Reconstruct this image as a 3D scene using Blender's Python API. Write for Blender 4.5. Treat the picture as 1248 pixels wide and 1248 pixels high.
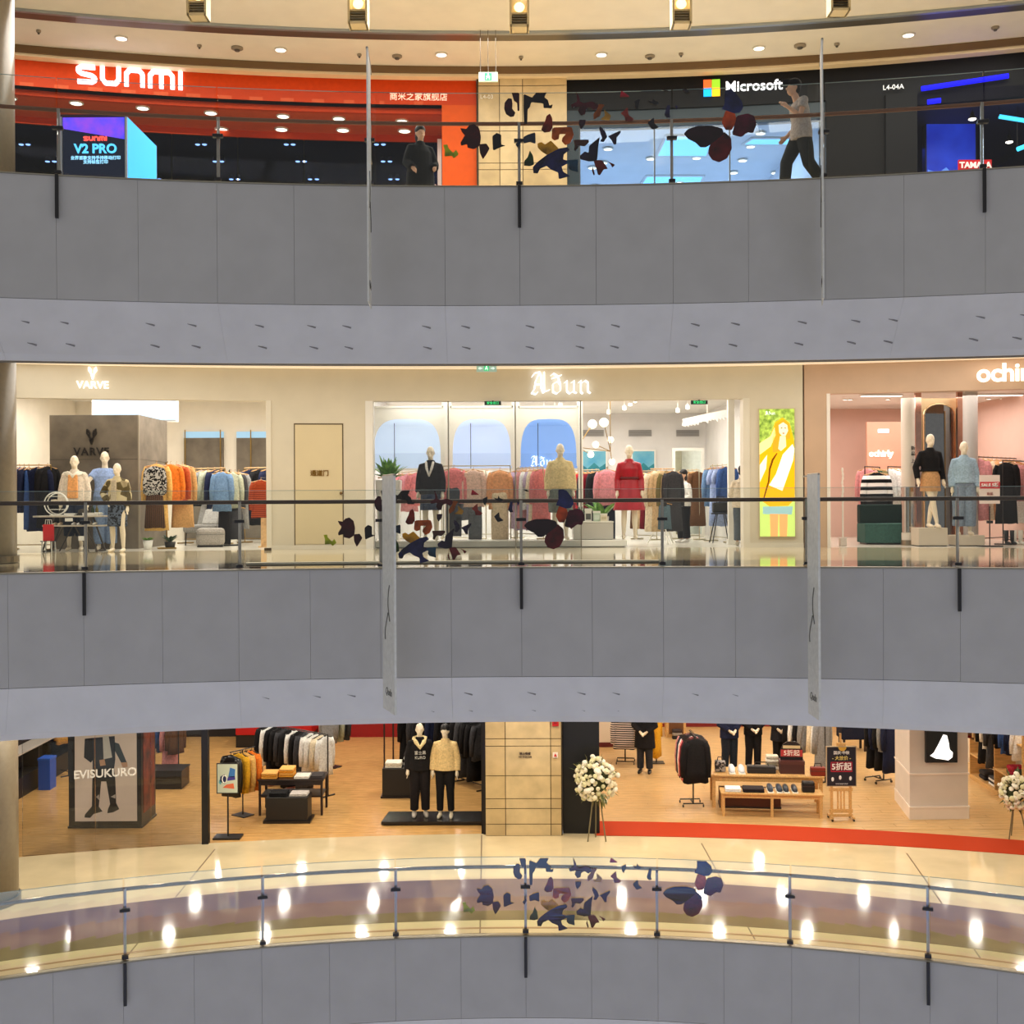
import bpy, bmesh, math, random
from mathutils import Vector, Matrix, Euler
from mathutils.geometry import tessellate_polygon
for o in list(bpy.data.objects): bpy.data.objects.remove(o)
S = bpy.context.scene
COL = S.collection
# ------------------------------------------------------------------ camera, world, exposure
F, CX, HY, ZC, ROLL = 1400.0, 624.0, 612.0, 1.05, 0.0052
cam = bpy.data.cameras.new('camera'); camo = bpy.data.objects.new('camera', cam); COL.objects.link(camo)
cam.sensor_width = 36.0; cam.sensor_fit = 'HORIZONTAL'; cam.lens = F / 1248 * 36.0
cam.shift_y = -(624 - HY) / 1248.0
cam.clip_end = 300
camo.rotation_mode = 'QUATERNION'
camo.location = (0, 0, ZC)
camo.rotation_quaternion = (Matrix.Rotation(math.pi / 2, 3, 'X') @ Matrix.Rotation(-ROLL, 3, 'Z')).to_quaternion()
S.camera = camo
w = bpy.data.worlds.new('world'); S.world = w; w.use_nodes = True
w.node_tree.nodes['Background'].inputs[0].default_value = (1.0, 0.975, 0.94, 1)
w.node_tree.nodes['Background'].inputs[1].default_value = 0.33
vs = S.view_settings
vs.view_transform = 'Standard'; vs.look = 'None'; vs.gamma = 1.0; vs.exposure = 0.0; vs.use_curve_mapping = False

def area(name, loc, sx, sy, power, col=(1, .93, .82), rot=(0, 0, 0), spread=180):
    l = bpy.data.lights.new(name, 'AREA'); l.shape = 'RECTANGLE'; l.size = sx; l.size_y = sy
    l.energy = power; l.color = col; l.spread = math.radians(spread)
    o = bpy.data.objects.new(name, l); COL.objects.link(o); o.location = loc; o.rotation_euler = rot
    return o
WARM, NEUT, COOL = (1, .86, .66), (1, .95, .88), (.80, .90, 1)
# gallery ceilings: rows of downlights stand behind these
for x in (-8.2, -2.8, 2.8, 8.2):
    area('upper_gallery_light', (x, 22.9, 10.75), 5.2, 2.6, 290, (1, .93, .84))
    area('middle_gallery_light', (x, 23.0, 4.15), 5.2, 3.2, 125, (1, .955, .88))
def discs(name, xs, ys, z, power, col, size=.22):
    n = len(xs) * len(ys)
    for x in xs:
        for y in ys:
            o = area(name, (x, y - (abs(x) * .09 if 'gallery' in name else 0), z), size, size, power / n, col); o.data.shape = 'DISK'
discs('lower_gallery_light', [-10.5 + 2.1 * i for i in range(11)], (20.9, 23.0), -1.78, 820, (1, .90, .72))
# shops, upper floor
area('orange_shop_light', (-6.5, 27.2, 10.0), 12, 1.2, 55, NEUT)
area('white_shop_light', (4.3, 31.5, 9.7), 5, 8, 330, COOL)
area('blue_shop_light', (10.8, 29.5, 9.3), 3, 5, 60, (.05, .10, 1))
# shops, middle floor
area('grey_block_shop_light', (-8.2, 28.6, 3.9), 7, 4.5, 540, NEUT)
area('arched_shop_light', (1.0, 30.2, 3.62), 8, 6, 560, NEUT)
area('pink_shop_light', (9.6, 28.8, 3.55), 5, 5, 270, (1, .93, .88))
# shops, lower floor
discs('street_wear_shop_light', (-11, -8.6, -6.2, -3.8, -1.6), (26.2, 28.6, 31, 33.6), -2.56, 640, (1, .90, .76))
discs('coat_shop_light', (2.9, 5.1, 7.3, 9.5, 11.5), (26.0, 28.6, 31.2, 34.2), -2.56, 720, (1, .90, .76))
# ------------------------------------------------------------------ pixel helpers (1248 x 1248 frame)
def unroll(px, py):
    return px - (py - HY) * ROLL, py + (px - CX) * ROLL
def at(px, py, d):
    px, py = unroll(px, py)
    return Vector(((px - CX) * d / F, d, ZC - (py - HY) * d / F))
def onfloor(px, py, zf):
    qx, qy = unroll(px, py)
    d = (ZC - zf) * F / (qy - HY)
    return Vector(((qx - CX) * d / F, d, zf))
def yarc(x, D, R):
    return D - R + math.sqrt(max(R * R - x * x, 0.01))
def xarc(px, D, R, py=HY):
    px = unroll(px, py)[0]; x = 0
    for _ in range(12): x = (px - CX) / F * yarc(x, D, R)
    return x
# ------------------------------------------------------------------ materials
MATS = {}
def lin(c):
    return tuple(((v / 255) / 12.92 if v <= 10 else (((v / 255) + .055) / 1.055) ** 2.4) for v in c)
def mat(c, rough=.6, metal=0.0, emit=0.0, noise=.02, scale=12.0, bump=0.0, spec=.5, stretch=None, coat=0.0, second=None, kind='noise', alpha=1.0):
    key = (tuple(c), rough, metal, emit, noise, scale, bump, spec, stretch, coat, second, kind, alpha)
    if key in MATS: return MATS[key]
    m = bpy.data.materials.new('surface'); m.use_nodes = True
    nt = m.node_tree; b = nt.nodes['Principled BSDF']
    b.inputs['Roughness'].default_value = rough; b.inputs['Metallic'].default_value = metal
    b.inputs['Specular IOR Level'].default_value = spec
    b.inputs['Coat Weight'].default_value = coat; b.inputs['Coat Roughness'].default_value = .08
    tc = nt.nodes.new('ShaderNodeTexCoord'); mp = nt.nodes.new('ShaderNodeMapping')
    nt.links.new(tc.outputs['Object'], mp.inputs[0])
    if stretch: mp.inputs['Scale'].default_value = stretch
    if kind in ('stripe_z', 'stripe_x', 'rings'):
        t = nt.nodes.new('ShaderNodeTexWave'); t.wave_type = 'BANDS'
        t.bands_direction = {'stripe_z': 'Z', 'stripe_x': 'X', 'rings': 'Y'}[kind]
        t.inputs['Scale'].default_value = scale; t.inputs['Distortion'].default_value = .4
        fac = t.outputs['Fac']
    elif kind == 'voronoi':
        t = nt.nodes.new('ShaderNodeTexVoronoi'); t.inputs['Scale'].default_value = scale
        sp = nt.nodes.new('ShaderNodeSeparateColor'); nt.links.new(t.outputs['Color'], sp.inputs[0]); fac = sp.outputs[0]
    else:
        t = nt.nodes.new('ShaderNodeTexNoise'); t.inputs['Scale'].default_value = scale; t.inputs['Detail'].default_value = 5
        fac = t.outputs['Fac']
    nt.links.new(mp.outputs[0], t.inputs['Vector'])
    L = lin(c)
    if second is None and noise <= .02: t.inputs['Scale'].default_value = 2.0
    if second is None:
        a = tuple(max(v * (1 - noise * 2), 0) for v in L); z = tuple(min(v * (1 + noise * 2), 1) for v in L)
    else:
        a, z = L, lin(second)
    cr = nt.nodes.new('ShaderNodeValToRGB')
    lo, hi = (.30, .70) if second is None or kind == 'noise' else (.46, .54)
    cr.color_ramp.elements[0].position = lo; cr.color_ramp.elements[1].position = hi
    cr.color_ramp.elements[0].color = (*a, 1); cr.color_ramp.elements[1].color = (*z, 1)
    nt.links.new(fac, cr.inputs[0]); nt.links.new(cr.outputs[0], b.inputs['Base Color'])
    if emit:
        nt.links.new(cr.outputs[0], b.inputs['Emission Color']); b.inputs['Emission Strength'].default_value = emit
    if bump:
        bp = nt.nodes.new('ShaderNodeBump'); bp.inputs['Strength'].default_value = bump; bp.inputs['Distance'].default_value = .02
        nt.links.new(fac, bp.inputs['Height']); nt.links.new(bp.outputs[0], b.inputs['Normal'])
    MATS[key] = m
    return m
def cloth(c, second=None, kind='noise', scale=30.0):
    return mat(c, rough=.85, spec=.2, noise=.10, scale=scale, bump=.25, second=second, kind=kind)
def glow(c, e): return mat(c, rough=.5, emit=e if e < 1.25 else 1.25 + (e - 1.25) * .16, noise=0.0, spec=.1)
def metal(c=(150, 150, 150), r=.3): return mat(c, rough=r, metal=1.0, noise=.03)
def glassmat(name, tint=(1, 1, 1), refl=1.0, rough=0.0):
    if name in MATS: return MATS[name]
    m = bpy.data.materials.new(name); m.use_nodes = True; nt = m.node_tree; nt.nodes.clear()
    out = nt.nodes.new('ShaderNodeOutputMaterial'); mx = nt.nodes.new('ShaderNodeMixShader')
    tr = nt.nodes.new('ShaderNodeBsdfTransparent'); tr.inputs[0].default_value = (*tint, 1)
    gl = nt.nodes.new('ShaderNodeBsdfGlossy'); gl.inputs['Roughness'].default_value = rough
    fr = nt.nodes.new('ShaderNodeFresnel'); fr.inputs[0].default_value = 1.5
    mu = nt.nodes.new('ShaderNodeMath'); mu.operation = 'MULTIPLY'; mu.inputs[1].default_value = refl; mu.use_clamp = True
    nt.links.new(fr.outputs[0], mu.inputs[0]); nt.links.new(mu.outputs[0], mx.inputs[0])
    nt.links.new(tr.outputs[0], mx.inputs[1]); nt.links.new(gl.outputs[0], mx.inputs[2]); nt.links.new(mx.outputs[0], out.inputs[0])
    MATS[name] = m
    return m
# ------------------------------------------------------------------ mesh builder
class MB:
    def __init__(s): s.v = []; s.f = []
    def add(s, vs, fs, M=None):
        n = len(s.v); s.v += [tuple(M @ Vector(p)) if M else tuple(p) for p in vs]; s.f += [tuple(i + n for i in f) for f in fs]; return s
    def box(s, x0, x1, y0, y1, z0, z1, M=None):
        return s.add([(x0, y0, z0), (x1, y0, z0), (x1, y1, z0), (x0, y1, z0), (x0, y0, z1), (x1, y0, z1), (x1, y1, z1), (x0, y1, z1)],
                     [(0, 3, 2, 1), (4, 5, 6, 7), (0, 1, 5, 4), (1, 2, 6, 5), (2, 3, 7, 6), (3, 0, 4, 7)], M)
    def cbox(s, c, d, M=None):
        return s.box(c[0] - d[0] / 2, c[0] + d[0] / 2, c[1] - d[1] / 2, c[1] + d[1] / 2, c[2] - d[2] / 2, c[2] + d[2] / 2, M)
    def loft(s, rings, caps=True, M=None, closed=True):
        n = len(rings[0]); vs = [p for r in rings for p in r]; fs = []
        for i in range(len(rings) - 1):
            for j in range(n if closed else n - 1):
                k = (j + 1) % n; fs.append((i * n + j, i * n + k, (i + 1) * n + k, (i + 1) * n + j))
        if caps: fs.append(tuple(range(n))[::-1]); fs.append(tuple(range((len(rings) - 1) * n, len(rings) * n)))
        return s.add(vs, fs, M)
    def tube(s, path, r, n=8, M=None, flat=1.0):
        P = [Vector(p) for p in path]; rs = r if isinstance(r, (list, tuple)) else [r] * len(P); rings = []
        for i, p in enumerate(P):
            t = (P[min(i + 1, len(P) - 1)] - P[max(i - 1, 0)])
            t = t.normalized() if t.length > 1e-9 else Vector((0, 0, 1))
            ref = Vector((0, 1, 0)) if abs(t.y) < .9 else Vector((1, 0, 0))
            u = t.cross(ref).normalized(); q = u.cross(t)
            rings.append([p + (u * math.cos(a) + q * math.sin(a) * flat) * rs[i] for a in [2 * math.pi * k / n for k in range(n)]])
        return s.loft(rings, True, M)
    def lathe(s, prof, n=16, M=None):
        return s.loft([[(r * math.cos(2 * math.pi * k / n), r * math.sin(2 * math.pi * k / n), z) for k in range(n)] for r, z in prof], True, M)
    def plate(s, poly, y0, y1, M=None):          # polygon in XZ, thickness along Y
        n = len(poly); s.add([(p[0], y0, p[1]) for p in poly] + [(p[0], y1, p[1]) for p in poly],
              [tuple(range(n)), tuple(range(2 * n - 1, n - 1, -1))] + [(i, (i + 1) % n, n + (i + 1) % n, n + i) for i in range(n)], M); return s
    def prism(s, poly, z0, z1, M=None):          # polygon in XY, thickness along Z
        n = len(poly); s.add([(p[0], p[1], z0) for p in poly] + [(p[0], p[1], z1) for p in poly],
              [tuple(range(n))[::-1], tuple(range(n, 2 * n))] + [(i, (i + 1) % n, n + (i + 1) % n, n + i) for i in range(n)], M); return s
    def ball(s, c, r, nu=12, nv=8, M=None):
        c = Vector(c); r = r if isinstance(r, (tuple, list)) else (r, r, r)
        rings = [[c + Vector((r[0] * math.sin(a) * math.cos(b), r[1] * math.sin(a) * math.sin(b), r[2] * math.cos(a))) for b in [2 * math.pi * k / nu for k in range(nu)]]
                 for a in [math.pi * (.03 + .94 * i / nv) for i in range(nv + 1)]]
        return s.loft(rings, True, M)
    def sweep(s, prof, x0, x1, nx):              # closed profile of (z, D, R) carried round the arcs
        rings = []
        for i in range(nx + 1):
            x = x0 + (x1 - x0) * i / nx
            rings.append([(x, yarc(x, D, R), z) for z, D, R in prof])
        return s.loft(rings)
    def mesh(s, name):
        me = bpy.data.meshes.new(name); me.from_pydata(s.v, [], s.f)
        bm = bmesh.new(); bm.from_mesh(me); bmesh.ops.recalc_face_normals(bm, faces=bm.faces); bm.to_mesh(me); bm.free()
        return me
    def build(s, name, m, parent=None, smooth=False, bevel=0.0):
        return link(name, s.mesh(name), m, parent, smooth, bevel)
LAST = [None]
def link(name, me, m, parent=None, smooth=False, bevel=0.0):
    o = bpy.data.objects.new(name, me); COL.objects.link(o); LAST[0] = o
    if m is not None:
        if len(me.materials) == 0: me.materials.append(None)
        o.material_slots[0].link = 'OBJECT'; o.material_slots[0].material = m
    if parent is not None: o.parent = parent
    if smooth: me.polygons.foreach_set('use_smooth', [True] * len(me.polygons))
    if bevel:
        b = o.modifiers.new('bevel', 'BEVEL'); b.width = bevel; b.segments = 2; b.limit_method = 'ANGLE'
    return o
def tag(o, label, cat, group=None):
    o['label'] = label; o['category'] = cat
    if group: o['group'] = group
    return o
def thing(name, label, cat, loc=(0, 0, 0), rz=0.0, group=None):
    o = bpy.data.objects.new(name, None); COL.objects.link(o); o.empty_display_size = .1
    o.location = loc; o.rotation_euler = (0, 0, rz)
    return tag(o, label, cat, group)
def struct(o): o['kind'] = 'structure'; return o
def group_struct(name):
    o = bpy.data.objects.new(name, None); COL.objects.link(o); o['kind'] = 'structure'; return o
def copy_tree(o, parent=None):
    c = o.copy(); COL.objects.link(c); c.parent = parent
    for ch in list(o.children): copy_tree(ch, c)
    return c
def text_mesh(txt, size, depth=.02, bold=0.0, align='CENTER', shear=0.0, space=1.0):
    cu = bpy.data.curves.new('lettering', 'FONT'); cu.body = txt; cu.size = size; cu.extrude = depth / 2; cu.offset = bold
    cu.align_x = align; cu.align_y = 'CENTER'; cu.shear = shear; cu.space_character = space; cu.resolution_u = 3
    t = bpy.data.objects.new('lettering', cu); COL.objects.link(t)
    dg = bpy.context.evaluated_depsgraph_get(); me = bpy.data.meshes.new_from_object(t.evaluated_get(dg))
    bpy.data.objects.remove(t); bpy.data.curves.remove(cu)
    return me
def text(txt, size, m, loc, rz=0.0, parent=None, name='lettering', **k):      # upright text that faces -Y
    me = text_mesh(txt, size, **k); me.materials.clear()
    me.transform(Matrix.Rotation(math.pi / 2, 4, 'X'))
    o = link(name, me, m, parent); o.location = loc; o.rotation_euler = (0, 0, rz)
    return o
rnd = random.Random(7)
# ------------------------------------------------------------------ the building: three gallery levels round the atrium
ZT, ZM, ZB = 6.0, 0.0, -6.13
ET, EM, EB = (18.0, 32.0), (18.4, 32.0), (19.0, 19.2)          # gallery edges (D, R)
FT, FM, FB = (26.3, 41.0), (26.3, 41.0), (24.84, 35.0)         # shop fronts (D, R)
XE = 12.8
grey = mat((196, 194, 192), rough=.55, noise=.02, scale=3)
grey2 = mat((240, 239, 241), rough=.6, noise=.02, scale=3)
dark = mat((30, 28, 28), rough=.6)
marble = mat((226, 208, 170), rough=.07, noise=.05, scale=1.2, coat=.3)
marble_band = mat((100, 90, 74), rough=.07, noise=.08, scale=2, coat=.3)
ceil_m = mat((240, 232, 216), rough=.8, noise=.015)
shop_white = mat((238, 234, 226), rough=.75, noise=.015)
white_floor = mat((226, 220, 206), rough=.16, noise=.03, scale=2)

def slab(name, z, thick, E, Fd, m, x1=XE):
    b = MB(); b.sweep([(z, E[0] + .04, E[1]), (z, Fd[0] + .05, Fd[1]), (z - thick, Fd[0] + .05, Fd[1]), (z - thick, E[0] + .5, E[1])], -x1, x1, 40)
    return struct(b.build(name, m))
floor_u = slab('floor_upper_gallery', ZT, .3, ET, FT, marble)
floor_m = slab('floor_middle_gallery', ZM, .3, EM, FM, marble)
floor_l = slab('floor_lower_gallery', ZB, .3, EB, FB, marble)
def stripe(z, D, R, wd, parent, m=marble_band, name='floor_inlay'):
    b = MB(); b.sweep([(z, D, R), (z + .004, D, R), (z + .004, D + wd, R), (z, D + wd, R)], -XE, XE, 40); b.build(name, m, parent)
stripe(ZM, 18.6, 32.3, 2.0, floor_m)
stripe(ZB, 19.35, 19.5, .06, floor_l, mat((178, 150, 112), rough=.1)); stripe(ZB, 19.75, 20.2, 2.15, floor_l, mat((128, 108, 92), rough=.08, noise=.10, scale=1.5, coat=.3))
# joints in the lower marble floor that fan out from the atrium
for a, c in (((147, 1175), (262, 1035)), ((920, 1145), (855, 1028)), ((585, 1142), (587, 1018)), ((1195, 1168), (1105, 1040))):
    p, q = onfloor(*a, ZB), onfloor(*c, ZB); dv = (q - p).normalized(); n = Vector((-dv.y, dv.x, 0)) * .012
    MB().add([p - n, p + n, q + n, q - n] + [v + Vector((0, 0, .003)) for v in (p - n, p + n, q + n, q - n)],
             [(0, 1, 2, 3), (4, 5, 6, 7), (0, 1, 5, 4), (1, 2, 6, 5), (2, 3, 7, 6), (3, 0, 4, 7)]).build('floor_joint', mat((120, 96, 66), rough=.4), floor_l)

# gallery edge cladding: upright panels with open joints, below them a sloping soffit band with small slots
POSTS = {'u': [-300, -115, 70, 266, 452, 635, 822, 1008, 1203, 1390, 1575], 'm': [-275, -88, 101, 290, 463, 635, 808, 985, 1170, 1360, 1545], 'l': [-205, -30, 147, 316, 479, 638, 799, 962, 1131, 1300, 1475]}
def cladding(name, z, E, rings, posts, back):
    root = group_struct(name)
    (z1, D1, R1), (z2, D2, R2) = rings
    bk = MB(); bk.sweep([(z - .05, E[0] + .06, E[1]), (z1, D1 + .06, R1), (z2 + .02, D2 + .05, R2), (z2 + .02, D2 + .5, R2), (back, D2 + .5, R2), (back, D2 + .8, R2), (z - .3, E[0] + 1.6, E[1])], -XE, XE, 40)
    bk.build('backing', mat((120, 120, 122), rough=.8), root)
    xs = []
    X = [xarc(p, *E) for p in posts]
    for i in range(len(X) - 1): xs += [X[i], (X[i] + X[i + 1]) / 2]
    xs.append(X[-1])
    g = .002
    for a, c in zip(xs[:-1], xs[1:]):
        MB().sweep([(z - .012, E[0], E[1]), (z1 + .004, D1, R1), (z1 + .004, D1 + .03, R1), (z - .012, E[0] + .03, E[1])], a + g, c - g, 4).build('panel', grey, root, smooth=False)
    MB().sweep([(z + .012, E[0] - .008, E[1]), (z + .012, E[0] + .12, E[1]), (z - .01, E[0] + .12, E[1]), (z - .01, E[0] - .015, E[1])], -XE, XE, 40).build('edge_trim', metal((170, 164, 150), .4), root)
    wide = xs[::3]
    if wide[-1] < xs[-1]: wide.append(xs[-1])
    for a, c in zip(wide[:-1], wide[1:]):
        sp = MB().sweep([(z1 - .004, D1, R1), (z2 + .10, D2 - .06, R2), (z2, D2, R2), (z2, D2 + .03, R2), (z1 - .004, D1 + .03, R1)], a + g * .6, c - g * .6, 6).build('soffit_panel', grey2, root)
    # slots in two rows
    k = 0; x = -9.2
    while x < 9.2:
        for fr in (.36, .72):
            zz = z1 + (z2 - z1) * fr; DD = D1 + (D2 - D1) * fr * 1.02; RR = R1 + (R2 - R1) * fr
            y = yarc(x, DD, RR); wv = .07
            MB().cbox((0, 0, 0), (wv * 2, .012, .022)).build('air_slot', mat((150, 148, 150), rough=.8), root)
            o = LAST[0]; o.location = (x, y - .012, zz); o.rotation_euler = (math.radians(-25), math.radians(18), -x / RR)
        k += 1; x += (.62, 1.02, .8, .55, 1.25)[k % 5]
    return root
clad_u = cladding('wall_edge_upper_gallery', ZT, ET, [(4.136, 18.02, 32), (3.29, 18.55, 42)], POSTS['u'], 4.4)
clad_m = cladding('wall_edge_middle_gallery', ZM, EM, [(-1.75, 18.42, 32), (-2.53, 18.72, 23.5)], POSTS['m'], -1.7)
clad_l = cladding('wall_edge_lower_gallery', ZB, EB, [(ZB - 1.36, 19.02, 19.3), (ZB - 2.2, 19.6, 20)], POSTS['l'], -7.8)

# gallery ceilings
def ceiling(name, z, D0, R0, Fd, m=ceil_m):
    return struct(MB().sweep([(z, D0, R0), (z, Fd[0] + .1, Fd[1]), (z + .12, Fd[0] + .1, Fd[1]), (z + .12, D0, R0)], -XE, XE, 40).build(name, m))
ceil_u = ceiling('ceiling_upper_gallery', 10.92, 19.0, 33, FT)
ceiling('ceiling_middle_gallery', 4.35, 19.6, 33, FM)
ceiling('ceiling_lower_gallery', -1.72, 20.0, 24, FB)
# recessed groove and cornice of the upper ceiling
def ring_trim(name, z0, z1, D, wd, R, m, parent=None):
    o = MB().sweep([(z0, D, R), (z0, D + wd, R), (z1, D + wd, R), (z1, D, R)], -XE, XE, 40).build(name, m, parent)
    return o
ring_trim('groove', 10.89, 10.915, 24.15, .36, 39, mat((128, 122, 112), rough=.35, metal=.6), ceil_u)
ring_trim('groove_lip', 10.86, 10.915, 24.05, .09, 39, mat((168, 176, 182), rough=.3, metal=.5), ceil_u)
ring_trim('cornice', 10.76, 10.915, 26.0, .30, 40.7, mat((120, 92, 60), rough=.5), ceil_u)
ring_trim('cornice_lip', 10.70, 10.76, 26.05, .28, 40.7, mat((244, 222, 184), rough=.5), ceil_u)
t1 = struct(ring_trim('trim_middle_cornice', 4.17, 4.34, 26.0, .3, 40.7, mat((150, 128, 92), rough=.5)))
ring_trim('cornice_lip', 4.10, 4.17, 26.05, .28, 40.7, glow((255, 236, 206), .45), t1)

# shop front walls carried round the arc; x limits given in picture pixels
def wall(b, Fd, p0, p1, z0, z1, th=.3, off=0.0, n=6):
    x0, x1 = [xarc(p, *Fd) if abs(p) < 5000 else p / 1000 for p in (p0, p1)]
    b.sweep([(z0, Fd[0] + off, Fd[1]), (z1, Fd[0] + off, Fd[1]), (z1, Fd[0] + off + th, Fd[1]), (z0, Fd[0] + off + th, Fd[1])], x0, x1, n)
    return b
LFT, RGT = -60, 1310
# rooms behind the fronts
def room(name, x0, x1, Fd, y1, z0, z1, wm, fm, cm, off=.31):
    arc = [(x0 + (x1 - x0) * i / 12, yarc(x0 + (x1 - x0) * i / 12, Fd[0] + off, Fd[1])) for i in range(13)]
    ya, yb = arc[0][1], arc[-1][1]
    fl = [(x, y - (off - .05)) for x, y in arc]
    struct(MB().prism(fl + [(x1, y1), (x0, y1)], z0 - .3, z0).build('floor_' + name, fm))
    struct(MB().prism(arc + [(x1, y1), (x0, y1)], z1, z1 + .12).build('ceiling_' + name, cm))
    struct(MB().box(x0 - .1, x1 + .1, y1, y1 + .2, z0 - .3, z1 + .1).build('wall_back_' + name, wm))
    struct(MB().box(x0 - .2, x0, ya, y1, z0 - .3, z1 + .1).build('wall_left_' + name, wm))
    struct(MB().box(x1, x1 + .2, yb, y1, z0 - .3, z1 + .1).build('wall_right_' + name, wm))
# ------------------------------------------------------------------ figures (people and mannequins); they face -Y, feet on z = 0, 1.8 tall
def remesh(b, voxel, name, smooth_it=4):
    me = b.mesh('tmp'); o = bpy.data.objects.new('tmp', me); COL.objects.link(o)
    r = o.modifiers.new('r', 'REMESH'); r.mode = 'VOXEL'; r.voxel_size = voxel
    if smooth_it:
        s = o.modifiers.new('s', 'SMOOTH'); s.factor = .5; s.iterations = smooth_it
    dg = bpy.context.evaluated_depsgraph_get(); out = bpy.data.meshes.new_from_object(o.evaluated_get(dg))
    bpy.data.objects.remove(o); bpy.data.meshes.remove(me); out.name = name; out.materials.clear()
    out.polygons.foreach_set('use_smooth', [True] * len(out.polygons))
    return out
BASE = dict(pel=(0, 0, .98), wai=(0, 0, 1.14), che=(0, .01, 1.34), nek=(0, .015, 1.50), hed=(0, -.01, 1.67),
            shL=(-.170, .01, 1.415), elL=(-.225, .02, 1.14), wrL=(-.235, -.05, .90), shR=(.170, .01, 1.415), elR=(.225, .02, 1.14), wrR=(.235, -.05, .90),
            hiL=(-.09, 0, .95), knL=(-.10, -.02, .51), anL=(-.11, .02, .09), hiR=(.09, 0, .95), knR=(.10, -.02, .51), anR=(.11, .02, .09))
POSES = {
    'stand': {},
    'hips': dict(elL=(-.33, .06, 1.19), wrL=(-.18, -.07, 1.02), anR=(.15, -.06, .09), knR=(.13, -.07, .51)),
    'reach': dict(elL=(-.30, -.10, 1.22), wrL=(-.42, -.28, 1.25)),
    'cross': dict(knL=(.01, -.08, .52), anL=(.07, -.12, .09), knR=(.05, .0, .51), anR=(-.02, .04, .09), elL=(-.27, .05, 1.16), wrL=(-.26, -.02, .92)),
    'walk': dict(che=(0, -.03, 1.34), nek=(0, -.06, 1.49), hed=(0, -.12, 1.65), shL=(-.185, -.03, 1.42), shR=(.185, -.03, 1.42),
                 elL=(-.22, .02, 1.15), wrL=(-.20, -.16, .97), elR=(.22, -.10, 1.16), wrR=(.10, -.26, 1.34),
                 knL=(-.09, -.20, .54), anL=(-.09, -.24, .10), knR=(.09, .08, .51), anR=(.09, .36, .14)),
    'turn': dict(elL=(-.25, -.02, 1.15), wrL=(-.20, -.18, 1.02), elR=(.25, -.02, 1.15), wrR=(.18, -.20, 1.05), anL=(-.10, -.06, .09), knL=(-.10, -.07, .51)),
    'clasp': dict(elL=(-.26, .0, 1.14), wrL=(-.07, -.19, 1.0), elR=(.26, .0, 1.14), wrR=(.07, -.19, 1.0)),
}
def joints(pose):
    J = {k: Vector(v) for k, v in BASE.items()}
    for k, v in POSES[pose].items(): J[k] = Vector(v)
    return J
BODY = {}
def body(pose):
    if pose in BODY: return BODY[pose]
    J = joints(pose); b = MB()
    b.tube([J['pel'] - Vector((0, 0, .10)), J['pel'], J['wai'], J['che'], J['che'] + Vector((0, 0, .1)), J['nek']], [.13, .160, .122, .150, .110, .055], 16, flat=.66)
    h = J['hed']
    b.tube([J['nek'] - Vector((0, 0, .05)), h - Vector((0, -.01, .06))], [.058, .05], 12)
    b.ball(h + Vector((0, .005, .02)), (.076, .097, .112), 16, 12)
    b.ball(h + Vector((0, -.030, -.05)), (.054, .064, .065), 12, 8)
    b.tube([h + Vector((0, -.085, .02)), h + Vector((0, -.112, -.022)), h + Vector((0, -.088, -.03))], [.011, .016, .012], 8)
    b.tube([h + Vector((-.022, -.090, -.055)), h + Vector((.022, -.090, -.055))], .010, 6)
    for s in (-1, 1):
        b.ball(h + Vector((s * .077, .012, .0)), (.010, .018, .030), 8, 6)
        b.tube([h + Vector((s * .016, -.088, .03)), h + Vector((s * .048, -.078, .03))], .011, 6)
    for s, c in ((-1, 'L'), (1, 'R')):
        sh, el, wr = J['sh' + c], J['el' + c], J['wr' + c]
        b.tube([J['che'] + Vector((s * .08, 0, .10)), sh, sh.lerp(el, .3), el, el.lerp(wr, .35), wr], [.05, .046, .045, .038, .038, .027], 10)
        d = (wr - el).normalized(); side = Vector((0, -1, 0)); side = (side - d * side.dot(d)).normalized(); nrm = d.cross(side)
        palm = wr + d * .05
        b.tube([wr - d * .01, wr + d * .03, wr + d * .085], [.026, .036, .034], 10)
        for k, L in enumerate((.068, .082, .078, .062)):
            o = wr + d * .075 + side * (.027 - .018 * k)
            b.tube([o, o + d * L * .5 - nrm * s * .004, o + d * L - nrm * s * .018], [.0105, .0100, .0085], 6)
        o = wr + d * .03 + side * .028
        b.tube([o, o + d * .03 + side * .024, o + d * .062 + side * .026], [.013, .011, .009], 6)
        hi, kn, an = J['hi' + c], J['kn' + c], J['an' + c]
        b.tube([J['pel'] + Vector((s * .05, 0, -.02)), hi - Vector((0, 0, .04)), hi.lerp(kn, .5), kn, kn.lerp(an, .35) + Vector((0, .015, 0)), an], [.10, .098, .080, .055, .056, .034], 12)
        b.tube([an + Vector((0, .04, -.04)), an + Vector((0, .0, -.045)), an + Vector((s * .01, -.10, -.06)), an + Vector((s * .015, -.17, -.068))], [.035, .042, .036, .022], 10)
    BODY[pose] = remesh(b, .0105, 'figure_body', 3)
    return BODY[pose]
WEAR = {}
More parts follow.
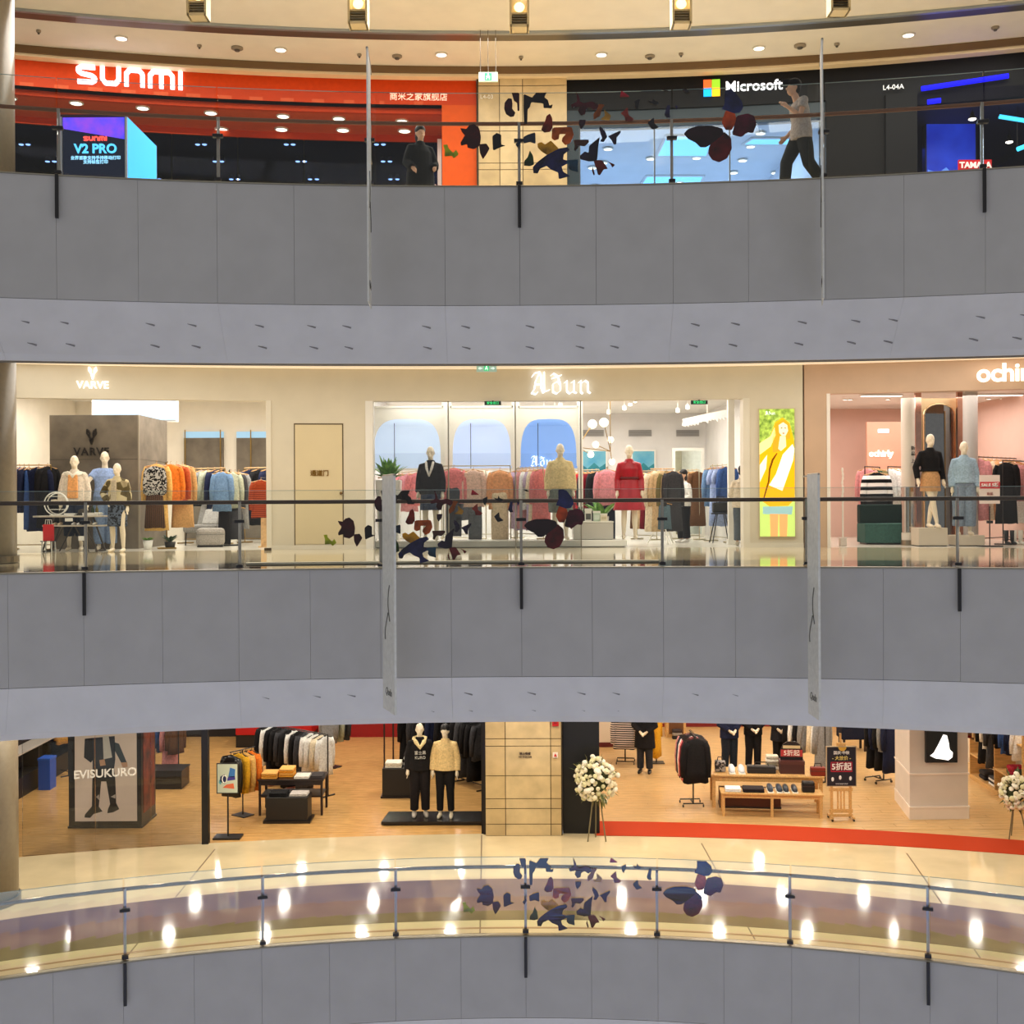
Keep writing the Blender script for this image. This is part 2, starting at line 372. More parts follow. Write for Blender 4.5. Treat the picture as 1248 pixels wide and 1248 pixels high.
def wear(pose, kind, p):
    key = (pose, kind, p)
    if key in WEAR: return WEAR[key]
    J = joints(pose); b = MB(); V = Vector
    if kind in ('top', 'coat', 'dress'):
        low, ex, slv = p                      # hem height, looseness, sleeve fraction
        pel = J['pel']; pts = [J['nek'] + V((0, 0, -.01)), J['che'] + V((0, 0, .11)), J['che'], J['wai']]; rr = [.078, .145, .172 + ex * .8, .152 + ex * (1.3 if kind != 'dress' else .5)]
        z = J['wai'].z
        hem = [pel + V((0, 0, .0))] if low < pel.z else []
        for q in hem: pts.append(q); rr.append(.180 + ex * 1.3)
        lo = V((0, 0, low)); lo.x = pel.x; lo.y = pel.y; pts.append(lo); rr.append((.178 if low >= .8 else .20) + ex * 1.4 + (.09 if kind == 'dress' else 0))
        b.tube(pts, rr, 18, flat=.72)
        for s, c in ((-1, 'L'), (1, 'R')):
            sh, el, wr = J['sh' + c], J['el' + c], J['wr' + c]
            path = [J['che'] + V((s * .07, 0, .09)), sh, sh.lerp(el, .5), el, el.lerp(wr, .9)]
            rad = [.072, .064 + ex * .3, .060 + ex * .5, .052 + ex * .6, .044 + ex * .6]
            if slv < .6: path = path[:3]; rad = rad[:3]
            b.tube(path, rad, 10)
        if slv >= .6: b.tube([J['nek'] + V((0, -.01, -.05)), J['nek'] + V((0, .0, .035))], [.10, .078], 12)
    elif kind == 'trousers':
        ex, low = p
        b.tube([J['wai'] - V((0, 0, .06)), J['pel'], J['pel'] - V((0, 0, .10))], [.150 + ex * .4, .178 + ex * .4, .15], 16, flat=.72)
        for s, c in ((-1, 'L'), (1, 'R')):
            hi, kn, an = J['hi' + c], J['kn' + c], J['an' + c]
            b.tube([hi + V((0, 0, .02)), hi.lerp(kn, .5), kn, kn.lerp(an, low)], [.108 + ex * .3, .092 + ex, .070 + ex * 1.2, .056 + ex * 1.3], 12)
    elif kind == 'belt':
        b.tube([J['wai'] + V((0, 0, .05)), J['wai'] - V((0, 0, .0))], [p, p], 18, flat=.74)
    elif kind == 'skirt':
        low, fl = p
        b.tube([J['wai'] - V((0, 0, .05)), J['pel'], V((J['pel'].x, J['pel'].y, low))], [.145, .185, .185 + fl], 18, flat=.78)
    elif kind == 'hair':
        h = J['hed']; b.ball(h + V((0, .018, .064)), (.092, .112, .094), 14, 10); b.ball(h + V((0, .05, -.01)), (.080, .065, .09), 12, 8)
        if p == 'bob': b.ball(h + V((0, .045, -.06)), (.085, .06, .10), 12, 8)
        if p == 'cap': b.tube([h + V((0, -.05, .085)), h + V((0, -.17, .07))], [.07, .06], 10, flat=.2)
    elif kind == 'shoes':
        for s, c in ((-1, 'L'), (1, 'R')):
            an = J['an' + c]
            b.tube([an + V((0, .05, -.035)), an + V((0, .0, -.04)), an + V((s * .01, -.10, -.052)), an + V((s * .015, -.19, -.06))], [.042, .052, .046, .028], 10)
    WEAR[key] = remesh(b, .013, kind, 3)
    return WEAR[key]
MQ = mat((240, 226, 200), rough=.35, noise=.02)
SKIN = mat((214, 168, 138), rough=.55, noise=.04)
def figure(name, label, cat, loc, rz, h, pose, clothes, skin=None, group=None, stand=False):
    t = thing(name, label, cat, loc, rz, group); s = h / 1.8; t.scale = (s, s, s)
    link('body', body(pose), skin or MQ, t)
    for pn, kind, p, m in clothes: link(pn, wear(pose, kind, p), m, t)
    if stand: MB().lathe([(.17, 0), (.17, .012), (.02, .014), (.012, .3)], 18).build('base_plate', metal((190, 190, 190), .25), t)
    return t
# ------------------------------------------------------------------ garments on hangers: origin on the rail, cloth hangs along -Z, X is the shoulder line
GM = {}
KIND = {'jacket': (.70, .39, .06, 1), 'coat': (1.12, .40, .07, 1), 'shirt': (.76, .38, .045, 1), 'sweater': (.64, .40, .055, 1), 'dress': (1.15, .36, .06, .5), 'blouse': (.60, .37, .045, 1), 'skirt': (.62, .34, .06, 0), 'trousers': (1.0, .34, .05, 0), 'vest': (.7, .40, .07, 0)}
def gbody(kind, var):
    k = (kind, var)
    if k in GM: return GM[k]
    L, W, T, sl = KIND[kind]; rr = random.Random(sum(map(ord, kind)) % 97 + var); b = MB(); rings = []; n = 14
    if kind in ('skirt', 'trousers'):
        prof = [(-.10, .40, .5), (-.16, .44, .8), (-.5 * L - .1, .48, 1), (-L - .1, .55 if kind == 'skirt' else .46, 1.1)]
    else:
        prof = [(-.045, .13, .55), (-.085, .34, .75), (-.14, .46, .95), (-.45 * L, .45, 1), (-.8 * L, .49, 1.1), (-L - .05, .53, 1.2)]
    ph = rr.random() * 6
    for z, fw, ft in prof:
        rp = .18 * min(1, max(0, -z / L)); ring = []
        for j in range(n):
            a = 2 * math.pi * j / n; q = 1 + rp * math.sin(3 * a + ph)
            cx = math.copysign(abs(math.cos(a)) ** .7, math.cos(a)); sy = math.copysign(abs(math.sin(a)) ** .8, math.sin(a))
            ring.append((cx * W * fw * (1 + .04 * math.sin(2 * a + ph)), sy * T * ft * q, z + .012 * math.sin(4 * a + ph)))
        rings.append(ring)
    b.loft(rings); GM[k] = b.mesh('garment_body'); GM[k].polygons.foreach_set('use_smooth', [True] * len(GM[k].polygons))
    return GM[k]
def gsleeve(kind, s):
    k = (kind, 'sleeve', s)
    if k in GM: return GM[k]
    L, W, T, sl = KIND[kind]; x = s * W * .45; l = .56 * sl if kind != 'coat' else .60
    b = MB().tube([(x * .80, 0, -.10), (x * 1.02, 0, -.19), (x * 1.18, -.01, -.1 - l * .55), (x * 1.16, -.02, -.1 - l)], [.062, .062, .055, .046], 8)
    GM[k] = b.mesh('sleeve'); GM[k].polygons.foreach_set('use_smooth', [True] * len(GM[k].polygons))
    return GM[k]
def ghanger():
    if 'h' in GM: return GM['h']
    b = MB().tube([(-.2, 0, -.085), (0, 0, -.035), (.2, 0, -.085)], .011, 6)
    b.tube([(0, 0, -.035), (0, 0, .012), (.008, 0, .022), (.018, 0, .012)], .004, 5)
    GM['h'] = b.mesh('hanger'); return GM['h']
HWOOD = mat((196, 150, 96), rough=.5, noise=.1)
HBLK = mat((28, 26, 26), rough=.4)
GNAME = {'jacket': 'hanging_jacket', 'coat': 'hanging_coat', 'shirt': 'hanging_shirt', 'sweater': 'hanging_sweater', 'dress': 'hanging_dress', 'blouse': 'hanging_blouse', 'skirt': 'hanging_skirt', 'trousers': 'hanging_trousers', 'vest': 'hanging_vest'}
GV = [0]
def garment(kind, m, label, group, loc, rz, s=1.1, hm=None, tilt=0.0):
    GV[0] += 1
    t = thing(GNAME[kind], label, {'trousers': 'trousers'}.get(kind, kind), loc, rz, group); t.scale = (s, s, s); t.rotation_euler[1] = tilt
    link('garment_body', gbody(kind, GV[0] % 4), m, t)
    if KIND[kind][3]:
        for q in (-1, 1): link('sleeve', gsleeve(kind, q), m, t)
    link('hanger', ghanger(), hm or HWOOD, t)
    return t
COLS = {'black': (26, 25, 27), 'navy': (28, 34, 60), 'blue': (58, 86, 142), 'denim': (104, 134, 168), 'pale blue': (160, 176, 214), 'grey': (140, 140, 140), 'charcoal': (62, 62, 66), 'white': (240, 236, 230), 'cream': (236, 220, 190), 'beige': (206, 178, 136), 'tan': (196, 150, 96), 'camel': (216, 170, 96), 'brown': (96, 66, 44), 'rust': (176, 78, 40), 'orange': (224, 120, 40), 'red': (176, 24, 34), 'dark red': (110, 18, 30), 'pink': (226, 130, 130), 'dusty pink': (206, 140, 140), 'lilac': (196, 176, 204), 'olive': (120, 110, 72), 'green': (44, 74, 52), 'peach': (236, 176, 124), 'mustard': (214, 160, 40), 'sage': (168, 172, 150)}
def hang(items, p0, p1, where, s=1.1, hm=None, jitter=.05, face=None):
    """items: list of (colour, kind) set out from p0 to p1 along a rail; each a thing, look-alikes share label and group"""
    p0, p1 = Vector(p0), Vector(p1); n = len(items); u = (p1 - p0)
    rz = math.atan2(u.y, u.x) - math.pi / 2
    for i, (c, k) in enumerate(items):
        p = p0 + u * ((i + .5) / n)
        m = c if not isinstance(c, str) else cloth(COLS[c])
        cn = c if isinstance(c, str) else k[1]; kk = k if isinstance(k, str) else k[0]
        garment(kk, m, f'{cn} {kk} hanging on {where}', f'clothes on {where}', p, (rz if face is None else face) + rnd.uniform(-1, 1) * jitter, s, hm)
def oblique(a, c, py, d, th):
    """rail ends between two picture columns, the rail running back so that clothes square to it show at angle th"""
    w_ = (c - a) * d / F; dd = min(w_ / max(math.tan(abs(th)), .3), 1.6) / 2 * (1 if th > 0 else -1)
    z = at((a + c) / 2, py, d).z; p0, p1 = at(a, py, d + dd), at(c, py, d - dd); p0.z = p1.z = z
    return p0, p1
def rack(label, p0, p1, m, z0, foot=.28, group=None, r=.014, bar=None):
    """free-standing clothes rail: top rail, two uprights, two feet"""
    p0, p1 = Vector(p0), Vector(p1); c = (p0 + p1) / 2; u = p1 - p0; L = u.length; h = p0.z - z0
    t = thing('clothes_rack', label, 'clothes rack', (c.x, c.y, z0), math.atan2(u.y, u.x), group)
    MB().tube([(-L / 2, 0, h), (L / 2, 0, h)], r, 8).build('rail', bar or m, t)
    for s in (-1, 1):
        MB().tube([(s * L / 2, 0, .03), (s * L / 2, 0, h)], r, 8).build('upright', m, t)
        MB().tube([(s * L / 2, -foot, .02), (s * L / 2, foot, .02)], r * 1.2, 8).build('foot', m, t)
    MB().tube([(-L / 2, 0, .12), (L / 2, 0, .12)], r * .8, 8).build('lower_bar', m, t)
    return t
def tstand(label, loc, h, m, rz=0, arm=.5, group=None, base=(.42, .32)):
    t = thing('display_stand', label, 'clothes stand', loc, rz, group)
    MB().tube([(0, 0, .03), (0, 0, h)], .016, 8).build('pole', m, t)
    MB().cbox((0, 0, .015), (base[0], base[1], .03)).build('base', m, t, bevel=.004)
    MB().tube([(0, -arm / 2, h), (0, arm / 2, h)], .013, 8).build('arm', m, t)
    return t
def stroke(paths, wd, depth=.03, nib=None):
    """lettering drawn from pen strokes: round-cornered bands, or a slanted broad nib"""
    b = MB(); k = 0
    for path in paths:
        P = [Vector((p[0], 0, p[1])) for p in path]
        for a, c in zip(P[:-1], P[1:]):
            k += 1; e = .0004 * (k % 5)
            if nib:
                n = Vector((math.cos(nib), 0, math.sin(nib))) * wd / 2; thin = Vector((-n.z, 0, n.x)) * .12
            else:
                d = (c - a).normalized(); n = Vector((-d.z, 0, d.x)) * wd / 2; thin = d * 0
                a = a - d * wd * .5 if False else a; 
            q = [a - n, a + n, c + n, c - n]
            if nib: q = hull([a - n - thin, a - n + thin, a + n - thin, a + n + thin, c - n - thin, c - n + thin, c + n - thin, c + n + thin])
            else: q = [(v.x, v.z) for v in q]
            b.plate(q, -depth / 2 - e, depth / 2 + e)
        if not nib:
            for p in P[1:-1]:
                k += 1; e = .0004 * (k % 5)
                b.plate([(p.x + wd / 2 * math.cos(t), p.z + wd / 2 * math.sin(t)) for t in [2 * math.pi * i / 10 for i in range(10)]], -depth / 2 - e, depth / 2 + e)
    return b
def hull(pts):
    pts = sorted({(round(p.x, 5), round(p.z, 5)) for p in pts})
    def half(ps):
        h = []
        for p in ps:
            while len(h) > 1 and (h[-1][0] - h[-2][0]) * (p[1] - h[-2][1]) - (h[-1][1] - h[-2][1]) * (p[0] - h[-2][0]) <= 0: h.pop()
            h.append(p)
        return h
    a, c = half(pts), half(pts[::-1]); return a[:-1] + c[:-1]
def blackletter(kind, h):
    """broad-nib letters in a unit square of height h"""
    G = {'A': [[(.10, .78), (.22, .95), (.42, .98), (.50, .80), (.50, .30), (.58, .08), (.70, .16)], [(.42, .95), (.24, .55), (.20, .25), (.08, .08)], [(.08, .08), (.26, .02), (.34, .12)], [(.22, .44), (.52, .46)], [(.70, .16), (.84, .20)], [(.62, .98), (.62, .12)]],
         'd': [[(.14, .12), (.14, .46), (.34, .58), (.46, .44), (.46, .18), (.30, .04), (.14, .12)], [(.46, .44), (.36, .78), (.16, .92), (.06, .84)], [(.10, .70), (.50, .84)]],
         'u': [[(.06, .52), (.16, .60), (.16, .14), (.28, .04), (.42, .14)], [(.36, .52), (.46, .60), (.46, .12), (.56, .06)]],
         'n': [[(.06, .52), (.16, .60), (.16, .10), (.24, .04)], [(.16, .46), (.34, .60), (.46, .52), (.46, .14), (.56, .05)]]}[kind]
    return [[(x * h, z * h) for x, z in s] for s in G]
def adun(h, m, loc, rz, parent=None, root=None, depth=.03):
    x = -1.18 * h
    for ch, wd in (('A', .86), ('d', .58), ('u', .60), ('n', .56)):
        o = stroke([[(px + x, pz) for px, pz in s] for s in blackletter(ch, h)], 0.078 * h, depth, nib=math.radians(40)).build('letter', m, parent); o.location = loc; o.rotation_euler = (0, 0, rz); x += wd * h
def facing(p): return -math.atan2(p[0], p[1] + 14.7) if True else 0
# ------------------------------------------------------------------ upper floor
orange = mat((198, 62, 10), rough=.55, noise=.03, spec=.15)
orange2 = mat((214, 92, 50), rough=.55, noise=.03, spec=.15)
black_w = mat((9, 9, 12), rough=.6, noise=.05, spec=.2)
teal_w = mat((32, 48, 58), rough=.4, spec=.3)
stone = mat((196, 170, 124), rough=.35, noise=.08, scale=2.5)
stone2 = mat((206, 182, 138), rough=.35, noise=.07, scale=3.1)
wo = group_struct('wall_upper_orange_front')
wall(MB(), FT, LFT, 583, 10.14, 10.74, n=16).build('header', orange, wo)
wall(MB(), FT, 541, 583, 6, 10.14, th=2.2).build('return_wall', mat((214, 84, 14), rough=.55, noise=.03, spec=.15), wo)
wall(MB(), FT, LFT, 541, 10.14, 10.22, th=2.3, n=16).build('soffit', orange2, wo)
wall(MB(), FT, LFT, 541, 10.02, 10.14, th=.10, off=.25, n=16).build('soffit_step', orange, wo)
wall(MB(), FT, LFT, 541, 9.98, 10.14, th=.10, off=2.2, n=16).build('soffit_edge', orange, wo)
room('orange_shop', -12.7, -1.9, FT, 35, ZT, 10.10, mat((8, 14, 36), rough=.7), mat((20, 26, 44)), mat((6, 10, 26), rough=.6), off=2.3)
gl = glassmat('shop_glass_dark', (.40, .55, .9), .04)
g = group_struct('window_1')
for i, (a, c) in enumerate(((-60, 66), (68, 174), (176, 262), (264, 350), (352, 440), (442, 536))):
    wall(MB(), FT, a, c, 6.02, 9.98, th=.02, off=2.24).build('pane', gl, g)
tag_frame = metal((190, 190, 190), .3)
x = xarc(538, FT[0] + 1.9, FT[1])
d1 = struct(MB().box(x - .05, x + .05, yarc(x, 28.15, 41), yarc(x, 28.15, 41) + .08, 6, 9.95).build('door_1', mat((236, 232, 226), rough=.4)))
MB().tube([(x - .10, yarc(x, 28.1, 41), 8.2), (x - .22, yarc(x, 28.0, 41), 8.25), (x - .22, yarc(x, 28.0, 41), 8.75), (x - .10, yarc(x, 28.1, 41), 8.8)], .03, 8).build('door_handle', mat((236, 232, 226), rough=.3), d1)
# SUNMI lettering: each letter from round-cornered strokes
SN = {'S': ([(.92, .90), (.24, .90), (.10, .80), (.10, .66), (.24, .55), (.76, .45), (.90, .34), (.90, .20), (.76, .10), (.06, .10)], 1.0),
      'U': ([(.10, 1.0), (.10, .30), (.26, .10), (.74, .10), (.90, .30), (.90, 1.0)], 1.0),
      'N': ([(.10, 0), (.10, .70), (.26, .90), (.74, .90), (.90, .70), (.90, 0)], 1.0),
      'I': ([(.12, 0), (.12, 1.0)], .24)}
def sunmi(width, m, loc, rz, parent):
    u = width / 5.35; x = -width / 2
    for ch in 'SUNMI':
        if ch == 'M':
            paths = [[(.10, 0), (.10, .70), (.26, .90), (1.06, .90), (1.22, .70), (1.22, 0)], [(.66, .86), (.66, 0)]]; wd = 1.32
        else:
            p, wd = SN[ch]; paths = [p]
        o = stroke([[(px * u + x, pz * u * .95) for px, pz in q] for q in paths], .215 * u, .06).build('letter', m, parent)
        o.location = loc; o.rotation_euler = (0, 0, rz); x += (wd + .18) * u
p = at(158, 104, 25.3); rz = -p.x / 41
SG = thing('shop_sign', 'big glowing white rounded letters on the orange shop header', 'sign')
sunmi(2.28, glow((244, 240, 255), 5.0), (p.x, yarc(p.x, FT[0] - .06, 41), p.z), rz, SG)
p = at(510, 118, 26.2)
t = thing('shop_sign', 'small white Chinese lettering on the orange shop header', 'sign')
text('商米之家旗舰店', .19, glow((255, 214, 190), .7), (p.x, yarc(p.x, FT[0] - .02, 41), p.z), -p.x / 41, t, 'letters')
# spotlights under the orange soffit and on the dark shop ceiling
lampg = glow((255, 244, 228), 14.0)
def downlight(name, label, cat, px, py, z, r, group, m=lampg, body_m=None, n=14):
    qx, qy = unroll(px, py); d = (ZC - z) * F / (qy - HY); X = (qx - CX) * d / F
    t = thing(name, label, cat, (X, d, z), 0, group)
    MB().lathe([(r * .55, 0), (r, 0), (r, -.025), (r * .8, -.03), (r * .8, -.012), (r * .55, -.012)], n).build('ring', body_m or mat((230, 226, 216), rough=.4), t)
    MB().lathe([(r * .78, -.004), (r * .78, -.02), (r * .4, -.026)], n).build('lamp', m, t)
    return t
for px, py in ((12, 119), (93, 125), (174, 131), (257, 137), (345, 141), (413, 144), (490, 147)):
    downlight('spotlight', 'bright round spotlight in the front row under the orange shop soffit', 'spotlight', px, py, 10.14, .16, 'spotlights in the orange soffit, front row')
for px, py in ((68, 158), (197, 158), (270, 157), (343, 157), (418, 158), (493, 159)):
    downlight('spotlight', 'bright round spotlight in the rear row under the orange shop soffit', 'spotlight', px, py, 10.14, .17, 'spotlights in the orange soffit, rear row')
for py, xs in ((170, (30, 245, 353, 463)), (191, (62, 266, 367, 471)), (213, (190, 286, 382, 480))):
    for q in xs:
        for s in (-4.2, 4.2):
            qx, qy = unroll(q + s, py); d = (10.1 - ZC) * F / (HY - qy)
            t = thing('track_spotlight', 'white spotlight of a pair on the dark shop ceiling', 'spotlight', ((qx - CX) * d / F, d, 10.1), 0, 'paired spotlights on the dark shop ceiling')
            MB().lathe([(.05, 0), (.07, -.10), (.075, -.12)], 10).build('housing', HBLK, t); MB().ball((0, 0, -.125), (.062, .062, .02), 10, 4).build('lamp', lampg, t)
# video kiosk
p = at(75, 216, 20.6); q = at(154, 216, 20.6); top = at(75, 142, 20.6).z
k = thing('video_kiosk', 'floor-standing video cube with dark front screen and cyan side face', 'kiosk', (p.x, 20.6, ZT), 0)
W = q.x - p.x; H = top - ZT; dp = 1.7
MB().box(0, W, .02, dp, 0, H).build('cabinet', mat((24, 24, 40), rough=.4), k)
zl = at(75, 216, 20.6).z - ZT; sc = 20.6 / F
MB().box(.03, W - .03, 0, .02, .2, H - .02).build('front_screen', glow((22, 28, 44), .9), k)
fs = LAST[0]
MB().plate([(.03, H - .02), (W - .03, H - .02), (W - .03, H - 28 * sc), (.03, H - 15 * sc)], -.006, 0).build('screen_picture', mat((30, 70, 255), rough=.5, emit=1.0, second=(150, 70, 220), scale=3.0), fs)
sunmi(.42, glow((255, 90, 80), 1.3), (W * .53, -.006, H - 30 * sc), 0, fs)
text('V2 PRO', .23, glow((90, 200, 255), 1.6), (W * .53, -.008, H - 40 * sc), 0, fs, 'screen_title', bold=.006)
text('业界首款支持手持移动打印', .075, glow((150, 210, 240), 1.2), (W * .53, -.008, H - 51 * sc), 0, fs, 'screen_text')
text('支持标签打印', .075, glow((150, 210, 240), 1.2), (W * .53, -.008, H - 56 * sc), 0, fs, 'screen_text')
MB().box(W, W + .02, .02, dp, .0, H - .01).build('side_screen', glow((70, 176, 250), 1.0), k)
for a in ((0, 0), (W, 0), (W + .0, dp)):
    MB().cbox((a[0], a[1], H / 2), (.035, .035, H)).build('corner_trim', mat((190, 200, 220), rough=.3), k)
MB().box(-.02, W + .02, -.02, .03, H - .01, H + .03).build('top_trim', mat((60, 20, 60), rough=.4), k)
# stone clad pillar: each slab its own piece, joints open
def stone_pillar(name, Fd, p0, p1, z0, z1, rows, cols, py, off=-.12, backm=None):
    root = group_struct(name)
    x0, x1 = xarc(p0, *Fd, py), xarc(p1, *Fd, py)
    wall(MB(), Fd, p0 + .6, p1 - .6, z0, z1, th=.5, off=off + .02).build('core', backm or mat((70, 56, 38), rough=.9), root)
    zs = [z0] + rows + [z1]; xs = [x0] + [xarc(c, *Fd, py) for c in cols] + [x1]
    for i in range(len(zs) - 1):
        for j in range(len(xs) - 1):
            g_ = .008; D = Fd[0] + off
            MB().sweep([(zs[i] + g_, D, Fd[1]), (zs[i + 1] - g_, D, Fd[1]), (zs[i + 1] - g_, D + .04, Fd[1]), (zs[i] + g_, D + .04, Fd[1])], xs[j] + g_, xs[j + 1] - g_, 1).build('stone_slab', (stone, stone2)[(i * 2 + j) % 2], root)
    return root
zrow = lambda y: ZC + (HY - y) * 26.2 / F
stone_pillar('wall_upper_stone_pillar', FT, 583, 691, 6, 10.74, [7.0, 7.9, zrow(207), zrow(199), zrow(160), zrow(105)], [609, 637], 160)
p = at(593, 115, 26.0); t = thing('unit_number', 'small pale unit number on the upper stone pillar', 'sign')
text('L4-03', .13, mat((240, 234, 220)), (p.x, yarc(p.x, FT[0] - .13, 41), p.z), 0, t, 'letters')
# black front with the coloured squares
wm = group_struct('wall_upper_black_front')
wall(MB(), FT, 691, RGT, 10.0, 10.74, n=16).build('header', black_w, wm)
wall(MB(), FT, 691, 1009, 9.62, 10.0, th=.25, off=.06, n=10).build('header_band', teal_w, wm)
wall(MB(), FT, 691, 708, 6, 10.0, th=.5).build('pier', teal_w, wm)
wall(MB(), FT, 1009, 1116, 6, 10.0, th=.6, n=4).build('screen_wall', mat((13, 12, 12), rough=.6, spec=.15), wm)
wall(MB(), FT, 1080, 1118, 6, 10.0, th=.7, off=-.12, n=2).build('screen_wall_pier', mat((16, 16, 18), rough=.6, spec=.15), wm)
shopc = mat((196, 208, 226), rough=.7, noise=.02)
room('white_shop', 1.45, 7.1, FT, 37, ZT, 9.9, shopc, mat((226, 230, 236)), shopc)
for (a, b_, y0, y1) in ((800, 862, 165, 190), (776, 850, 214, 232), (905, 960, 168, 176)):
    P = [onfloor(*q, 9.88) for q in ((a, y1), (b_, y1), (b_ + 8, y0), (a + 12, y0))]
    t = thing('ceiling_light_panel', 'pale blue recessed light panel in the white shop ceiling', 'ceiling light', P[0], 0, 'light panels in the white shop ceiling')
    lo = [v - P[0] for v in P]
    MB().prism([(v.x, v.y) for v in lo], -.01, .015).build('diffuser', glow((130, 205, 250), 1.0), t)
    for i in range(4):
        MB().tube([lo[i], lo[(i + 1) % 4]], .035, 6).build('frame', mat((206, 214, 226), rough=.5), t)
for px, py in ((722, 204), (741, 181), (725, 226), (735, 198), (743, 142), (793, 193), (849, 192), (883, 141), (915, 178), (927, 162), (905, 195), (894, 210), (884, 223), (945, 210), (988, 161), (818, 140), (828, 222)):
    if py < 150: continue
    downlight('ceiling_downlight', 'round white downlight in the white shop ceiling', 'ceiling light', px, py, 9.88, .13, 'round downlights in the white shop ceiling')
gw = group_struct('window_2')
for a, c in ((709, 800), (801, 892), (893, 1008)):
    wall(MB(), FT, a, c, 6.02, 9.62, th=.02, off=.1).build('pane', glassmat('shop_glass', (.9, .95, .97), .8), gw)
for a in (709, 800.5, 892.5):
    x = xarc(a, *FT); MB().box(x - .015, x + .015, yarc(x, FT[0] + .08, 41), yarc(x, FT[0] + .14, 41), 6, 9.62).build('mullion', mat((60, 66, 74), rough=.3), gw)
p = at(868, 106, 25.9); x = p.x; y = yarc(x, FT[0] - .08, 41); s = 9.6 * 25.9 / F; rz = -x / 41
SG = thing('shop_sign', 'glowing white letters with four coloured squares on black header', 'sign', (x, y, p.z), rz)
for i, (cx, cz, c) in enumerate(((-1, 1, (242, 90, 40)), (1, 1, (130, 200, 40)), (-1, -1, (20, 170, 250)), (1, -1, (255, 196, 30)))):
    MB().cbox((cx * s * .53, 0, cz * s * .53), (s, .05, s)).build('square', glow(c, 2.2), SG)
text('Microsoft', .325, glow((250, 250, 255), 2.0), (1.0 * s * 1.0 + .12, -.01, 0), 0, SG, 'letters', align='LEFT', bold=.004)
# screen and unit number on the dark wall
p = at(1088, 107, 25.3); t = thing('unit_number', 'pale unit number on the dark wall right of the black header', 'sign')
text('L4-04A', .15, glow((230, 230, 230), .6), (p.x, yarc(p.x, FT[0] - .16, 41), p.z), -p.x / 41, t, 'letters')
p0, p1 = at(1028, 216, 25.2), at(1085, 156, 25.2)
zt0 = at(1028, 168, 25.2).z; y = yarc(p0.x, FT[0] - .06, 41)
t = thing('wall_screen', 'slanting cyan video screen on the dark upper wall', 'screen', ((p0.x + p1.x) / 2, y, p0.z), -p0.x / 41)
w_ = (p1.x - p0.x) / 2; zA = zt0 - p0.z; zB = p1.z - p0.z
MB().plate([(-w_ - .03, -.8), (w_ + .03, -.8), (w_ + .03, zB + .04), (-w_ - .03, zA + .04)], 0, .05).build('frame', mat((20, 22, 26), rough=.3), t)
MB().plate([(-w_, -.78), (w_, -.78), (w_, zB), (-w_, zA)], -.01, 0).build('display', mat((70, 180, 235), rough=.4, emit=1.0, second=(130, 220, 240), scale=1.4), t)
dsp = LAST[0]
MB().plate([(-w_ * .55, .28), (w_ * .75, .28), (w_ * .62, .52), (w_ * .30, .62), (w_ * .30, zB * .72), (w_ * .10, zB * .80), (-w_ * .02, zB * .70), (0, .66), (-w_ * .35, .50)], -.014, -.01).build('pictured_figure', glow((196, 222, 214), .9), dsp)
MB().plate([(w_ * .02, zB * .72), (-w_ * .08, zB * .86), (w_ * .12, zB * .96), (w_ * .34, zB * .84), (w_ * .40, zB * .62), (w_ * .34, zB * .60), (w_ * .27, zB * .78), (w_ * .10, zB * .84)], -.018, -.014).build('pictured_hair', glow((30, 50, 60), .4), dsp)
MB().plate([(-w_, .22), (w_, .34), (w_, .37), (-w_, .25)], -.016, -.01).build('picture_line', glow((40, 120, 140), .5), dsp)
MB().plate([(w_ * .45, -.2), (w_ * .98, -.2), (w_ * .98, .22), (w_ * .45, .16)], -.016, -.01).build('picture_block', glow((40, 80, 90), .5), dsp)
# blue lit shop at the right end
bluem = mat((40, 60, 190), rough=.5)
room('blue_shop', 8.75, 12.7, FT, 34, ZT, 9.75, mat((30, 36, 90), rough=.6), mat((30, 30, 50)), mat((20, 22, 60), rough=.6))
wb = group_struct('wall_upper_blue_front')
wall(MB(), FT, 1118, RGT, 9.75, 10.0, th=.4, n=4).build('header', mat((10, 10, 22), rough=.7, spec=.1), wb)
for i, (a, b_) in enumerate((((1128, 103), (1225, 96)), ((1135, 120), (1150, 119)))):
    pa, pb = at(*a, 24.9), at(*b_, 24.9)
    pa.y = yarc(pa.x, FT[0] - .14, 41); pb.y = yarc(pb.x, FT[0] - .14, 41)
    tag(MB().tube([pa, pb], .055, 8).build('neon_strip', glow((20, 20, 255), 1.5)), ('long' if i == 0 else 'short') + ' blue neon strip on the black header of the blue shop', 'neon light')
for i, (a, b_) in enumerate((((1218, 142), (1262, 149)), ((1240, 182), (1270, 170)))):
    pa, pb = at(*a, 25.4), at(*b_, 25.4)
    tag(MB().tube([pa, pb], .05, 8).build('neon_strip', glow((70, 200, 255), 2.5)), ('upper' if i == 0 else 'lower') + ' cyan light bar hanging inside the blue shop', 'neon light')
    for q in (pa, pb):
        MB().tube([q, Vector((q.x, q.y, 9.75))], .006, 5).build('suspension_wire', HBLK, bpy.data.objects[[o.name for o in COL.objects if o.name.startswith('neon_strip')][-1]])
p0, p1 = at(1128, 218, 26.6), at(1190, 140, 26.6)
t = thing('light_box', 'tall blue cloudy light box standing inside the blue shop', 'light box', ((p0.x + p1.x) / 2, 26.6, ZT), 0)
w_ = (p1.x - p0.x) / 2; h_ = p1.z - ZT
MB().box(-w_, w_, 0, .2, 0, h_).build('cabinet', mat((16, 18, 60), rough=.4), t)
MB().box(-w_ + .03, w_ - .03, -.01, 0, .05, h_ - .05).build('picture', mat((12, 30, 150), rough=.4, emit=.9, second=(30, 60, 190), scale=1.2), t)
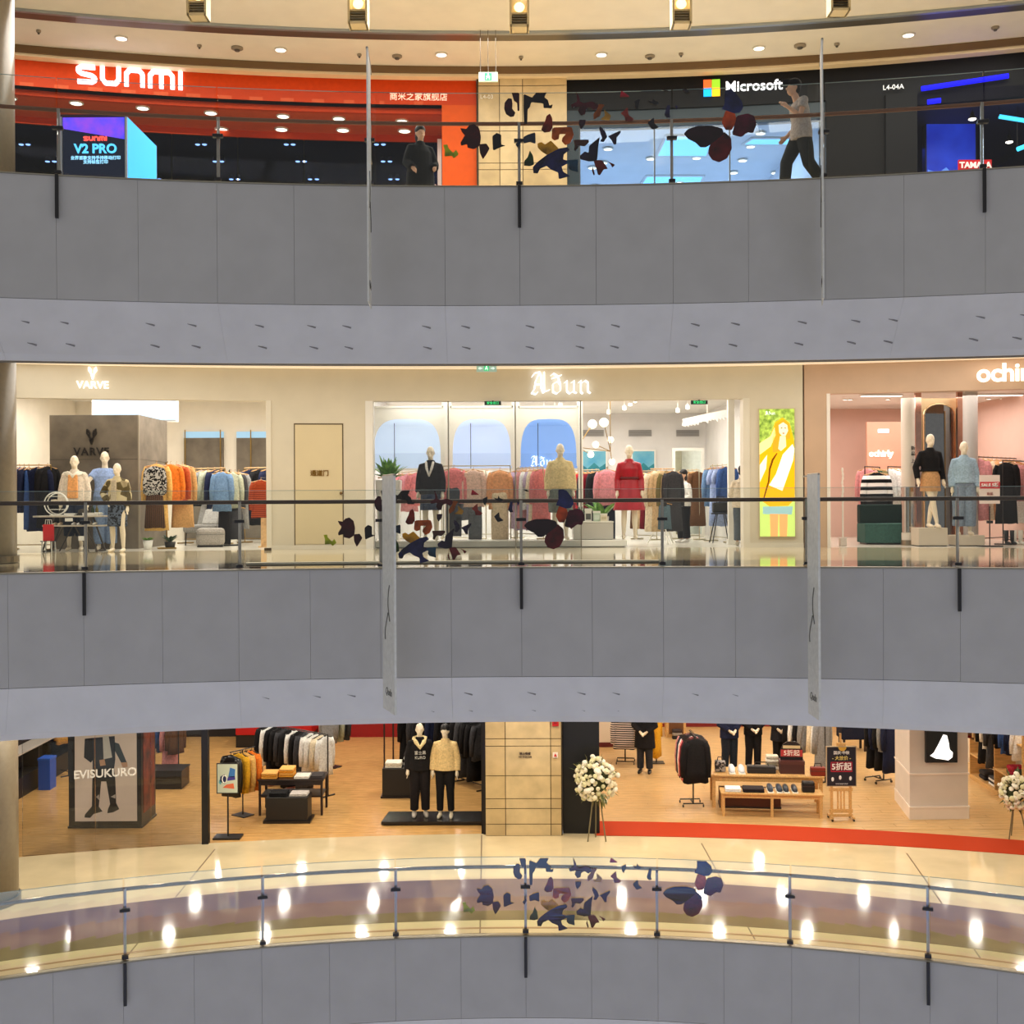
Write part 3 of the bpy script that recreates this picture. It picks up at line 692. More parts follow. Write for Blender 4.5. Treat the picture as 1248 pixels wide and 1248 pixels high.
MB().plate([(-w_ + .05, 1.9), (-w_ + .05, 2.7), (-w_ * .5, 2.62), (-w_ * .2, 2.75), (w_ * .1, 2.55), (w_ * .2, 1.9)], -.014, -.01).build('pictured_cloud', mat((40, 90, 210), emit=.8, second=(110, 160, 240), scale=3), LAST[0])
p0, p1 = at(1168, 209, 24.0), at(1208, 195, 24.0)
t = thing('promotion_board', 'red promotion board with white lettering in front of the blue shop', 'sign', ((p0.x + p1.x) / 2, 24.0, ZT), 0)
MB().cbox((0, 0, (p0.z + p1.z) / 2 - ZT), (p1.x - p0.x, .05, p1.z - p0.z)).build('board', mat((196, 20, 30), rough=.4, emit=.25), t)
for s in (-.25, .25): MB().box(s - .02, s + .02, -.02, .02, .02, p0.z - ZT).build('leg', metal((150, 150, 150)), t)
MB().box(-.35, .35, -.2, .2, 0, .03).build('base', metal((120, 120, 120)), t)
text('TAMALA', .17, mat((250, 240, 236), emit=.3), (0, -.035, (p0.z + p1.z) / 2 - ZT), 0, t, 'letters', bold=.006)
for px, py, d in ((1185, 145, 25.6), (1228, 113, 25.2), (1230, 173, 27.0)):
    p = at(px, py, d)
    t = thing('track_spotlight', 'white cone spotlight hanging in the blue shop', 'spotlight', p, 0, 'cone spotlights of the blue shop')
    MB().lathe([(.03, .16), (.05, .08), (.10, 0)], 12).build('shade', HBLK, t); MB().ball((0, 0, .0), (.09, .09, .035), 10, 5).build('lamp', lampg, t)
    MB().tube([(0, 0, .15), (0, 0, 9.75 - p.z)], .008, 5).build('rod', HBLK, t)
# upper gallery ceiling: square box lamps, round downlights, small detectors
for i, px in enumerate((46, 242, 437, 633, 830, 1022, 1220)):
    py = {0: -6, 1: 23, 2: 33, 3: 37, 4: 33, 5: 17, 6: -4}[i]
    qx, qy = unroll(px, py); d = 21.7 - .0000018 * (px - 624) ** 2; X = (qx - CX) * d / F; z0 = ZC + (HY - qy) * d / F
    t = thing('box_lamp', 'glowing square cream box lamp hanging from the upper gallery ceiling' if i != 5 else 'unlit square cream box lamp hanging from the upper gallery ceiling', 'lamp', (X, d, z0), 0, 'square box lamps of the upper ceiling')
    hh = 10.915 - z0; hw = .165; fr = mat((226, 206, 160), rough=.5)
    for s in (-1, 1): MB().box(s * hw - .02, s * hw + .02, -.16, .16, 0, hh).build('side_panel', fr, t)
    MB().box(-hw, hw, .13, .16, 0, hh).build('back_panel', fr, t)
    MB().box(-hw, hw, -.16, .16, 0, .05).build('lower_lip', fr, t)
    MB().box(-hw + .02, hw - .02, -.12, .13, .26, .29).build('shelf', fr, t)
    on = i != 5
    MB().ball((0, -.04, .42), (.10, .08, .09), 12, 8).build('lamp', glow((255, 232, 170), 6.0 if on else .02), t)
    for k_ in range(4): MB().box(-hw + .02, hw - .02, -.10, -.07, .07 + k_ * .05, .085 + k_ * .05).build('louvre', mat((150, 140, 118) if on else (60, 54, 46), rough=.4), t)
for px, py in ((148, 46), (342, 60), (538, 66), (733, 66), (925, 58), (1107, 42)):
    downlight('ceiling_downlight', 'round glowing downlight in the upper gallery ceiling', 'ceiling light', px, py, 10.915, .14, 'round downlights of the upper gallery ceiling')
for px, py, r in ((289, 58, .13), (243, 55, .05), (484, 68, .11), (438, 66, .05), (792, 68, .11), (635, 69, .05), (830, 65, .05), (975, 55, .13), (1020, 53, .06), (1213, 33, .08), (47, 37, .05)):
    qx, qy = unroll(px, py); d = (10.915 - ZC) * F / (HY - qy)
    t = thing('smoke_detector', ('larger' if r > .1 else 'small') + ' round grey smoke detector on the upper gallery ceiling', 'smoke detector', ((qx - CX) * d / F, d, 10.915), 0, 'larger smoke detectors of the upper ceiling' if r > .1 else 'small smoke detectors of the upper ceiling')
    MB().lathe([(r, 0), (r, -.03), (r * .7, -.05)], 14).build('housing', mat((150, 138, 120), rough=.5), t)
    MB().lathe([(r * .5, -.05), (r * .4, -.08)], 12).build('sensor', mat((90, 84, 76), rough=.5), t)
# exit signs
def exit_sign(label, px, py, d, w_, h_, ztop, m=None, cat='sign'):
    p = at(px, py, d); t = thing('exit_sign', label, cat, p, 0)
    MB().cbox((0, 0, 0), (w_, .04, h_)).build('panel', m or mat((186, 214, 190), rough=.4, emit=.35), t, bevel=.005)
    s = h_ * .9
    MB().cbox((0, -.022, 0), (s * .8, .01, s * .85)).build('pictogram_field', glow((70, 190, 120), .9), t)
    MB().ball((0, -.03, s * .25), (s * .1, .006, s * .1), 8, 6).build('pictogram_man', glow((235, 255, 240), .9), t)
    stroke([[(0, s * .12), (-.02, -s * .08), (-s * .22, -s * .3)], [(-.01, -s * .05), (s * .16, -s * .12), (s * .14, -s * .34)], [(-s * .22, s * .02), (0, s * .1), (s * .2, 0)]], s * .09, .01).build('pictogram_limbs', glow((235, 255, 240), .9), t)
    LAST[0].location = (0, -.03, 0)
    for q in (-1, 1):
        MB().plate([(q * w_ * .42, 0), (q * w_ * .30, s * .22), (q * w_ * .30, s * .07), (q * w_ * .20, s * .07), (q * w_ * .20, -s * .07), (q * w_ * .30, -s * .07), (q * w_ * .30, -s * .22)], -.03, -.02).build('arrow', glow((235, 255, 240), .8), t)
    for q in (-.4, 0, .4): MB().tube([(q * w_, 0, h_ / 2), (q * w_, 0, ztop - p.z)], .007, 5).build('suspension_rod', metal((110, 104, 96)), t)
    return t
exit_sign('green arrowed exit sign hanging over the upper stone pillar', 595, 94, 24.0, .40, .20, 10.915)
exit_sign('green arrowed exit sign hanging before the cream shop header', 593, 449, 21.5, .38, .13, 4.35)
# people on the upper gallery
dk = cloth((24, 26, 30))
p = at(976, 97, 18.75)
figure('person', 'person in a pale grey shirt, dark cargo trousers and black cap walking', 'person', (p.x, 18.75, ZT + .0), math.radians(-82), p.z - ZT + .01, 'walk',
       [('shirt', 'top', (.86, .03, .4), cloth((176, 166, 160))), ('trousers', 'trousers', (.022, .92), cloth((44, 46, 46))), ('cap', 'hair', 'cap', mat((14, 14, 16), rough=.7)), ('shoes', 'shoes', 0, mat((60, 60, 60)))], SKIN)
p = at(512, 154, 21.0)
figure('person', 'person in a long black coat standing before the dark glass shop', 'person', (p.x, 21.0, ZT), math.radians(25), p.z - ZT, 'turn',
       [('coat', 'coat', (.55, .05, 1), cloth((20, 24, 28))), ('trousers', 'trousers', (.02, .95), cloth((16, 18, 22))), ('hair', 'hair', 'bob', mat((18, 14, 14), rough=.6)), ('shoes', 'shoes', 0, mat((20, 20, 20)))], SKIN)
# ------------------------------------------------------------------ middle floor: fronts
cream = mat((218, 208, 186), rough=.6, noise=.015)
cream2 = mat((228, 220, 202), rough=.55, noise=.015)
tan_w = mat((204, 172, 144), rough=.45, noise=.02)
wc = group_struct('wall_middle_cream_front')
wall(MB(), FM, LFT, 979, 3.37, 4.12, n=24).build('header', cream, wc)
wall(MB(), FM, 326, 446, 0, 3.37, n=6).build('middle_pier', cream, wc)
wall(MB(), FM, 914, 979, 0, 3.37, n=4).build('poster_pier', cream, wc)
wall(MB(), FM, 326, 446, 0, .10, th=.02, off=-.02, n=4).build('baseboard', cream2, wc)
wall(MB(), FM, 914, 979, 0, .10, th=.02, off=-.02, n=4).build('baseboard', cream2, wc)
wall(MB(), FM, 325, 331, 0, 3.37, th=.34, off=-.03, n=1).build('jamb', cream2, wc)
wall(MB(), FM, 446, 455, 0, 3.37, th=.36, off=-.04, n=1).build('jamb', shop_white, wc)
wall(MB(), FM, 906, 914, 0, 3.37, th=.36, off=-.02, n=1).build('jamb', cream2, wc)
wp = group_struct('wall_middle_tan_front')
wall(MB(), FM, 981, RGT, 3.44, 4.12, n=8).build('header', tan_w, wp)
wall(MB(), FM, 981, 1008, 0, 3.44, n=2).build('pier', tan_w, wp)
wall(MB(), FM, 1008, 1012, 0, 3.44, th=.4, off=-.02, n=1).build('jamb', mat((244, 236, 226), rough=.3), wp)
# service door in the cream wall
dr = group_struct('door_2')
wall(MB(), FM, 360, 417.5, .12, 2.83, th=.03, off=-.012, n=3).build('door_leaf', mat((220, 203, 164), rough=.5, noise=.01), dr)
for a, c, z0, z1 in ((358.6, 360, .1, 2.86), (417.5, 418.9, .1, 2.86), (358.6, 418.9, 2.83, 2.86)):
    wall(MB(), FM, a, c, z0, z1, th=.01, off=-.006, n=2).build('door_gap', mat((96, 78, 50), rough=.8), dr)
p = at(389, 577, 26.0); text('通道门', .14, mat((150, 110, 40), rough=.3, metal=.6), (p.x, yarc(p.x, FM[0] - .02, 41), p.z), -p.x / 41, dr, 'door_sign', bold=.003)
p = at(415, 601, 26.0); MB().ball((p.x, yarc(p.x, FM[0] - .04, 41), p.z), .035, 10, 8).build('door_lock', metal((120, 90, 50)), dr)
p = at(330, 669, 25.9); t = tag(MB().cbox((p.x, p.y - .3, .03), (.15, .07, .06)).build('door_stop', metal((90, 76, 56)), None, bevel=.008), 'small dark door stop on the floor at the cream pier', 'door stop')
# lettering: stag head and VARVE
def antlers(h, depth=.03):
    P = [[(0, 0), (-.02, .30), (-.16, .52), (-.30, .72), (-.26, 1.0)], [(-.13, .48), (-.12, .74), (-.20, .92)], [(0, 0), (.02, .30), (.16, .52), (.30, .72), (.26, 1.0)], [(.13, .48), (.12, .74), (.20, .92)], [(-.1, .34), (0, .02), (.1, .34)]]
    return stroke([[(x * h, z * h) for x, z in q] for q in P], h * .10, depth)
p = at(115, 470, 25.3); y = yarc(p.x, FM[0] - .06, 41); rz = -p.x / 41
SG = thing('shop_sign', 'small glowing white sign with antlers on cream header', 'sign', (p.x, y, p.z), rz)
text('VARVE', .225, glow((255, 252, 244), 1.2), (0, 0, 0), 0, SG, 'letters', bold=.003)
o = antlers(.27).build('antler_logo', glow((255, 252, 244), 1.2), SG); o.location = (0, 0, .13)
p = at(678, 480, 26.2); y = yarc(p.x, FM[0] - .07, 41)
SG = thing('shop_sign', 'large glowing white blackletter sign on the cream header', 'sign')
adun(.53, glow((246, 250, 255), 1.2), (p.x + .02, y, p.z - .02), -p.x / 41, SG, depth=.05)
p = at(1186, 457, 25.0); y = yarc(p.x + .6, FM[0] - .06, 41)
SG = thing('shop_sign', 'glowing white rounded letters on the tan header', 'sign', (p.x, y, p.z), -(p.x + .6) / 41)
text('ochirly', .54, glow((255, 246, 226), 1.4), (0, 0, 0), 0, SG, 'letters', align='LEFT', bold=.014, space=.95)
# back-lit poster on the pier
p0, p1 = at(928, 654, 25.7), at(969, 498, 25.7); xm = (p0.x + p1.x) / 2; y = yarc(xm, FM[0] - .05, 41)
LB = thing('light_box', 'tall back-lit poster of a yellow coat on the cream pier', 'light box', (xm, y, p0.z), -xm / 41)
wd, ht = (p1.x - p0.x) / 2, p1.z - p0.z
MB().box(-wd - .02, wd + .02, .0, .05, -.02, ht + .02).build('frame', mat((210, 196, 160), rough=.4), LB)
MB().box(-wd, wd, -.01, 0, 0, ht).build('picture', mat((70, 110, 20), rough=.5, emit=.75, second=(190, 215, 90), scale=9), LB)
pic = LAST[0]
def pp(pts, c, e, lay, name, e2=None):
    e *= .62          # points in poster pixels (85..390, 75..1180 of the close view)
    sx = 2 * wd / 303; sz = ht / 1105
    MB().plate([((x - 84 - 151.5) * sx, (1180 - z) * sz) for x, z in pts], -.01 - .002 * lay, -.01 - .002 * (lay - 1)).build(name, e2 or glow(c, e), pic)
pp([(84, 1180), (387, 1180), (387, 820), (84, 820)], (200, 226, 120), 1.1, 1, 'pictured_meadow')
pp([(84, 380), (180, 310), (220, 190), (285, 150), (345, 200), (380, 340), (387, 520), (385, 860), (330, 915), (170, 920), (84, 860)], (246, 176, 20), 1.15, 2, 'pictured_coat')
pp([(84, 370), (180, 310), (215, 230), (225, 300), (180, 400), (84, 470)], (255, 232, 150), 1.2, 3, 'pictured_sleeve')
pp([(84, 560), (150, 470), (140, 590), (84, 710)], (255, 240, 210), 1.2, 3, 'pictured_lining')
pp([(285, 470), (370, 380), (386, 420), (375, 520), (280, 785), (165, 735), (225, 640)], (255, 246, 220), 1.25, 3, 'pictured_bag')
pp([(225, 200), (300, 165), (345, 215), (350, 330), (320, 340), (260, 440), (200, 450), (195, 340)], (236, 160, 40), 1.1, 3, 'pictured_hair')
pp([(250, 215), (290, 190), (325, 215), (332, 265), (312, 305), (280, 310), (255, 280)], (255, 232, 190), 1.2, 4, 'pictured_face')
pp([(268, 238), (282, 234), (284, 241), (269, 245)], (90, 60, 30), .6, 5, 'pictured_eye'); pp([(300, 236), (316, 240), (315, 246), (300, 243)], (90, 60, 30), .6, 5, 'pictured_eye'); pp([(278, 284), (292, 280), (306, 285), (292, 292)], (200, 70, 50), .8, 5, 'pictured_mouth')
pp([(262, 310), (310, 310), (315, 400), (270, 440), (245, 420)], (255, 226, 176), 1.2, 4, 'pictured_neck')
pp([(232, 455), (190, 510), (165, 590), (155, 700), (110, 860), (120, 862), (170, 700), (178, 600), (205, 520), (240, 460)], (120, 76, 10), .7, 4, 'pictured_seam')
pp([(110, 920), (370, 920), (360, 990), (110, 985)], (150, 190, 190), 1.1, 3, 'pictured_shorts')
for a in (170, 250): pp([(a, 985), (a + 75, 985), (a + 68, 1180), (a + 6, 1180)], (240, 176, 110), 1.0, 3, 'pictured_leg')
adun(.085, glow((255, 255, 255), 1.4), (-wd * .42, -.022, ht * .955), 0, pic, depth=.004)
# ------------------------------------------------------------------ rooms
room('grey_block_shop', -12.7, -5.2, FM, 33.5, 0, 4.05, mat((236, 226, 208), rough=.75), white_floor, shop_white)
room('arched_shop', -3.4, 5.95, FM, 35.2, 0, 3.75, mat((226, 222, 216), rough=.75), white_floor, shop_white)
pinkw = mat((222, 188, 172), rough=.7, noise=.015)
room('pink_shop', 6.95, 12.7, FM, 33.0, 0, 3.68, pinkw, white_floor, shop_white)
# ================================================================== shop with the grey block
conc = mat((112, 102, 88), rough=.7, noise=.14, scale=2.4, bump=.1)
X0, X1 = -10.86, -8.76
gb = thing('concrete_block', 'big grey concrete block with dark antler logo in the shop', 'partition', ((X0 + X1) / 2, 28.1, 0))
hw = (X1 - X0) / 2
MB().box(-hw, hw, -1.1, 1.1, 0, 3.15).build('block', conc, gb)
for zz in (1.05, 2.1):
    MB().box(-hw - .003, hw + .003, -1.103, 1.103, zz, zz + .012).build('joint', mat((70, 62, 52)), gb)
MB().box(hw - .03, hw + .004, -1.104, -1.07, 0, 3.15).build('edge_strip', mat((150, 140, 122)), gb)
text('VARVE', .26, mat((40, 34, 30), rough=.4), (-.06, -1.12, 2.28), 0, gb, 'letters', bold=.004, space=1.12)
o = antlers(.36).build('antler_logo', mat((40, 34, 30), rough=.4), gb); o.location = (-.06, -1.12, 2.46)
pan = thing('cove_light', 'pale blue cove light panel above the grey concrete block', 'light', (-9.7, 29.4, 3.2)); MB().box(-1.0, 1.1, 0, .05, 0, .8).build('diffuser', mat((150, 178, 210), rough=.6, emit=.25), pan); MB().box(-1.06, 1.16, .05, .08, -.05, .85).build('frame', shop_white, pan)
bs = mat((150, 120, 60), rough=.35, metal=.8)
woodr = mat((214, 176, 124), rough=.5, noise=.1)
# niches on the back wall
for (a, c, y0, y1, lab) in ((225, 272, 526, 664, 'grey wall niche with gold rods behind the denim shirts'), (289, 331, 526, 664, 'grey wall niche with one gold rod beside the doorway jamb')):
    p0, p1 = at(a, y1, 33.4), at(c, y0, 33.4); t = thing('wall_niche', lab, 'wall niche', ((p0.x + p1.x) / 2, 33.38, 0)); h2 = (p1.x - p0.x) / 2
    MB().box(-h2, h2, 0, .1, 0, p1.z - .18).build('back_panel', conc, t); MB().box(-h2, h2, .02, .1, p1.z - .18, p1.z).build('light_strip', glow((150, 190, 220), .5), t)
    for s in ((-.9, .9) if c < 280 else (-.15,)):
        MB().tube([(s * h2, -.08, 1.9), (s * h2, -.08, p1.z + .05)], .018, 6).build('gold_rod', bs, t)
    MB().tube([(-h2, -.08, 1.9), (h2, -.08, 1.9)], .03, 8).build('rail', woodr, t)
# racks
p0, p1 = at(16, 567, 26.6), at(62, 565, 26.6)
rack('gold clothes rack with wooden rail at left of the grey block', p0, p1, bs, 0, bar=woodr)
hang([('blue', 'shirt'), ('navy', 'shirt'), ('blue', 'trousers')], p0 + Vector((.1, 0, 0)), p0 + Vector((.42, 0, 0)), 'the rack left of the grey block', 1.35)
hang([('navy', 'coat')], p0 + Vector((.5, -.05, 0)), p0 + Vector((.72, -.05, 0)), 'the rack left of the grey block', 1.3, face=math.radians(12))
hang([('black', 'coat')], p0 + Vector((.72, 0, 0)), p1, 'the rack left of the grey block', 1.25, face=math.radians(50))
p = onfloor(203, 668, 0); p.y = 27.0; p.x = (203 - CX) * 27 / F
tstand('gold stand holding the camel coat and orange jackets', p, 2.02, bs, math.radians(20), .9)
ptop = Vector((p.x, p.y, 2.02))
garment('coat', cloth(COLS['camel']), 'camel long coat over a black printed top on the gold stand', 'front clothes', ptop + Vector((-.10, -.42, 0)), math.radians(8), 1.35)
garment('sweater', cloth((20, 18, 20), (190, 186, 180), 'voronoi', 34), 'black and white printed top under the camel coat', None, ptop + Vector((-.10, -.56, -.06)), math.radians(8), 1.02)
garment('skirt', cloth(COLS['brown'], (60, 42, 30), 'stripe_x', 9), 'brown velvet skirt hung below the printed top', None, ptop + Vector((-.10, -.57, -.62)), math.radians(8), 1.25)
hang([('orange', 'jacket'), ('rust', 'jacket'), ('tan', 'coat')], ptop + Vector((.10, -.25, 0)), ptop + Vector((.36, .30, 0)), 'the gold stand right of the grey block', 1.3, face=math.radians(28))
p0, p1 = oblique(226, 274, 571, 30.0, math.radians(55))
rack('gold clothes rack in front of the grey niche', p0, p1, bs, 0, bar=woodr)
hang([('navy', 'jacket'), ('black', 'jacket'), ('grey', 'sweater'), ('sage', 'sweater'), ('navy', 'coat'), ('black', 'coat')], p0, p1, 'the rack before the grey niche', 1.3)
p0, p1 = oblique(298, 332, 570, 30.5, math.radians(55))
rack('gold clothes rack beside the doorway jamb', p0, p1, bs, 0, bar=woodr)
hang([('navy', 'coat'), ('black', 'coat'), ('navy', 'jacket')], p0, p1, 'the rack beside the doorway jamb', 1.3)
p = onfloor(280, 665, 0)
tstand('dark stand holding the denim shirt and black skirt', p, 1.88, HBLK, math.radians(15), .8)
q = Vector((p.x, p.y, 1.88))
garment('shirt', cloth(COLS['denim']), 'faded blue denim shirt facing the gallery on the dark stand', None, q + Vector((-.08, -.42, 0)), math.radians(-6), 1.25)
hang([('sage', 'jacket'), ('charcoal', 'jacket'), ('grey', 'coat')], q + Vector((.04, -.2, 0)), q + Vector((.18, .42, 0)), 'the dark stand with the denim shirt', 1.25, face=math.radians(18))
garment('trousers', cloth(COLS['black']), 'black wide trousers hung below the denim shirt', None, q + Vector((-.05, -.3, -.78)), 0, .95)
garment('skirt', cloth(COLS['charcoal']), 'charcoal skirt hung behind the denim shirt', None, q + Vector((.16, -.05, -.85)), .2, 1.2)
p = at(318, 583, 27.3); garment('shirt', cloth(COLS['rust'], (120, 40, 20), 'stripe_z', 8), 'rust checked shirt hanging at the doorway jamb', None, p, .3, 1.15)
xj = (323 - CX) * 27.6 / F; t = thing('wood_panel_stand', 'narrow upright light wood panel at the doorway jamb', 'stand', (xj, 27.6, 0)); MB().box(-.10, .10, -.02, .02, .03, 1.25).build('panel', woodr, t, bevel=.005); MB().box(-.14, .14, -.14, .14, 0, .03).build('base', woodr, t)
MB().tube([(0, 0, 1.25), (0, 0, p.z + .015), (p.x - xj, p.y - 27.6, p.z + .015)], .012, 6).build('hook', HBLK, t)
# sofa and ottoman
greyf = cloth((150, 146, 140)); p = onfloor(240, 657, 0); p = Vector((-7.75, 29.2, 0))
t = thing('armchair', 'grey upholstered armchair with thin metal legs by the rack', 'armchair', p, math.radians(-15))
MB().cbox((0, 0, .42), (.95, .8, .2)).build('seat', greyf, t, bevel=.06)
MB().add([(-.48, .25, .45), (.48, .25, .45), (.48, .42, .45), (-.48, .42, .45), (-.44, .45, 1.05), (.44, .45, 1.05), (.44, .56, 1.05), (-.44, .56, 1.05)], [(0, 3, 2, 1), (4, 5, 6, 7), (0, 1, 5, 4), (1, 2, 6, 5), (2, 3, 7, 6), (3, 0, 4, 7)]).build('backrest', greyf, t, bevel=.05)
MB().add([(-.2, .02, .52), (.25, .02, .52), (.25, .16, .5), (-.2, .16, .5), (-.2, .24, .92), (.25, .24, .92), (.25, .36, .9), (-.2, .36, .9)], [(0, 3, 2, 1), (4, 5, 6, 7), (0, 1, 5, 4), (1, 2, 6, 5), (2, 3, 7, 6), (3, 0, 4, 7)]).build('cushion', cloth((176, 172, 166)), t, bevel=.05)
for sx in (-1, 1):
    for sy in (-1, 1): MB().tube([(sx * .42, sy * .34, 0), (sx * .40, sy * .32, .36)], .016, 6).build('leg', HBLK, t)
t = thing('ottoman', 'grey rounded fabric ottoman in front of the armchair', 'ottoman', (-7.35, 28.0, 0), .2)
MB().box(-.33, .33, -.3, .3, .03, .46).build('upholstery', cloth((160, 154, 146)), t, bevel=.09); MB().box(-.3, .3, -.27, .27, 0, .04).build('base', HBLK, t)
MB().box(-.335, .335, -.305, .305, .30, .315).build('seam', cloth((120, 116, 110)), t, bevel=.05)
# plants
def leafy(t, n, h, spread, m, lw=.035, z0=0, seed=1, droop=.3):
    r = random.Random(seed)
    for i in range(n):
        a = 2 * math.pi * i / n + r.uniform(-.3, .3); L = h * r.uniform(.75, 1.1); sp = spread * r.uniform(.6, 1.2)
        b = MB(); rings = []; N = 5
        for k in range(N + 1):
            f = k / N; rad = sp * f; z = z0 + L * (f - droop * f * f * 1.1); w2 = lw * math.sin(math.pi * min(.97, .12 + f * .86)); c, s_ = math.cos(a), math.sin(a)
            rings.append([(rad * c - w2 * s_, rad * s_ + w2 * c, z), (rad * c, rad * s_, z - .2 * w2), (rad * c + w2 * s_, rad * s_ - w2 * c, z), (rad * c, rad * s_, z + .004 - .2 * w2)])
        b.loft(rings).build('leaf', m, t, smooth=True)
leafm = mat((60, 120, 40), rough=.5, second=(130, 180, 70), scale=9)
leafd = mat((34, 60, 34), rough=.5, second=(70, 96, 60), scale=9)
p = onfloor(180, 669, 0); p.y = 26.3; p.x = (180 - CX) * p.y / F
t = thing('potted_plant', 'small light green plant in a white pot', 'plant', p); MB().lathe([(.08, 0), (.115, .22), (.10, .22), (.09, .18)], 16).build('pot', mat((240, 238, 230), rough=.4), t, smooth=True); leafy(t, 12, .12, .16, leafm, .045, .2, 3)
p = Vector(((207 - CX) * 27.0 / F, 27.0, 0))
t = thing('potted_plant', 'dark leafy plant in a dark pot at the grey block', 'plant', p); MB().lathe([(.10, 0), (.13, .16), (.11, .16), (.1, .12)], 16).build('pot', HBLK, t, smooth=True); leafy(t, 14, .26, .22, leafd, .05, .14, 4)
# display table with its shelf and things on it
tx0, tx1, ty = (47 - CX) * 25.6 / F, (133 - CX) * 25.6 / F, 25.6; zt = ZC - 13.5 * 25.6 / F
tb = thing('display_table', 'grey two-tier display table with slanting legs', 'table', ((tx0 + tx1) / 2, ty, 0)); h2 = (tx1 - tx0) / 2
stm = mat((196, 186, 170), rough=.5, noise=.06)
MB().box(-h2, h2, -.32, .32, zt - .035, zt).build('table_top', stm, tb, bevel=.006)
MB().box(-h2 + .22, h2 + .05, -.36, -.0, zt - .24, zt - .21).build('shelf', stm, tb, bevel=.006)
for s in (-1, 1):
    for yy in (-.26, .26):
        MB().tube([(s * (h2 - .45), yy, zt - .035), (s * (h2 - .18), yy, .0)], .022, 6).build('leg', mat((60, 54, 48), rough=.5), tb)
        MB().tube([(s * (h2 - .18) * -.2 + s * .25, yy, zt - .24), (s * (h2 - .36), yy, .0)], .014, 6).build('brace', mat((60, 54, 48), rough=.5), tb)
    MB().tube([(s * (h2 - .2), -.28, .02), (s * (h2 - .2), .28, .02)], .02, 6).build('foot', mat((60, 54, 48), rough=.5), tb)
MB().cbox((.02, -.345, zt - .09), (.17, .012, .07)).build('price_card', mat((240, 238, 232)), tb); MB().cbox((.30, -.37, zt - .50), (.12, .012, .10)).build('price_card', mat((240, 238, 232)), tb)
tag(MB().box(0, .001, 0, .001, 0, .001).build('table_item', stm), 'x', 'x'); bpy.data.objects.remove(bpy.data.objects['table_item'])
def on_table(px, dz=0.0, dy=0.0): return Vector(((px - CX) * (25.6 + dy) / F, 25.6 + dy, zt + dz))
rg = thing('ring_rack', 'white double ring display rack with shelves on the grey table', 'display rack', on_table(69)); whm = mat((240, 236, 226), rough=.4)
for k_, (rr_, yy) in enumerate(((.255, -.05), (.235, .07))):
    MB().tube([(rr_ * math.cos(a), yy, .265 + rr_ * math.sin(a)) for a in [2 * math.pi * i / 24 for i in range(25)]], .014, 6).build('ring', whm, rg, smooth=True)
for zz in (.13, .28, .42): MB().box(-.17, .17, -.06, .08, zz, zz + .014).build('shelf', whm, rg)
MB().box(-.12, .12, -.10, .12, 0, .018).build('base', whm, rg)
for dz in (.30,):
    t = thing('shoe', 'pale shoe on the ring rack', 'shoe', on_table(68, .294)); MB().tube([(-.10, 0, .03), (0, 0, .035), (.11, 0, .022)], [.032, .036, .02], 8).build('upper', mat((220, 205, 180)), t, smooth=True); MB().box(-.13, .13, -.03, .03, 0, .012).build('sole', whm, t)
def small_box(label, px, w_, h_, m, dy=0, cat='box', name='gift_box'):
    t = thing(name, label, cat, on_table(px, 0, dy)); MB().box(-w_ / 2, w_ / 2, -.07, .07, 0, h_ * .75).build('body', m, t); MB().box(-w_ / 2 - .004, w_ / 2 + .004, -.074, .074, h_ * .75, h_).build('lid', m, t); return t
small_box('low cream box on the grey table beside the ring rack', 86, .24, .05, whm)
small_box('white box at the middle of the grey table', 110, .30, .06, mat((236, 230, 220)), -.1)
t = thing('hat', 'dark wide-brimmed hat lying on the grey table', 'hat', on_table(101, 0, .05)); MB().lathe([(.20, 0), (.20, .012), (.11, .02), (.10, .12), (.05, .14)], 18).build('felt', cloth((70, 64, 54)), t, smooth=True); MB().lathe([(.112, .022), (.110, .05)], 18).build('ribbon', HBLK, t)
for i, (px, lab, c) in enumerate(((113, 'dark green bottle on the grey table by the blue shirt figure', (40, 60, 30)), (118, 'olive bottle with black cap on the grey table', (100, 90, 40)))):
    t = thing('bottle', lab, 'bottle', on_table(px, 0, .12)); MB().lathe([(.035, 0), (.035, .14), (.014, .18), (.014, .22)], 12).build('glass', mat(c, rough=.15), t, smooth=True); MB().lathe([(.017, .22), (.017, .25)], 10).build('cap', HBLK, t)
for i, px in enumerate((117, 122)):
    t = thing('cup', ('cream cup beside the bottles on the grey table', 'cream cup at the end of the grey table')[i], 'cup', on_table(px, 0, -.18)); MB().lathe([(.025, 0), (.04, .07), (.035, .07), (.02, .01)], 14).build('bowl', whm, t, smooth=True); MB().tube([(.036, 0, .055), (.062, 0, .045), (.055, 0, .02), (.03, 0, .018)], .006, 6).build('handle', whm, t)
for i, (px, w_) in enumerate(((74, .22), (97, .26), (116, .16))):
    t = thing('pair_of_shoes', ('beige flat shoes on the table shelf behind the red bag', 'white flat shoes at the middle of the table shelf', 'small white sandals at the end of the table shelf')[i], 'shoes', (on_table(px).x, 25.42, zt - .21))
    for s in (-.06, .06): MB().tube([(s - .02, .12, .03), (s, 0, .03), (s, -.12, .02)], [.03, .034, .018], 8).build('shoe', mat(((220, 200, 170), (240, 236, 230), (236, 230, 216))[i]), t, smooth=True)
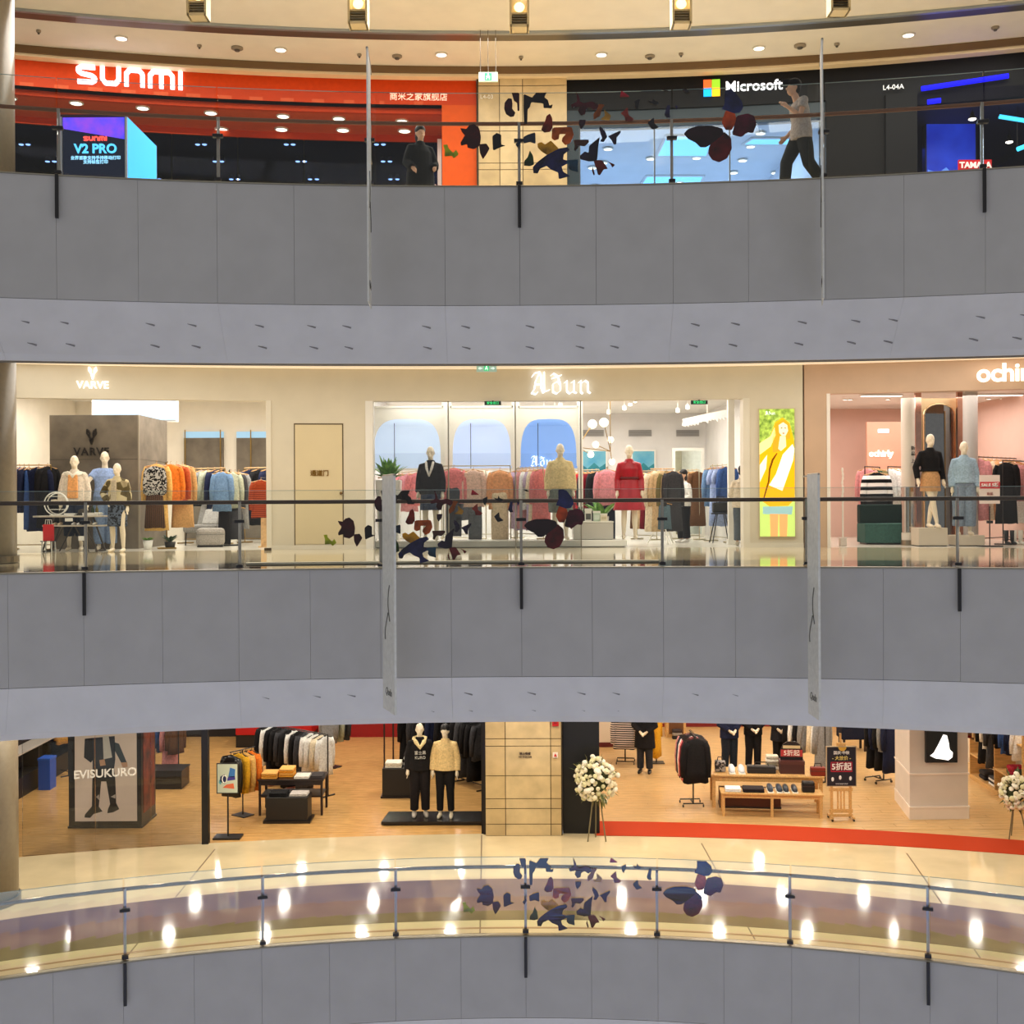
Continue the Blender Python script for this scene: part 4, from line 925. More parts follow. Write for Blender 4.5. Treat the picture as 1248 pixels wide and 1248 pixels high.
# acrylic stool with the red bag
p = Vector(((59 - CX) * 25.2 / F, 25.2, 0))
t = thing('stool', 'clear acrylic stool with thin legs under the red bag', 'stool', p); acr = glassmat('acrylic', (.9, .94, .93), 1.4)
MB().box(-.13, .13, -.13, .13, .235, .255).build('seat', acr, t)
for sx in (-1, 1):
    for sy in (-1, 1): MB().tube([(sx * .11, sy * .11, 0), (sx * .10, sy * .10, .24)], .014, 6).build('leg', mat((190, 190, 184), rough=.2), t)
t = thing('paper_bag', 'red paper shopping bag on the acrylic stool', 'bag', p + Vector((0, 0, .256))); MB().box(-.10, .10, -.06, .06, 0, .36).build('bag', mat((206, 24, 30), rough=.5), t)
for s in (-.06, .06): MB().tube([(-.05, s, .36), (-.04, s, .46), (.04, s, .46), (.05, s, .36)], .006, 5).build('handle', whm, t)
# mannequins
peach, jeans, ivory = cloth((240, 170, 106)), cloth((40, 48, 66)), cloth((224, 210, 190))
figure('mannequin', 'cream mannequin in ivory jacket, peach top and dark jeans', 'mannequin', ((91 - CX) * 26.1 / F, 26.1, .0), .15, 2.16, 'stand',
       [('peach_top', 'top', (.98, .012, .4), peach), ('jeans', 'trousers', (.03, .55), jeans), ('jacket', 'coat', (.93, .045, 1), ivory)])
fig = [o for o in COL.objects if o.name.startswith('mannequin')][-1]
b = MB().add([(-.085, -.165, 1.44), (.085, -.165, 1.44), (.10, -.195, .99), (-.10, -.195, .99), (-.085, -.12, 1.44), (.085, -.12, 1.44), (.10, -.15, .99), (-.10, -.15, .99)], [(0, 1, 2, 3), (4, 7, 6, 5), (0, 4, 5, 1), (1, 5, 6, 2), (2, 6, 7, 3), (3, 7, 4, 0)]); b.build('peach_front', peach, fig, bevel=.02)
MB().tube([(-.20, .02, 1.44), (-.10, -.13, 1.46), (0, -.16, 1.40), (.10, -.13, 1.46), (.20, .02, 1.44), (.0, .12, 1.48), (-.20, .02, 1.44)], .045, 8, flat=.4).build('collar', cloth((244, 232, 214)), fig, smooth=True)
figure('mannequin', 'cream mannequin in pale blue shirt reaching out one arm', 'mannequin', ((128 - CX) * 26.75 / F, 26.75, 0), .25, 2.28, 'reach',
       [('blue_shirt', 'top', (.95, .02, .4), cloth((150, 174, 220))), ('denim_trousers', 'trousers', (.035, .95), cloth((120, 140, 170)))])
figure('mannequin', 'cream mannequin in camouflage jacket and dark speckled skirt', 'mannequin', ((143 - CX) * 25.25 / F, 25.25, 0), -.1, 1.95, 'hips',
       [('black_top', 'top', (1.0, .008, .4), cloth(COLS['black'])), ('speckled_skirt', 'skirt', (.52, .02), cloth((34, 38, 46), (90, 100, 116), 'voronoi', 30)), ('camouflage_jacket', 'coat', (1.03, .035, 1), cloth((206, 190, 150), (96, 84, 54), 'voronoi', 9))])
fig = [o for o in COL.objects if o.name.startswith('mannequin')][-1]
MB().add([(-.05, -.17, 1.46), (.05, -.17, 1.46), (.06, -.2, 1.0), (-.06, -.2, 1.0), (-.05, -.12, 1.46), (.05, -.12, 1.46), (.06, -.15, 1.0), (-.06, -.15, 1.0)], [(0, 1, 2, 3), (4, 7, 6, 5), (0, 4, 5, 1), (1, 5, 6, 2), (2, 6, 7, 3), (3, 7, 4, 0)]).build('top_front', cloth((190, 176, 150)), fig, bevel=.015)
# ================================================================== shop with the arched windows
def glass(name): return glassmat('clear_glass', (.97, .98, .98), .9)
frame_w = mat((238, 234, 222), rough=.4)
pf = thing('display_platform', 'long low white platform behind the arched windows', 'platform', (-.35, 27.05, 0))
MB().box(-2.85, 3.0, -.55, .55, .02, .16).build('deck', mat((236, 232, 222), rough=.3), pf, bevel=.01); MB().box(-2.8, 2.95, -.5, .5, 0, .03).build('plinth', mat((150, 144, 130)), pf)
for (a, c, lab, col) in ((452, 540, 'white arched window frame beside the tall planter', (196, 214, 240)), (549, 625, 'white arched window frame between two pilasters', (190, 208, 244)), (632, 705, 'white arched window frame with blackletter reflection added as glowing letters', (120, 160, 225))):
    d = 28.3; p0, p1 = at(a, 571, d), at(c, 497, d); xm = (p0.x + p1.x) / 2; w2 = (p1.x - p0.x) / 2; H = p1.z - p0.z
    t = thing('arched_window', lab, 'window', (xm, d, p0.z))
    top = 3.75 - p0.z
    # spandrel with an arch cut from it
    r = w2 * .93; outer = [(-w2, H), (-w2, H * .04), (-r, H * .04)]
    arch = [(-r * math.copysign(abs(math.cos(q)) ** .55, math.cos(q)), H * .04 + (H * .78) * math.sin(q) ** .6) for q in [math.pi * (.004 + .992 * i / 20) for i in range(21)]]
    outer += arch + [(r, H * .04), (w2, H * .04), (w2, H)]
    MB().plate(outer, 0, .06).build('spandrel', frame_w, t)
    for s in (-1, 1): MB().box(s * w2 - .03, s * w2 + .03, -.02, .08, -.02, top).build('stile', frame_w, t)
    MB().box(-w2, w2, -.02, .08, -.05, .0).build('sill', frame_w, t); MB().box(-w2, w2, -.02, .08, H, H + .05).build('top_rail', frame_w, t)
    MB().box(-w2 + .02, w2 - .02, .30, .34, 0, H * .86).build('reflection_panel', mat(col, rough=.5, emit=.45, noise=0), t)  # glowing panel added to give the blue reflection in the arch
    for s in (-.6, .6): MB().tube([(s * w2, .30, H * .8), (s * w2, .05, H + .02)], .012, 6).build('bracket', frame_w, t)
    MB().box(-w2 + .03, w2 - .03, .02, .035, 0, H * .25).build('pane', glass('g'), t)
    MB().tube([(-w2 * .35, .03, 0), (-w2 * .35, .03, H * .75)], .008, 6).build('glazing_bar', HBLK, t)
    if a > 600: adun(.26, glow((250, 252, 255), 3), (-.14, .27, .06), 0, t, depth=.02)  # reflection of the blackletter sign, added as glowing letters
for px in (544.5, 628.5, 708):
    p = at(px, 600, 28.2); t = thing('pilaster', {544.5: 'slim white pilaster left of the middle arched window', 628.5: 'slim white pilaster right of the middle arched window', 708: 'slim white pilaster at the end of the arched windows'}[px], 'pilaster', (p.x, 28.25, 0)); MB().box(-.055, .055, -.06, .06, .12, 3.7).build('shaft', frame_w, t); MB().box(-.08, .08, -.08, .08, 0, .12).build('base', frame_w, t); MB().box(-.08, .08, -.08, .08, 3.66, 3.75).build('capital', frame_w, t)
# shop front glazing of the left half
wg = group_struct('window_3')
for a, c in ((456, 546), (547, 628), (629, 708)):
    wall(MB(), FM, a, c, .02, 3.36, th=.02, off=.12, n=2).build('pane', glassmat('clear_glass', (.97, .98, .98), .9), wg)
for a in (546.5, 628.5, 708.5):
    x = xarc(a, *FM); MB().box(x - .014, x + .014, yarc(x, FM[0] + .09, 41), yarc(x, FM[0] + .16, 41), 0, 3.37).build('mullion', mat((150, 144, 128), rough=.3, metal=.6), wg)
# planter with the bushy plant
p = Vector(((474 - CX) * 27.05 / F, 27.05, .165))
t = thing('potted_plant', 'bushy green plant in a tall white planter', 'plant', p); MB().add([(-.22, -.22, 0), (.22, -.22, 0), (.22, .22, 0), (-.22, .22, 0), (-.29, -.27, 1.42), (.29, -.27, 1.42), (.29, .27, 1.42), (-.29, .27, 1.42)], [(0, 3, 2, 1), (4, 5, 6, 7), (0, 1, 5, 4), (1, 2, 6, 5), (2, 3, 7, 6), (3, 0, 4, 7)]).build('planter', mat((240, 236, 226), rough=.4), t, bevel=.02)
leafy(t, 20, .52, .40, leafm, .085, 1.4, 11, .25); leafy(t, 14, .62, .22, leafm, .07, 1.4, 12, .1); leafy(t, 16, .35, .42, leafm, .07, 1.4, 13, .5)
# racks along the back of the platform
gr = metal((190, 180, 150), .35)
def rail_group(where, label, a, c, py, d, items, s=1.25, face=None, z0=0.0, m=None):
    p0, p1 = oblique(a, c, py, d, face); rack(label, p0, p1, m or gr, z0, .2); hang(items, p0, p1, where, s, jitter=.06)
rail_group('the rack beside the bushy plant', 'slim metal rack beside the bushy plant', 486, 512, 575, 29.4, [('pink', 'blouse'), ('dusty pink', 'shirt'), ('pink', 'sweater')], 1.25, math.radians(20))
rail_group('the rack behind the black-jacket mannequin', 'slim metal rack behind the black-jacket mannequin', 538, 592, 570, 30.2, [('pink', 'blouse'), ('dusty pink', 'jacket'), ('charcoal', 'trousers'), ('peach', 'jacket'), ('cream', 'shirt')], 1.25, math.radians(28))
garment('sweater', cloth(COLS['pink']), 'bright pink sweater facing out beside the black-jacket mannequin', None, at(553, 568, 27.6), .08, 1.3, tilt=0)
garment('trousers', cloth(COLS['charcoal']), 'charcoal wide trousers hung below the bright pink sweater', None, at(553, 589, 27.55), .08, 1.15)
garment('jacket', cloth((226, 190, 170)), 'dusty beige jacket facing out beside the pink sweater', None, at(577, 570, 27.6), -.1, 1.25)
garment('trousers', cloth((96, 96, 98)), 'grey trousers hung below the dusty beige jacket', None, at(579, 604, 27.55), -.1, 1.05)
garment('jacket', cloth((226, 160, 110)), 'apricot wrap jacket facing out before the pilaster', None, at(609, 571, 27.6), .05, 1.3)
garment('trousers', cloth((222, 196, 160)), 'cream wide trousers hung below the apricot jacket', None, at(609, 594, 27.55), .05, 1.3)
# a rail for the pieces that face out
t = rack('long slim rack carrying the outward-facing pastel clothes', at(540, 568, 27.65), at(622, 568, 27.65), gr, .165, .16)
rail_group('the rack of lilac clothes', 'slim metal rack of lilac clothes', 630, 662, 570, 27.6, [('lilac', 'coat'), ('lilac', 'dress'), ('dusty pink', 'coat'), ('white', 'shirt'), ('lilac', 'dress'), ('cream', 'coat'), ('pink', 'coat')], 1.25, math.radians(38), .165)
rail_group('the rack of red clothes', 'slim metal rack of red clothes behind the counter', 698, 730, 573, 31.0, [('red', 'blouse'), ('dark red', 'coat'), ('red', 'shirt'), ('black', 'coat'), ('dark red', 'jacket'), ('black', 'coat')], 1.35, math.radians(35))
rail_group('the rack of brown clothes', 'slim metal rack of brown clothes behind the red-dress mannequin', 776, 800, 574, 31.5, [('brown', 'coat'), ('beige', 'coat'), ('dark red', 'coat'), ('olive', 'coat')], 1.35, math.radians(30))
rail_group('the rack of striped knitwear', 'slim metal rack of striped knitwear before the mirror', 826, 852, 573, 31.5, [('brown', 'jacket'), (cloth((40, 34, 32), (226, 214, 196), 'stripe_z', 7), ('jacket', 'brown striped')), ('olive', 'coat'), ('beige', 'coat'), ('brown', 'coat')], 1.3, math.radians(35))
rail_group('the rack of blue dresses', 'slim metal rack of blue dresses beside the white column', 866, 890, 567, 29.6, [('denim', 'shirt'), ('pale blue', 'dress'), ('pale blue', 'dress'), ('blue', 'shirt')], 1.3, math.radians(25))
# tripod stand with coats
p = onfloor(808, 663, 0)
t = thing('tripod_stand', 'white tripod stand carrying beige coats', 'clothes stand', p)
for k_ in range(3):
    a = math.radians(-90 + k_ * 120 + 12); MB().tube([(0, 0, .75), (.38 * math.cos(a), .38 * math.sin(a), .01)], .016, 6).build('leg', frame_w, t)
MB().tube([(0, 0, .7), (0, 0, 1.85)], .016, 8).build('pole', frame_w, t); MB().tube([(-.3, 0, 1.85), (.3, 0, 1.85)], .014, 8).build('arm', woodr, t)
q = p + Vector((0, 0, 1.84))
hang([('cream', 'coat'), ('beige', 'coat')], q + Vector((-.26, -.06, 0)), q + Vector((.0, -.06, 0)), 'the white tripod stand', 1.3, face=.25)
hang([('olive', 'coat'), ('charcoal', 'coat')], q + Vector((.02, 0, 0)), q + Vector((.32, 0, 0)), 'the white tripod stand', 1.3, face=.5)
garment('skirt', cloth((90, 110, 120)), 'slate blue skirt hung low on the white tripod stand', None, p + Vector((.02, -.16, 1.05)), .1, .95)
# counter with the small boxes and a plant
p = Vector(((722 - CX) * 27.15 / F, 27.15, 0)); hw = 24 * 27.15 / F
t = thing('counter', 'low white counter between the beige-jacket and red-dress mannequins', 'counter', p); MB().box(-hw, hw, -.3, .3, .17, .56).build('body', mat((206, 200, 188), rough=.4), t, bevel=.008); MB().box(-hw - .01, hw + .01, -.31, .31, .56, .59).build('top', frame_w, t); MB().box(-hw + .03, hw - .03, -.27, .27, 0, .17).build('plinth', mat((150, 144, 134)), t)
for i, (dx, h_, lab) in enumerate(((-.10, .30, 'white square photo frame standing on the low counter'), (.10, .24, 'pale green gift box standing on the low counter'), (.26, .18, 'cream candle jar standing on the low counter'))):
    b = thing(('photo_frame', 'gift_box', 'candle_jar')[i], lab, ('frame', 'box', 'candle')[i], p + Vector((dx, 0, .59)))
    MB().box(-.08, .08, -.02 - .04 * i, .02 + .04 * i, 0, h_ * .8).build('body', (frame_w, mat((196, 214, 190)), mat((236, 226, 200)))[i], b)
    MB().box(-.06, .06, -.03 - .04 * i, -.02 - .04 * i, .04, h_ * .6).build('face', (mat((90, 90, 84)), mat((220, 230, 214)), mat((210, 196, 160)))[i], b); MB().box(-.085, .085, -.025 - .04 * i, .025 + .04 * i, h_ * .8, h_).build('top', frame_w, b)
t = thing('potted_plant', 'broad-leaved plant behind the low counter', 'plant', (p.x + .28, 27.75, 0)); MB().lathe([(.12, 0), (.16, .7), (.13, .7)], 14).build('pot', frame_w, t, smooth=True); leafy(t, 7, .75, .55, leafm, .10, .65, 21, .35)
t = thing('potted_plant', 'fern beside the low counter and the beige jacket', 'plant', (p.x - .30, 27.8, 0)); MB().lathe([(.10, 0), (.14, .55), (.11, .55)], 14).build('pot', frame_w, t, smooth=True); leafy(t, 12, .6, .3, leafd, .05, .5, 22, .3)
# mannequins
dkb = cloth((40, 38, 42))
figure('mannequin', 'cream mannequin in a black jacket and blue skirt', 'mannequin', ((525 - CX) * 26.9 / F, 26.9, .165), -.1, 2.2, 'stand', [('skirt', 'skirt', (.58, .03), cloth((60, 70, 96))), ('black_jacket', 'coat', (.88, .03, 1), dkb)])
fig = [o for o in COL.objects if o.name.startswith('mannequin')][-1]
for s_ in (-1, 1): MB().tube([(s_ * .07, -.10, 1.50), (s_ * .05, -.165, 1.38), (0, -.19, 1.22)], [.022, .026, .012], 8).build('scarf_end', cloth((240, 232, 222)), fig, smooth=True)
figure('mannequin', 'cream mannequin in a cream zip jacket and grey shorts', 'mannequin', ((683 - CX) * 26.9 / F, 26.9, .165), .1, 2.25, 'stand', [('shorts', 'trousers', (.05, -.0), cloth((120, 126, 116))), ('cream_jacket', 'top', (.95, .05, 1), cloth((226, 204, 150)))])
figure('mannequin', 'cream mannequin in a shiny red belted shirt dress', 'mannequin', ((767 - CX) * 27.2 / F, 27.2, .165), 0, 2.22, 'stand', [('red_dress', 'dress', (.55, .02, 1), mat((170, 14, 34), rough=.35, noise=.1, scale=8)), ('belt', 'belt', .188, mat((96, 6, 18), rough=.4))])
p = Vector(((740 - CX) * 28.4 / F, 28.4, 0)); tstand('slim stand holding the pink blouse', p, 1.9, gr, 0, .3)
garment('sweater', cloth((226, 150, 160)), 'soft pink blouse facing out on the slim stand', None, p + Vector((0, -.12, 1.89)), 0, 1.35)
garment('trousers', cloth((34, 40, 56)), 'dark trousers hung below the soft pink blouse', None, p + Vector((0, -.10, 1.25)), 0, 1.15)
# back wall: vents, pictures, mirror
zb = 35.18
for a, c, lab in ((708, 736, 'grey slatted air vent on the back wall above the teal seascape'), (766, 794, 'grey slatted air vent on the back wall between the two pictures'), (824, 852, 'grey slatted air vent on the back wall above the leaning mirror')):
    p0, p1 = at(a, 532, zb), at(c, 524, zb); t = thing('air_vent', lab, 'air vent', ((p0.x + p1.x) / 2, zb, p0.z)); w2 = (p1.x - p0.x) / 2; H = p1.z - p0.z
    MB().box(-w2, w2, -.02, .0, 0, H).build('frame', mat((176, 172, 166)), t)
    for k_ in range(5): MB().box(-w2 + .02, w2 - .02, -.05, -.02, .02 + k_ * H / 5.2, .02 + k_ * H / 5.2 + .018).build('slat', mat((150, 146, 140)), t)
for a, c, y0, y1, lab in ((708, 740, 548, 590, 'teal and blue seascape picture in a white frame'), (769, 799, 548, 590, 'teal mountain picture in a white frame')):
    p0, p1 = at(a, y1, zb), at(c, y0, zb); t = thing('wall_picture', lab, 'picture', ((p0.x + p1.x) / 2, zb, p0.z)); w2 = (p1.x - p0.x) / 2; H = p1.z - p0.z
    MB().box(-w2, w2, -.05, 0, 0, H).build('frame', frame_w, t); MB().box(-w2 + .05, w2 - .05, -.06, -.05, .05, H - .05).build('canvas', mat((60, 150, 190), second=(130, 190, 200), scale=2), t)
    MB().plate([(-w2 + .05, .05), (w2 - .05, .05), (w2 - .05, H * .6), (w2 * .4, H * .48), (0, H * .62), (-w2 * .5, H * .45), (-w2 + .05, H * .55)], -.066, -.06).build('painted_hills', mat((20, 90, 110), second=(40, 140, 150), scale=4), t)
p0, p1 = at(820, 652, 33.2), at(858, 546, 33.2)
t = thing('leaning_mirror', 'tall white-framed mirror at the back of the shop', 'mirror', ((p0.x + p1.x) / 2, 33.2, 0)); w2 = (p1.x - p0.x) / 2; H = p1.z
MB().box(-w2 + .08, w2 - .08, .0, .03, .10, H - .08).build('mirror_glass', metal((220, 232, 226), .02), t)
for s in (-1, 1): MB().box(s * (w2 - .04) - .04, s * (w2 - .04) + .04, -.03, .05, 0, H).build('frame_stile', frame_w, t)
MB().box(-w2 + .08, w2 - .08, -.03, .05, H - .08, H).build('frame_rail', frame_w, t); MB().box(-w2 + .08, w2 - .08, -.03, .05, 0, .10).build('frame_rail', frame_w, t)
p0 = at(891, 600, 27.9); t = thing('white_column', 'slim white square column beside the rack of blue dresses', 'column', (p0.x, 27.9, 0)); MB().box(-.075, .075, -.075, .075, .12, 3.75).build('shaft', frame_w, t); MB().box(-.1, .1, -.1, .1, 0, .12).build('base', frame_w, t)
t = thing('handbag', 'black handbag standing on a tripod stool under the blue dresses', 'bag', (at(878, 600, 28.9).x, 28.9, .76)); MB().box(-.2, .2, -.1, .1, 0, .26).build('body', mat((26, 26, 28), rough=.4), t, bevel=.03); MB().tube([(-.1, 0, .25), (-.08, 0, .4), (.08, 0, .4), (.1, 0, .25)], .012, 6).build('handle', HBLK, t)
t = thing('tripod_stool', 'dark tripod stool under the black handbag', 'stool', (at(878, 600, 28.9).x, 28.9, 0)); MB().lathe([(.24, .72), (.24, .755)], 16).build('seat', HBLK, t)
for k_ in range(4):
    a = math.pi / 4 + k_ * math.pi / 2; MB().tube([(.14 * math.cos(a), .14 * math.sin(a), .72), (.34 * math.cos(a), .34 * math.sin(a), 0)], .014, 6).build('leg', HBLK, t)
# pendant with globes
lt = thing('globe_chandelier', 'branching gold chandelier with glowing white globes', 'chandelier', at(722, 500, 29.0)); base = Vector(lt.location)
G = [(696, 516), (722, 517), (736, 515), (744, 536), (726, 542), (720, 554), (686, 541), (746, 563)]
L_ = [at(px, py, 29.0 + (.3 if i % 2 else -.2)) - base for i, (px, py) in enumerate(G)]
up = Vector((0, 0, 3.75 - base.z)); hub1, hub2 = at(704, 545, 29.0) - base, at(744, 550, 29.0) - base
for i, v in enumerate(L_):
    MB().ball(v, .115 if i in (0, 1, 2) else .085, 14, 10).build('globe', glow((255, 244, 214), 1.6), lt, smooth=True)
    hub = hub1 if i in (0, 6, 5, 1) else hub2
    MB().tube([hub, v], .010, 6).build('branch', bs, lt)
for hub in (hub1, hub2): MB().tube([hub, Vector((hub.x, hub.y, up.z))], .010, 6).build('stem', bs, lt)
MB().tube([hub1, hub2], .010, 6).build('branch', bs, lt); MB().lathe([(.1, up.z), (.1, up.z - .04)], 12).build('ceiling_plate', bs, lt)
lt.location = base
# ceiling spots and a white feathered lamp
for px, py in ((663, 504), (676, 501), (683, 494), (742, 504), (761, 499), (768, 494), (774, 490), (600, 513), (826, 502), (838, 498), (590, 500)):
    p = at(px, py, 30.0); t = thing('track_spotlight', 'small white spotlight hanging from the arched shop ceiling', 'spotlight', p, 0, 'spotlights of the arched shop ceiling')
    MB().lathe([(.03, .10), (.05, .09), (.055, 0)], 10).build('housing', frame_w, t); MB().ball((0, 0, 0), (.05, .05, .02), 10, 4).build('lamp', lampg, t); MB().tube([(0, 0, .1), (0, 0, 3.75 - p.z)], .008, 5).build('stem', frame_w, t)
p = at(862, 505, 28.5); t = thing('feather_lamp', 'white feathery ceiling lamp near the shop entrance', 'lamp', p); r_ = random.Random(3)
MB().tube([(0, 0, .0), (0, 0, 3.75 - p.z)], .01, 6).build('stem', frame_w, t)
for k_ in range(16):
    x = -.6 + k_ * .08; z = .0 + x * .22; MB().add([(x, -.02, z), (x + .09, -.02, z + .02), (x + .06, .0, z - .16 - r_.random() * .08), (x - .03, .0, z - .14)] + [(x, .01, z), (x + .09, .01, z + .02), (x + .06, .02, z - .16), (x - .03, .02, z - .14)], [(0, 1, 2, 3), (4, 7, 6, 5), (0, 4, 5, 1), (1, 5, 6, 2), (2, 6, 7, 3), (3, 7, 4, 0)]).build('feather', mat((246, 244, 240), emit=.25), t)
MB().tube([(-.62, 0, -.13), (.68, 0, .15)], .014, 6).build('rib', frame_w, t)
for px, lab in ((600.5, 'dark exit sign at the top of the arched windows'), (851, 'dark green exit sign at the top of the shop entrance')):
    p = at(px, 491, 26.15); t = thing('exit_sign', lab, 'sign', (p.x, yarc(p.x, FM[0] - .06, 41), p.z)); MB().cbox((0, 0, 0), (.38, .03, .09)).build('panel', mat((16, 30, 22), rough=.4), t); text('安全出口', .07, glow((60, 220, 130), 1.1), (0, -.018, 0), 0, t, 'letters')
    MB().box(-.02, .02, .0, .1, -.02, .06).build('bracket', HBLK, t)
# shoppers
p = onfloor(903, 663, 0); p.y = 26.95; p.x = (904.5 - CX) * 26.95 / F
figure('person', 'person in a beige shirt and grey jeans seen from behind at the pier', 'person', p, math.radians(165), ZC + 42.5 * 26.95 / F, 'turn',
       [('shirt', 'top', (.86, .04, 1), cloth((214, 200, 178))), ('jeans', 'trousers', (.02, .93), cloth((92, 100, 108))), ('hair', 'hair', 'short', mat((22, 18, 18), rough=.6)), ('shoes', 'shoes', 0, mat((200, 190, 170)))], SKIN)
p = Vector(((833 - CX) * 29.2 / F, 29.2, 0))
figure('person', 'person in a white top and black trousers before the mirror', 'person', p, math.radians(-60), ZC + 38 * 29.2 / F, 'clasp',
       [('top', 'top', (.9, .03, 1), cloth((226, 222, 216))), ('trousers', 'trousers', (.03, .95), cloth((26, 26, 30))), ('hair', 'hair', 'bob', mat((20, 16, 16), rough=.6)), ('shoes', 'shoes', 0, mat((236, 232, 226)))], SKIN)
# ================================================================== pink shop
chrome = metal((200, 196, 190), .12)
p0, p1 = at(1057, 620, 31.5), at(1101, 514, 31.5)
t = thing('partition_panel', 'pale pink partition panel with white glowing lettering', 'partition', ((p0.x + p1.x) / 2, 31.5, 0)); w2 = (p1.x - p0.x) / 2
MB().box(-w2, w2, 0, .12, 0, p1.z).build('panel', mat((214, 160, 134), rough=.5), t); text('ochirly', .24, glow((255, 250, 240), 1.2), (-.12, -.02, at(1070, 553, 31.5).z), 0, t, 'letters', bold=.008); MB().box(-w2 * .4, w2 * .2, -.02, 0, p1.z - .3, p1.z - .2).build('light_patch', glow((226, 226, 250), .9), t)
def cylinder_column(name, label, px, d, r, z0, z1, m, base=.12):
    t = thing(name, label, 'column', ((px - CX) * d / F, d, z0)); MB().lathe([(r, base), (r, z1 - z0)], 28).build('shaft', m, t, smooth=False); MB().lathe([(r * 1.12, 0), (r * 1.12, base)], 28).build('base', metal((150, 140, 120), .3), t)
    return t
c1 = cylinder_column('round_column', 'round white column with small dark lettering in the pink shop', 1107, 26.75, .155, 0, 3.42, mat((222, 214, 200), rough=.35))
for k_, z in enumerate((2.25, 2.12, 1.95)): text('新品上市'[k_], .10, HBLK, (.06, -.17, z), 0, c1, 'lettering')
MB().lathe([(.163, .3), (.163, 1.35)], 28).build('chrome_sleeve', chrome, c1)
cylinder_column('round_column', 'round grey column behind the denim mannequin', 1183, 27.6, .17, 0, 3.68, mat((176, 170, 162), rough=.35))
p0, p1 = at(1124, 640, 28.2), at(1166, 486, 28.2)
t = thing('arched_mirror', 'tall arched mirror in a gold frame behind the black-sweater mannequin', 'mirror', ((p0.x + p1.x) / 2, 28.2, 0)); w2 = (p1.x - p0.x) / 2; H = p1.z
ar = [(-w2 * .86, .1)] + [(-w2 * .86 * math.cos(q), H - .12 - w2 * .6 + w2 * .6 * math.sin(q)) for q in [math.pi * i / 12 for i in range(13)]] + [(w2 * .86, .1)]
MB().box(-w2, w2, .02, .1, 0, H + .02).build('back_panel', mat((176, 150, 112), rough=.3, metal=.6), t); MB().plate(ar, -.0, .02).build('mirror_glass', metal((150, 150, 150), .03), t)
MB().tube([(x, 0, z) for x, z in ar], .025, 6).build('frame', metal((206, 180, 140), .2), t); MB().box(w2 * .28, w2 * .34, -.02, .02, .1, H - .3).build('divider', metal((150, 120, 80), .25), t)
for px in (1119, 1170):
    p = at(px, 600, 28.0); t = thing('metal_post', ('shiny rose metal post left of the arched mirror' if px < 1130 else 'shiny rose metal post right of the arched mirror'), 'post', (p.x, 28.0, 0)); MB().box(-.07, .07, -.05, .05, .05, 3.68).build('shaft', metal((206, 160, 140), .15), t); MB().box(-.1, .1, -.08, .08, 0, .05).build('base', metal((190, 150, 130), .2), t)
# candle-like stand
p = onfloor(1027, 665, 0); p.y = 26.4; p.x = (1027 - CX) * 26.4 / F
t = thing('pole_stand', 'thin white twisted pole on a small square base', 'stand', p); MB().tube([(0, 0, .2), (0, 0, 1.0)], .02, 8).build('pole', frame_w, t); MB().box(-.075, .075, -.075, .075, 0, .2).build('base', mat((214, 200, 186)), t, bevel=.01)
MB().tube([(.008 * math.cos(k_), .008 * math.sin(k_), 1.0 + k_ * .05) for k_ in range(17)], [.028 if k_ % 2 else .018 for k_ in range(17)], 8).build('twisted_top', frame_w, t)
# rack with the striped sweater, hexagonal sofa
rail_group('the rack behind the green sofa', 'dark slim rack behind the green sofa', 1054, 1072, 569, 29.2, [('dusty pink', 'coat'), ('green', 'jacket'), ('olive', 'jacket')], 1.25, math.radians(-30), 0, HBLK)
garment('sweater', cloth((240, 236, 230), (20, 20, 22), 'stripe_z', 2.6), 'black and white broadly striped sweater above the green sofa', None, at(1068, 573, 28.6), -.15, 1.5)
rail_group('the rack beside the round white column', 'dark slim rack beside the round white column', 1082, 1102, 569, 29.6, [('white', 'blouse'), ('white', 'coat'), ('tan', 'coat')], 1.4, math.radians(-35), 0, HBLK)
grn, grn2 = cloth((56, 92, 84)), cloth((24, 44, 40))
t = thing('corner_sofa', 'dark green velvet faceted corner sofa', 'sofa', ((1074 - CX) * 27.6 / F, 27.6, 0))
MB().prism([(-.5, -.35), (-.1, -.52), (.6, -.52), (.6, .3), (-.5, .3)], .04, .50).build('seat', grn, t, bevel=.02); MB().prism([(-.5, .05), (.6, .05), (.6, .3), (-.5, .3)], .50, .95).build('backrest', grn2, t, bevel=.03); MB().prism([(-.45, -.3), (-.1, -.46), (.55, -.46), (.55, .25), (-.45, .25)], 0, .05).build('plinth', HBLK, t)
# mannequins on plinths
def plinth(label, a, c, y0, y1, d, m):
    p0, p1 = at(a, y1, d), at(c, y0, d); t = thing('display_plinth', label, 'plinth', ((p0.x + p1.x) / 2, d, 0)); w2 = (p1.x - p0.x) / 2; h_ = p1.z
    MB().box(-w2, w2, -.25, .25, .02, h_).build('block', m, t, bevel=.006); MB().box(-w2 + .02, w2 - .02, -.23, .23, 0, .03).build('foot', HBLK, t); return h_
pl = mat((214, 200, 178), rough=.5)
h1 = plinth('cream plinth under the black-sweater mannequin', 1115, 1150, 643, 664, 26.25, pl)
h2_ = plinth('low cream plinth under the denim-jacket mannequin', 1160, 1195, 652, 664, 26.25, pl)
figure('mannequin', 'cream mannequin in black cut-out sweater and tan mini skirt', 'mannequin', ((1134 - CX) * 26.25 / F, 26.25, h1), .1, 2.14, 'cross', [('black_sweater', 'top', (1.08, .02, 1), cloth(COLS['black'])), ('tan_skirt', 'skirt', (.70, .015), cloth((196, 150, 104)))])
